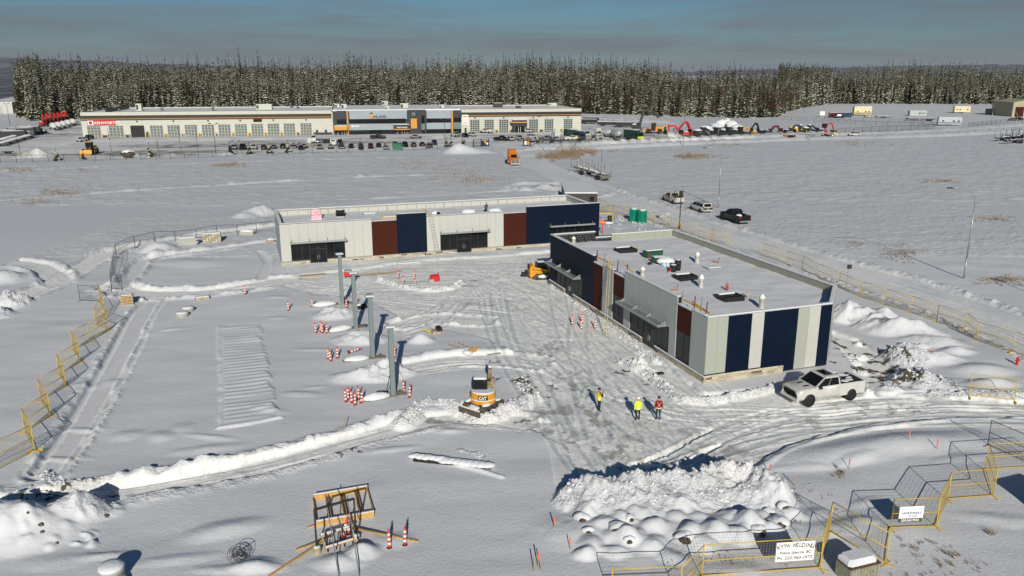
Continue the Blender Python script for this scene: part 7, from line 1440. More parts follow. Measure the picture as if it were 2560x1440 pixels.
# gates with hanging sign boards
for (a, b), lb in ((((1184, 370), (1222, 368)), 'open sliding gate with a yellow logo board left of the yard entrance'), (((1309, 366), (1326, 365)), 'gate post and wire panel right of the yard entrance')):
    A = Vector((*yp(*a), 0)); B = Vector((*yp(*b), 0)); d = B-A; k = thing('yard_gate', lb, 'gate', (A.x, A.y, hz(A.x, A.y)), math.atan2(d.y, d.x)); L_ = d.length
    for x in (0, L_*.5, L_): MB().box(x-.12, x+.12, -.1, .1, 0, 2.6).build('post', DARK, k)
    for z in (.2, 1.2, 2.3): MB().box(0, L_, -.05, .05, z, z+.1).build('rail', DARK, k)
    n = MB()
    for i in range(int(L_/.25)): n.bar((i*.25, 0, .2), (i*.25, 0, 2.3), .03)
    n.build('wire_mesh', BW, k)
    if L_ > 4: o = MB().box(L_*.52, L_*.96, -.15, -.101, .4, 1.9).build('board', CHAR, k); MB().add([(L_*.64, -.16, 1.85), (L_*.84, -.16, 1.85), (L_*.8, -.16, .5)], [(0, 1, 2)]).build('logo', GOLD, o); MB().box(L_*.84, L_*.94, -.17, -.151, .6, 1.3).build('notice', SW, o)
    else: MB().box(.3, 1.1, -.15, -.101, .5, 1.8).build('notice', SW, k); MB().box(1.2, 2.2, -.15, -.101, .4, 1.7).build('notice', GOLD, k)
# young spruces along the fences
ys_c = spruce(77, 3.4, 1.05, .5, 9); ys_t = trunk_mesh(3.2, .06)
for i, (u, v, s) in enumerate(((143, 404, 1.1), (209, 401, .8), (376, 395, 1.25), (577, 388, 1.1), (624, 386, 1.15), (674, 384, 1.1), (720, 382, 1.15), (902, 374, 1.05), (965, 373, 1.0), (1072, 371, .9), (1116, 368, 1.0), (1127, 367, 1.05), (1158, 368, 1.15), (1343, 361, 1.1), (1379, 359, 1.1), (1352, 361, .8), (1450, 357, .8), (1478, 355, .9), (1502, 354, .9), (1535, 353, .9), (1662, 349, 1.0), (1684, 348, .9), (1750, 346, 1.0), (1771, 345, 1.0), (1700, 347, .7), (1490, 354, .7))):
    x, y = yp(u, v); r = thing('young_spruce', 'young snow flecked spruce planted along the dealer yard fence', 'tree', (x, y, hz(x, y)-.1), i, 'young spruces along the yard fence'); r.scale = (s,)*3; obj('crown', ys_c, r); obj('trunk', ys_t, r)
x, y = yp(321, 397); r = thing('shrub', 'dark twiggy shrub heaped with snow behind the yard fence', 'shrub', (x, y, hz(x, y))); MB().blob((0, 0, .9), 2.0, 1.2, 1.1, 3, .5, 14, 9).build('twigs', BARK, r); MB().blob((0, .2, 1.6), 1.8, 1, .7, 5, .3, 12, 7).build('snow_cap', SNOW, r)
# thin leafless saplings and yard lamps
for u, v, h in ((282, 393, 10), (455, 391, 11), (497, 391, 12), (400, 397, 6), (54, 398, 9)):
    x, y = yp(u, v); r = thing('sapling', 'thin bare sapling rising above the dealer yard fence', 'sapling', (x, y, hz(x, y)), 0, 'bare saplings along the yard fence'); MB().tube([(0, 0, -.2), (-.3, 0, h*.5), (-.5, 0, h*.8)], .06, 5, r2=.02).build('stem', BARK, r)
    qq = random.Random(u); tw = MB()
    for i in range(26): z = h*qq.uniform(.3, .8); a = qq.uniform(0, 6.28); l = qq.uniform(.3, .9); tw.bar((-.5*z/h, 0, z), (-.5*z/h+l*math.cos(a)*.5, l*math.sin(a)*.5, z+l), .03)
    tw.build('twigs', BARK, r)
for u, v, h, lb in ((540, 386, 9, 'black twin headed yard lamp by the fence left of the parked cars'), (1113, 372, 9, 'black twin headed yard lamp in front of the hall tower end'), (25, 314, 10, 'dark yard lamp at the corner by the forest'), (591, 380, 3, 'short dark bollard lamp beside the parked cars')):
    x, y = yp(u, v); k = thing('yard_lamp', lb, 'yard lamp', (x, y, hz(x, y)-.1)); MB().tube([(0, 0, 0), (0, 0, h)], .1, 8, r2=.07).build('pole', DARK, k)
    for s in (-1, 1): MB().bar((0, 0, h), (s*1.1, 0, h+.5), .07).build('arm', DARK, k); MB().bbox(s*1.1-.3, s*1.1+.3, -.2, .2, h+.4, h+.7, .05).build('lamp_head', DARK, k)
# parked cars
gA = 'cars parked along the dealer yard fence'
rows = [(586, 374, 'suv', PS, 'silver SUV at the end of the row nearest the twin lamp'), (608, 374, 'pickup', PB, 'black pickup second in the fence row'), (635, 373, 'suv', PW, 'white SUV between the black pickup and the maroon SUV'), (661, 374, 'suv', PR, 'maroon SUV in the fence row beside a young spruce'), (685, 372, 'sedan', PG, 'dark grey sedan between the maroon and black SUVs'), (709, 371, 'suv', PB, 'black SUV in the fence row beside the grey sedan'), (735, 370, 'pickup', PB, 'big black pickup in the fence row near the white truck tractor'), (762, 370, 'suv', PS, 'silver SUV just in front of the white truck tractor'), (753, 374, 'sedan', PB, 'low black sedan tucked against the fence'), (799, 373, 'suv', PBG, 'beige SUV against the fence by the white truck tractor'), (827, 372, 'suv', PS, 'pale silver SUV below the white pickup'), (853, 371, 'pickup', PB, 'black pickup at the fence left of the hall service entrance'), (878, 370, 'sedan', PB, 'black sedan with snow heap before it'), (902, 370, 'suv', PG, 'dark grey SUV behind a young spruce by the fence'), (927, 371, 'suv', PR, 'dark maroon SUV left of the green dumpster'), (947, 368, 'sedan', PB, 'low black car left of the green dumpster'), (965, 374, 'sedan', PS, 'snow topped car at a young spruce'), (988, 367, 'suv', PB, 'black SUV behind the green dumpster'), (1013, 367, 'suv', PB, 'black SUV right of the green dumpster'), (1034, 367, 'suv', PG, 'dark grey SUV two right of the green dumpster'), (1055, 365, 'sedan', PB, 'low dark sedan near the last snow bank of the row'), (1074, 371, 'suv', PG, 'dark SUV half behind a spruce at the row end'), (1086, 362, 'suv', PBL, 'dark blue SUV last in the fence row'), (833, 363, 'pickup', PW, 'white pickup behind the fence row by the hall corner'), (850, 361, 'suv', PB, 'black SUV behind the fence row by the hall corner')]
for u, v, kd, pm, lb in rows: car(kd, pm, lb, yp(u, v), R(90)+TH3+rnd.uniform(-.06, .06)+(PI if rnd.random() < .5 else 0), gA, scale=1.0)
gB = 'cars parked in front of the dealer hall'
for u, v, kd, pm, lb, a in ((945, 347, 'pickup', PB, 'black pickup close to the hall under the long window band', 0), (1040, 346, 'sedan', PG, 'grey car in front of the black tower', 10), (1139, 342, 'pickup', PS, 'silver pickup in front of the end of the grey block', -60), (1181, 341, 'suv', PW, 'white SUV in front of the three stacked signs', -60), (1163, 343, 'suv', PB, 'black SUV next to the silver pickup', -70), (1216, 335, 'pickup', PW, 'white pickup close to the right wing doors', 150), (1321, 333, 'suv', PW, 'white SUV right of the hall porch', 140), (1254, 352, 'pickup', PB, 'black pickup at the yard entrance', -20), (1278, 352, 'suv', PW, 'white SUV beside the black pickup at the entrance', -75), (1298, 351, 'pickup', PS, 'silver pickup at the yard entrance', -70), (1331, 346, 'suv', PS, 'silver SUV inside the right gate', -20), (1351, 356, 'suv', PG, 'dark SUV behind spruces by the right gate', 80), (1327, 356, 'suv', PR, 'dark red SUV hard by the right gate post', 0), (1368, 352, 'pickup', PG, 'grey pickup right of the gate spruces', -30), (1412, 351, 'suv', PBL, 'dark blue SUV in front of the refuse truck', 0), (1392, 352, 'sedan', PG, 'grey sedan by the refuse truck', 0), (1430, 351, 'pickup', PW, 'white pickup by the refuse truck', 10), (1548, 351, 'suv', PG, 'grey SUV below the tanker', 20), (205, 354, 'suv', PW, 'white SUV at the corner of the hall by the red sign', -100), (222, 351, 'suv', PB, 'black car beside the white SUV at the hall corner', -95)): car(kd, pm, lb, yp(u, v), R(a), gB)
car('suv', PW, 'white SUV driving on the cross road', yp(2135, 340), R(186)); car('sedan', PW, 'snow covered car beside the cream trailer', yp(2171, 294.5), R(10)); car('suv', PB, 'black pickup by the tan hall', yp(2547, 302.5), R(20)); car('sedan', PG, 'dark grey car by the tan hall', yp(2532, 303), R(10))
x, y = yp(993, 375); k = thing('dumpster', 'green dumpster among the parked cars', 'dumpster', (x, y, hz(x, y)), TH3); DG = M('dumpster_green', (.02, .14, .06), .5); MB().prism([(-1.4, 0), (1.4, 0), (1.6, 2.0), (-1.6, 2.2)], -1, 1).build('bin', DG, k); MB().bbox(-1.6, 1.6, -1.05, 1.05, 2.2, 2.3, .04).build('lid', DG, k)
for i in range(6): MB().box(-1.3+i*.5, -1.2+i*.5, -1.06, -1.001, .1, 1.9).build('rib', DG, k)
# trucks
t = tractor('white truck tractor with a short cab behind the parked cars', yp(795, 358), R(188), PW, False, sc=1.05); MB().box(-4, .5, -1.1, 1.1, 1.2, 1.5).build('deck', DARK, t)
def boxtruck(label, loc, rz, cabm, bodym, fm, sc=1.):
    k = thing('refuse_truck', label, 'truck', (loc[0], loc[1], hz(loc[0], loc[1])), rz); k.scale = (sc,)*3; MB().bbox(2.2, 4.1, -1.2, 1.2, .7, 3.1, .1).build('cab', cabm, k); MB().box(4.05, 4.12, -1.05, 1.05, 1.9, 2.8).build('windshield', GLASS, k); MB().bbox(4.0, 4.25, -1.22, 1.22, .6, 1.7, .06).build('front_panel', fm, k); MB().bbox(-4.2, 2.1, -1.25, 1.25, 1.0, 3.7, .12).build('box_body', bodym, k); MB().box(-4.2, 4, -.5, .5, .6, .95).build('chassis', DARK, k); wheels(k, (3, -2.2, -3.4), 1.2, .5, .35); MB().bbox(-4.1, 2, -1.1, 1.1, 3.7, 3.85, .06).build('snow_cap', SNOW, k)
    for s in (-1, 1): MB().box(3.2, 3.9, s*1.21-.005, s*1.21+.005, 1.9, 2.7).build('side_window', GLASS, k)
    for s in (-1, 1): MB().bar((4.2, s*.9, 1.0), (2.5, s*1.3, 3.6), .2).build('lift_arm', DARK, k)
DGR = M('dark_green_paint', (.015, .05, .035), .4); LIM = M('lime_yellow', (.55, .58, .02), .5)
boxtruck('dark green refuse truck with yellow front panel by the fence end', yp(1583, 352), R(-62), DGR, DGR, LIM, 1.1); boxtruck('green and orange refuse truck in front of the right wing', yp(1428, 349), R(-70), DGR, DGR, CAT, 1.05); boxtruck('dark blue truck body beside the orange fronted refuse truck', yp(1446, 350), R(-70), PBL, PBL, DARK, .95)
tractor('white truck tractor between the refuse truck and the tanker', yp(1495, 346), R(-80), PW, True, sc=1.0); tractor('white truck tractor in front of the corner of the right wing', yp(1468, 347), R(-95), PW, False, sc=1.05); tractor('white truck tractor with sleeper beside the green bodied truck', yp(1392, 347), R(100), PW, True, sc=.95)
ALU = M('tank_aluminium', (.46, .48, .48), .35, .4)
def tanker(label, loc, rz, L_=9, mat=ALU, r=1.15, group=None):
    k = thing('tank_trailer', label, 'tanker', (loc[0], loc[1], hz(loc[0], loc[1])), rz, group); MB().tube([(-L_/2, 0, 2.0), (-L_/2+.25, 0, 2.0), (L_/2-.25, 0, 2.0), (L_/2, 0, 2.0)], [r*.7, r, r, r*.7], 18).build('tank', mat, k)
    for x in (-L_*.25, 0, L_*.25): MB().tube([(x-.05, 0, 2.0), (x+.05, 0, 2.0)], r+.03, 18).build('ring', mat, k)
    MB().box(-L_/2, L_/2, -.4, .4, .7, .95).build('frame', DARK, k); wheels(k, (-L_*.38, -L_*.24), 1.15, .5, .4); MB().box(-.8, .8, -.25, .25, 2+r-.05, 2+r+.12).build('manway', mat, k); return k
tanker('silver tank trailer beside the white truck tractor', yp(1520, 343), R(-20), 7.5); tanker('second silver tank trailer tucked behind the first', yp(1541, 346), R(-60), 5.5)
# ---- tracked and wheeled machines
def digger(label, loc, rz, pm, boomp, group=None, sc=1., bucket=True, snow=True, name='excavator', house=True):
    k = thing(name, label, 'excavator', (loc[0], loc[1], hz(loc[0], loc[1])), rz, group); k.scale = (sc,)*3
    for s in (-1, 1): MB().prism(stadium(4.2, .95), s*1.25-.3, s*1.25+.3).build('track', TRK, k)
    MB().box(-.8, .8, -1, 1, .4, 1.0).build('undercarriage', DARK, k)
    if house:
        MB().bbox(-2.4, 1.3, -1.35, 1.35, 1.1, 2.2, .15).build('house', pm, k); MB().bbox(-.1, 1.6, .35, 1.35, 1.2, 3.0, .1).build('cab', BLACK, k); MB().box(1.601, 1.615, .45, 1.25, 1.7, 2.8).build('window', GLASS, k); MB().box(.1, 1.4, 1.351, 1.365, 1.8, 2.8).build('window', GLASS, k)
        if snow: MB().blob((-1.2, 0, 2.25), 1.1, 1.2, .3, 3, .15, 12, 6, .3).build('snow_cap', SNOW, k)
    P = [Vector((p[0], -.2, p[1])) for p in boomp]
    MB().bar(P[0], P[1], .55, .95).build('boom', pm, k); MB().bar(P[1], P[2], .5, .85).build('boom', pm, k); MB().bar(P[2]+Vector((0, 0, .1)), P[3], .45, .65).build('stick', pm, k); MB().bar(P[0]+Vector((.3, .3, .2)), P[1]-Vector((0, -.3, .3)), .18).build('cylinder', DARK, k)
    if bucket: a = P[3]; MB().prism([(a.x-.2, a.z+.2), (a.x+.6, a.z), (a.x+.5, a.z-1.0), (a.x-.6, a.z-1.1), (a.x-.7, a.z-.5)], -.9, .5).build('bucket', DARK, k)
    return k
BLKM = M('machine_black', (.014, .014, .014), .5); DRK = M('machine_green', (.02, .035, .025), .6)
up = [(1, 2), (3.0, 4.4), (5.2, 4.5), (5.6, 1.6)]; hi = [(1, 2), (2.6, 5.4), (3.8, 5.6), (6.4, 2.8)]; lowp = [(1, 2), (3.6, 4.0), (5.6, 3.6), (6.0, 1.2)]
digger('red excavator with squared boom, nearest the white snow heap', yp(1706, 344), R(178), RED, up); digger('red excavator with its boom raised high and a black cab', yp(1731, 342), R(140), RED, hi); digger('big black excavator with raised boom and wide black bucket behind the orange loader', yp(1592, 327), R(-5), BLKM, [(1, 2), (2.4, 7.6), (4.5, 8.2), (8.2, 6.0)], sc=1.1)
qm = random.Random(8)
for i, (u, v, pm, bp, sc, a, lb) in enumerate(((1880, 338, CAT, lowp, .7, 190, 'small yellow excavator in the machine row'), (1899, 337, BLKM, hi, .75, 120, 'black excavator with boom folded upright in the machine row'), (1922, 338, BLKM, up, .72, 5, 'black excavator reaching toward the red housed one'), (1955, 336, RED, lowp, .75, 170, 'red housed excavator in the machine row'), (1972, 337, BLKM, up, .78, 0, 'black excavator with stick hanging straight down'), (2046, 334, DRK, lowp, .75, 160, 'dark excavator at the end of the machine row'))): digger(lb, yp(u, v), R(a), pm, bp, sc=sc)
def loader(label, loc, rz, pm, name='wheel_loader', sc=1., blade=True, grap=False, snow=False):
    k = thing(name, label, 'loader', (loc[0], loc[1], hz(loc[0], loc[1])), rz); k.scale = (sc,)*3; MB().bbox(-3.2, -.6, -.9, .9, .8, 2.2, .12).build('engine_hood', pm, k); MB().bbox(-.8, .7, -.8, .8, .9, 3.3, .1).build('cab', BLACK, k); MB().box(.701, .715, -.65, .65, 2.0, 3.1).build('window', GLASS, k); MB().bbox(-.85, .75, -.85, .85, 3.3, 3.42, .05).build('roof', pm, k); MB().bbox(.6, 2.2, -.6, .6, .8, 1.4, .08).build('front_frame', pm, k); wheels(k, (1.5, -2.0), 1.35, .8, .6)
    for s in (-1, 1): MB().bar((.8, s*.5, 1.8), (3.0, s*.5, .8), .2, .3).build('lift_arm', pm, k); MB().box(-2.8, -1.2, s*1.1-.3, s*1.1+.3, 1.62, 1.72).build('fender', pm, k)
    if blade: MB().prism([(2.8, .1), (4.0, .05), (4.05, .15), (3.2, .5), (3.0, 1.4), (2.8, 1.4)], -1.5, 1.5).build('bucket', pm, k)
    if grap: MB().bar((-2.8, 0, 2.2), (-4.4, 0, 3.0), .35).build('grapple_boom', pm, k); MB().bar((-4.4, 0, 3.0), (-4.6, 0, 1.6), .3).build('grapple', DARK, k)
    if snow: MB().blob((-1.8, 0, 2.3), 1.5, 1.0, .5, 3, .2, 12, 7, .3).build('snow_cap', SNOW, k); MB().blob((0, 0, 3.5), .9, .9, .4, 4, .1, 12, 7, .3).build('snow_cap', SNOW, k)
    return k
loader('yellow wheel loader with bucket facing the yard fence', yp(226, 386), R(-82), CAT, sc=1.15); loader('orange grapple skidder behind the refuse truck', yp(1633, 334), R(170), CAT, 'log_skidder', 1.35, True, True); loader('snow loaded dark skidder nearest the red excavators', yp(1790, 342), R(-40), DRK, 'log_skidder', 1.1, True, True, True); loader('snow loaded dark skidder in the middle of three', yp(1820, 341), R(-40), DRK, 'log_skidder', 1.1, True, True, True); loader('snow loaded dark skidder nearest the small yellow excavator', yp(1850, 341), R(-40), DRK, 'log_skidder', 1.1, True, True, True); loader('yellow skidder in the machine row', yp(1998, 335), R(-20), YEL, 'log_skidder', .95, True, True, True); loader('snowy grey skidder beside the yellow one', yp(2022, 335), R(20), DRK, 'log_skidder', .95, True, True, True); loader('dark forwarder beside the red excavators', yp(1757, 343), R(10), DRK, 'log_skidder', 1.15, True, False, True)
for i, (u, v, r, h) in enumerate(((1802, 322, 5.5, 3.8), (1816, 321, 4.6, 4.2), (1788, 325, 6, 2.4), (1828, 323, 4.5, 3.4), (1768, 328, 5, 2.0), (1842, 326, 4, 2.2))): x, y = yp(u, v); k = thing('snowy_machine', 'machine buried under bulging white snow behind the skidders', 'machine', (x, y, hz(x, y)), i, 'snow buried machines'); MB().bbox(-r*.4, r*.4, -1, 1, 0, h*.6, .1).build('machine', DRK, k); MB().blob((0, 0, h*.55), r*.55, 2.0, h*.5, i, .25, 14, 9).build('snow_cap', SNOW, k)
# black trailers behind the right wing
for i, (u, v, L_, a, lb) in enumerate(((1470, 310, 9, -15, 'black flat trailer nearest the hall wing'), (1520, 317, 10, -12, 'black covered trailer in the middle of the back row'), (1560, 320, 8, -12, 'black trailer at the end of the back row'), (1478, 303, 8, -10, 'dark machine transporter behind the hall wing'))):
    x, y = yp(u, v); k = thing('black_trailer', lb, 'trailer', (x, y, hz(x, y)), R(a)); MB().bbox(-L_/2, L_/2, -1.2, 1.2, .7, 2.4-.3*(i % 2), .1).build('body', BLKM, k); MB().bbox(-L_/2+.2, L_/2-.2, -1.1, 1.1, 2.4-.3*(i % 2), 2.55-.3*(i % 2), .06).build('snow_cap', SNOW, k); wheels(k, (-L_*.3, -L_*.3+1.1), 1.2, .45, .35); MB().box(L_/2, L_/2+1.5, -.1, .1, .7, .85).build('drawbar', DARK, k)
# flat deck trailer with red loader crane and cream tractor
x, y = yp(2012, 350); A = Vector((*yp(1962, 352.5), 0)); B = Vector((*yp(2066, 347.5), 0)); d = B-A; k = thing('flat_deck_trailer', 'long low flat deck trailer on the cross road', 'trailer', (A.x, A.y, hz(A.x, A.y)), math.atan2(d.y, d.x)); L_ = d.length; MB().box(0, L_, -1.25, 1.25, .9, 1.2).build('deck', M('deck_brown', (.10, .075, .055), .8), k); MB().bbox(.1, L_-.1, -1.1, 1.1, 1.2, 1.28, .03).build('snow_cap', SNOW, k); wheels(k, (1.2, 2.4, 3.6), 1.2, .48, .4); MB().box(-.1, .0, -1.2, 1.2, .5, 1.1).build('rear_board', CAT, k)
CRM = paint('cream', (.50, .46, .30)); t = tractor('cream truck tractor hitched to the flat deck trailer', yp(2076, 346), math.atan2(d.y, d.x), CRM, False, sc=1.0)
k = thing('loader_crane', 'red knuckle boom crane arched over the cream truck', 'crane', (*yp(2064, 345), hz(*yp(2064, 345))), math.atan2(d.y, d.x)); MB().box(-.5, .5, -.6, .6, 1.2, 2.6).build('base', RED, k); MB().bar((0, 0, 2.4), (-1.6, 0, 5.0), .4).build('boom', RED, k); MB().bar((-1.6, 0, 5.0), (2.6, 0, 5.6), .38).build('boom', RED, k); MB().bar((2.6, 0, 5.6), (4.2, 0, 2.8), .34).build('stick', RED, k); MB().box(-1.9, -.4, -.7, .7, 4.0, 5.6).build('grapple', PR, k)
# ---- left yard corner
for i in range(7): u, v = 108+i*9.5, 318-i*1.5; digger('red log loader with boom folded down in the row beside the forest', yp(u, v), R(-50), RED, [(1, 2), (2.2, 5.4), (3.6, 5.8), (5.4, 3.6)], 'red log loaders in a row', .95, bucket=False, name='log_loader')
for i in range(5): u, v = 134+i*12, 326-i*3.2; tanker('snow dusted white tank trailer in the row by the red loaders', yp(u, v), R(-52), 6.5, M('snowy_tank', (.55, .55, .52), .6, var=.15), 1.1, 'white tank trailers in a row')
for i, (u, v, L_, lb) in enumerate(((12, 345, 10, 'black snow topped trailer at the yard corner under the lamp'), (34, 347, 9, 'black snow topped trailer next to the corner one'), (55, 340, 10, 'dark green topped trailer behind the steel box'), (72, 337, 9, 'dark trailer beside the tipped white dump box'))): x, y = yp(u, v); k = thing('black_trailer', lb, 'trailer', (x, y, hz(x, y)), R(20)); MB().bbox(-L_/2, L_/2, -1.3, 1.3, .6, 3.0, .12).build('body', BLKM, k); MB().blob((0, 0, 3.0), L_*.46, 1.2, .25, i, .1, 14, 6, .3).build('snow_cap', SNOW, k); wheels(k, (-L_*.3, -L_*.3+1.1), 1.25, .45, .35)
x, y = yp(62, 345); k = thing('steel_dump_box', 'grey steel dump box on wheels at the yard edge', 'dump box', (x, y, hz(x, y)), R(-8)); MB().prism([(-3, .9), (3, .9), (3.3, 2.7), (-3.2, 2.7)], -1.2, 1.2).build('box', STEEL, k); MB().bbox(-3, 3.1, -1.1, 1.1, 2.45, 2.75, .08).build('snow_cap', SNOW, k); wheels(k, (-1.5, -.4), 1.15, .48, .35); MB().box(-3, 3.5, -.4, .4, .6, .88).build('chassis', DARK, k)
x, y = yp(97, 335); k = thing('dump_trailer', 'white dump trailer with sloping snow load', 'trailer', (x, y, hz(x, y)), R(-8)); MB().prism([(-3.5, .9), (3.5, .9), (3.6, 1.6), (-3.5, 3.4)], -1.2, 1.2).build('box', PW, k); wheels(k, (.5, 1.6, 2.7), 1.15, .48, .35)
for i in range(16):
    u, v = 6+(i % 8)*9+ (i//8)*2, 365-(i % 8)*2.6-(i//8)*9; x, y = yp(u, v); k = thing('snowed_car', 'car buried under white snow in the rows beside the yard drive', 'car', (x, y, hz(x, y)), R(70), 'snow buried cars in rows'); MB().bbox(-2.1, 2.1, -.85, .85, .25, .95, .1).build('body', PB if i % 2 else PG, k); MB().blob((0, 0, 1.1), 1.9, .85, .55, i, .12, 12, 7, .4).build('snow_cap', SNOW, k); wheels(k, (1.3, -1.3), .85, .32, .2)
x, y = yp(20, 384); k = thing('metal_scrap', 'small dark trailer frame by the yard drive', 'trailer', (x, y, hz(x, y)), .3); MB().box(-1.6, 1.6, -.6, .6, .5, .7).build('frame', DARK, k); wheels(k, (-.5, .5), .7, .35, .2)
x, y = Gt(8, 283); k = thing('pale_shed', 'pale flat roofed shed beyond the yard corner', 'building', (x, y, float(terrain(np.array([x]), np.array([y]))[0])), .1); MB().box(-8, 8, -5, 5, 0, 6).build('wall', WHITE, k); MB().box(-8.2, 8.2, -5.2, 5.2, 6, 6.4).build('roof', SNOW, k); MB().box(-2, 2, -5.1, -5.01, 0, 4).build('door', GREY, k)
# ---- camper yard on the right
def camper(label, loc, rz, L_, mat, stripe=None, H_=2.9, name='camper_trailer'):
    k = thing(name, label, 'camper', (loc[0], loc[1], hz(loc[0], loc[1])), rz); MB().bbox(-L_/2, L_/2, -1.25, 1.25, .7, H_+.6, .2).build('body', mat, k); MB().bbox(-L_/2+.2, L_/2-.2, -1.1, 1.1, H_+.6, H_+.8, .1).build('snow_cap', SNOW, k); wheels(k, (-.6, .5), 1.15, .4, .3); MB().box(L_/2, L_/2+1.4, -.1, .1, .6, .75).build('hitch', DARK, k)
    for s in (-1, 1):
        for x0 in (-L_*.35, L_*.1, L_*.3): MB().box(x0, x0+1.0, s*1.26-.01, s*1.26+.01, 2.0, 2.6).build('window', GLASS, k)
        if stripe: MB().box(-L_/2+.3, L_/2-.3, s*1.257-.008, s*1.257+.008, 1.2, 1.7).build('stripe', stripe, k)
    return k
camper('big cream camper trailer with brown lettering band in the storage yard', yp(2154, 290), R(4), 11, M('camper_cream', (.62, .54, .33), .5), BROWN, 4.6); camper('cream fifth wheel camper at the back of the storage yard', yp(2403, 284), R(176), 10, M('camper_cream', (.62, .54, .33), .5), None, 3.6); camper('long pale grey camper parked beside the yard gate', yp(2372, 316), R(-12), 10.5, M('camper_grey', (.40, .42, .45), .5), PG, 3.2)
for u, v, L_, m, lb in ((2085, 295, 6, PR, 'dark red container in the storage yard'), (2112, 294, 7, PBL, 'dark blue container beside the red one')): x, y = yp(u, v); k = thing('shipping_container', lb, 'container', (x, y, hz(x, y)), .05); MB().box(-L_/2, L_/2, -1.2, 1.2, .1, 2.7).build('box', m, k); MB().bbox(-L_/2, L_/2, -1.2, 1.2, 2.7, 2.85, .05).build('snow_cap', SNOW, k); [MB().box(-L_/2+.2+i*L_/10, -L_/2+.3+i*L_/10, -1.25, -1.201, .2, 2.6).build('rib', m, k) for i in range(10)]
car('pickup', PB, 'black pickup towing beside the blue container', yp(2098, 296.5), R(170)); x, y = yp(2055, 294); k = thing('sign_board', 'small white board on posts at the yard corner', 'sign', (x, y, hz(x, y))); MB().box(-1.4, 1.4, -.05, .05, 1.0, 3.2).build('board', SW, k); [MB().box(s-.06, s+.06, -.05, .05, 0, 1).build('post', DARK, k) for s in (-1.2, 1.2)]
x, y = yp(2290, 291); k = thing('shipping_container', 'pale grey container lettered MAKER in the storage yard', 'container', (x, y, hz(x, y)), .0); PGR = M('pale_green_grey', (.36, .42, .40), .5); MB().box(-4.5, 5.5, -1.3, 1.3, .1, 2.9).build('box', PGR, k); MB().bbox(-4.5, 5.5, -1.3, 1.3, 2.9, 3.05, .05).build('snow_cap', SNOW, k); text('MAKER', 1.35, PG, k, (.6, -1.305, 1.1), (PI/2, 0, 0), font_w=.03); [MB().box(-4.4+i*1.0, -4.3+i*1.0, -1.34, -1.301, .2, 2.8).build('rib', PGR, k) for i in range(5)]
x, y = yp(2300, 304); k = thing('flat_deck_trailer', 'long dark empty deck trailer in front of the lettered container', 'trailer', (x, y, hz(x, y)), -.06); MB().box(-7, 7, -1.25, 1.25, .8, 1.5).build('deck', DARK, k); MB().bbox(-6.8, 6.8, -1.1, 1.1, 1.5, 1.65, .05).build('snow_cap', SNOW, k); wheels(k, (4, 5.2), 1.2, .48, .4)
x, y = yp(2210, 296); k = thing('boat_trailer', 'low dark snow topped trailer beyond the cream camper', 'trailer', (x, y, hz(x, y)), .05); MB().box(-5, 5, -1, 1, .6, 1.0).build('deck', DARK, k); MB().bbox(-4.8, 4.8, -.9, .9, 1.0, 1.2, .05).build('snow_cap', SNOW, k); wheels(k, (-1, 0), 1, .4, .3)
x, y = yp(2504, 288.5); k = thing('workshop', 'slate blue workshop with sloping roof and white emblem', 'building', (x, y, hz(x, y)), .0); SLA = M('slate_blue', (.06, .09, .13), .5); MB().prism([(-8, 0), (8, 0), (8, 3.6), (-4, 6.2), (-4, 3.6), (-8, 3.6)], -4, 4).build('wall', SLA, k); MB().lathe([(2.2, 0), (2.2, .08)], 6, T=Matrix.Translation((-.4, -4.01, 2.9)) @ Matrix.Rotation(PI/2, 4, 'X')).build('emblem', SNOW, k); MB().box(3.5, 7.5, -4.06, -4.01, .3, 3.0).build('window', GGLASS, k)
x, y = yp(2552, 293); k = thing('tan_hall', 'tan metal hall with a tall brown door at the edge of the storage yard', 'building', (x, y, hz(x, y)), .0); TAN = M('tan_metal', (.36, .33, .21), .5); MB().prism([(-6, 0), (14, 0), (14, 8), (4, 10), (-6, 8.2)], -1, 20).build('wall', TAN, k); MB().box(-4.5, 0.5, -1.06, -1.01, 0, 5.6).build('door', BROWN, k); MB().box(5, 9, -1.06, -1.01, 0, 5.6).build('door', BROWN, k)
stake_trailer('dark stake trailer at the field edge, nearer the curved lamp', (2492, 356), (2548, 350), 5, BLKM); stake_trailer('dark stake trailer at the field edge beyond the first', (2520, 349), (2600, 343), 6, BLKM); stake_trailer('dark snow laden stake trailer lowest by the field', (2510, 362), (2610, 355), 4, BLKM)
# ------------------------------------------------------------------ dry grass and brush standing out of the snow
DRY = M('dry_grass', (.21, .17, .12), .95, var=.4, scale=.5); TWG = M('brown_twigs', (.20, .15, .095), .95, var=.4, scale=.5)
def tufts(name, label, spots, mat, seed, per=14, cat='dry grass'):
    q = random.Random(seed); m = MB()
    for x, y, r, n, h in spots:
        for i in range(n):
            a, d = q.uniform(0, 6.28), r*math.sqrt(q.random()); cx, cy = x+d*math.cos(a)*1.5, y+d*math.sin(a); z = hz(cx, cy)-.05
            for j in range(q.randint(3, 6)): b = q.uniform(0, 6.28); hh = h*q.uniform(.4, 1.1); l = hh*.45; w = .012+.00009*cy; m.add([(cx-w, cy, z), (cx+w, cy, z), (cx+l*math.cos(b), cy+l*math.sin(b), z+hh)], [(0, 1, 2)])
    o = stuff(m.build(name, mat)); o['label'] = label; o['category'] = cat; return o
sp_ = []; q = random.Random(31)
def patch(u, v, ru, rv, n, h, r=.7):
    for i in range(n): x, y = G(u+q.gauss(0, ru), v+q.gauss(0, rv), .2); sp_.append((x, y, r, 3 if h < 1.4 else 5, h))
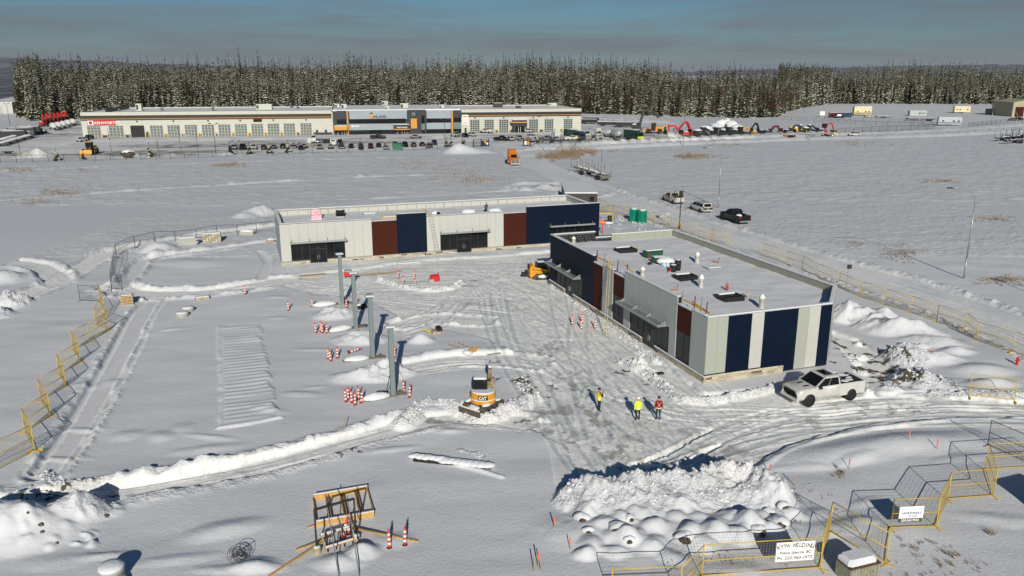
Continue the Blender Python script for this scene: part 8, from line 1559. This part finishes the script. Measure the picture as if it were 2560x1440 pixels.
for a in ((150, 482, 28, 5, 70, .55), (95, 505, 26, 4, 40, .5), (575, 415, 22, 2.5, 60, .8), (45, 426, 22, 3, 45, .7), (210, 430, 12, 3, 14, .6), (1130, 430, 60, 14, 170, .5), (1190, 452, 26, 5, 70, .6), (1000, 412, 40, 6, 40, .5), (1050, 395, 40, 5, 25, .4), (480, 440, 80, 8, 30, .35), (1700, 500, 500, 40, 60, .35), (2350, 455, 22, 2, 50, .5), (2480, 548, 30, 3, 50, .45), (2250, 640, 25, 10, 50, .5), (2130, 612, 20, 4, 20, .4), (2520, 705, 30, 6, 50, .6), (2150, 360, 40, 3, 60, .6), (1820, 362, 30, 2, 30, .7), (2000, 440, 300, 30, 140, .25), (2080, 470, 120, 8, 60, .3), (700, 470, 300, 25, 50, .3)): patch(*a)
for a in ((2020, 1265, 50, 30, 20, .2, .2), (2280, 1360, 25, 10, 9, .3, .15), (2380, 1400, 30, 14, 11, .35, .15), (2470, 1340, 12, 4, 5, .35, .12), (2100, 1190, 10, 8, 10, .35, .15), (2350, 1420, 80, 30, 25, .25, .2), (1830, 1400, 80, 12, 22, .2, .2)): patch(*a)
tufts('dry_grass', 'sparse dry grass and weeds sticking out of the snow', sp_, DRY, 5)
sp_ = []
for a in ((1410, 392, 26, 5, 70, 1.7), (1440, 385, 22, 3, 60, 1.9), (1740, 394, 28, 2.2, 70, 1.0), (1715, 392, 12, 2, 20, 1.3), (1385, 395, 14, 3, 60, 1.2), (1480, 380, 60, 2, 50, .8)): patch(*a)
tufts('brown_brush', 'brown brush standing by the road fork and in the field', sp_, TWG, 6, cat='brush')
# broken clods lying on the ploughed heaps and berms
q = random.Random(77); cm = MB(); NRc = NR.c; tries = 0; made = 0
while made < 4200 and tries < 300000:
    tries += 1; i = q.randrange(NRc.shape[0]); j = q.randrange(NRc.shape[1])
    if NRc[i, j] < .72 or NRc[i, j] < q.uniform(.5, 1.05) or abs(NR.xs[i]) > .75*NR.ys[j]: continue
    x, y = float(NR.xs[i]), float(NR.ys[j]); s = q.uniform(.03, .085)*(1.8 if q.random() < .08 else 1); z = hz(x, y)-s*.1; made += 1
    T = Matrix.Translation((x, y, z)) @ Matrix.Rotation(q.uniform(0, 6.3), 4, 'Z') @ Matrix.Rotation(q.uniform(-.6, .6), 4, 'X')
    cm.add([(sx_*s*q.uniform(.5, 1.2), sy_*s*q.uniform(.5, 1.2), sz_*s*q.uniform(.4, .9)) for sz_ in (-1, 1) for sx_, sy_ in ((-1, -1), (1, -1), (1, 1), (-1, 1))], [(3, 2, 1, 0), (4, 5, 6, 7), (0, 1, 5, 4), (1, 2, 6, 5), (2, 3, 7, 6), (3, 0, 4, 7)], T=T)
o = stuff(cm.build('snow_clods', SNOW)); o['label'] = 'broken snow clods strewn over the ploughed heaps and berms'; o['category'] = 'snow clods'
# unseen container-shaped stand-in, added to throw the long shadow by the fence
x, y = G(2640, 1330); k = thing('shipping_container', 'unseen container-shaped stand-in added to cast the shadow beside the zigzag fence', 'container', (x+2.2, y-3.0, .1), .35); MB().box(-1.2, 1.2, -3, 3, .1, 2.6).build('box', PBL, k); MB().bbox(-1.2, 1.2, -3, 3, 2.6, 2.75, .05).build('snow_cap', SNOW, k); MB().box(-1.1, 1.1, -3.05, -3.01, .2, 2.5).build('door', PBL, k)
# ------------------------------------------------------------------ air
hz_m = bpy.data.materials.new('haze'); hz_m.use_nodes = True; t = hz_m.node_tree; t.nodes.remove(t.nodes['Principled BSDF']); pv = nd(t, 'ShaderNodeVolumePrincipled'); pv.inputs['Color'].default_value = (.80, .88, 1, 1); pv.inputs['Density'].default_value = HAZE; pv.inputs['Anisotropy'].default_value = .0; t.links.new(pv.outputs[0], t.nodes['Material Output'].inputs['Volume'])
hb = MB().box(-24000, 24000, -900, 25000, -60, 420).build('haze', hz_m); stuff(hb); hb['label'] = 'thin cold winter haze over the whole valley'; hb['category'] = 'haze'
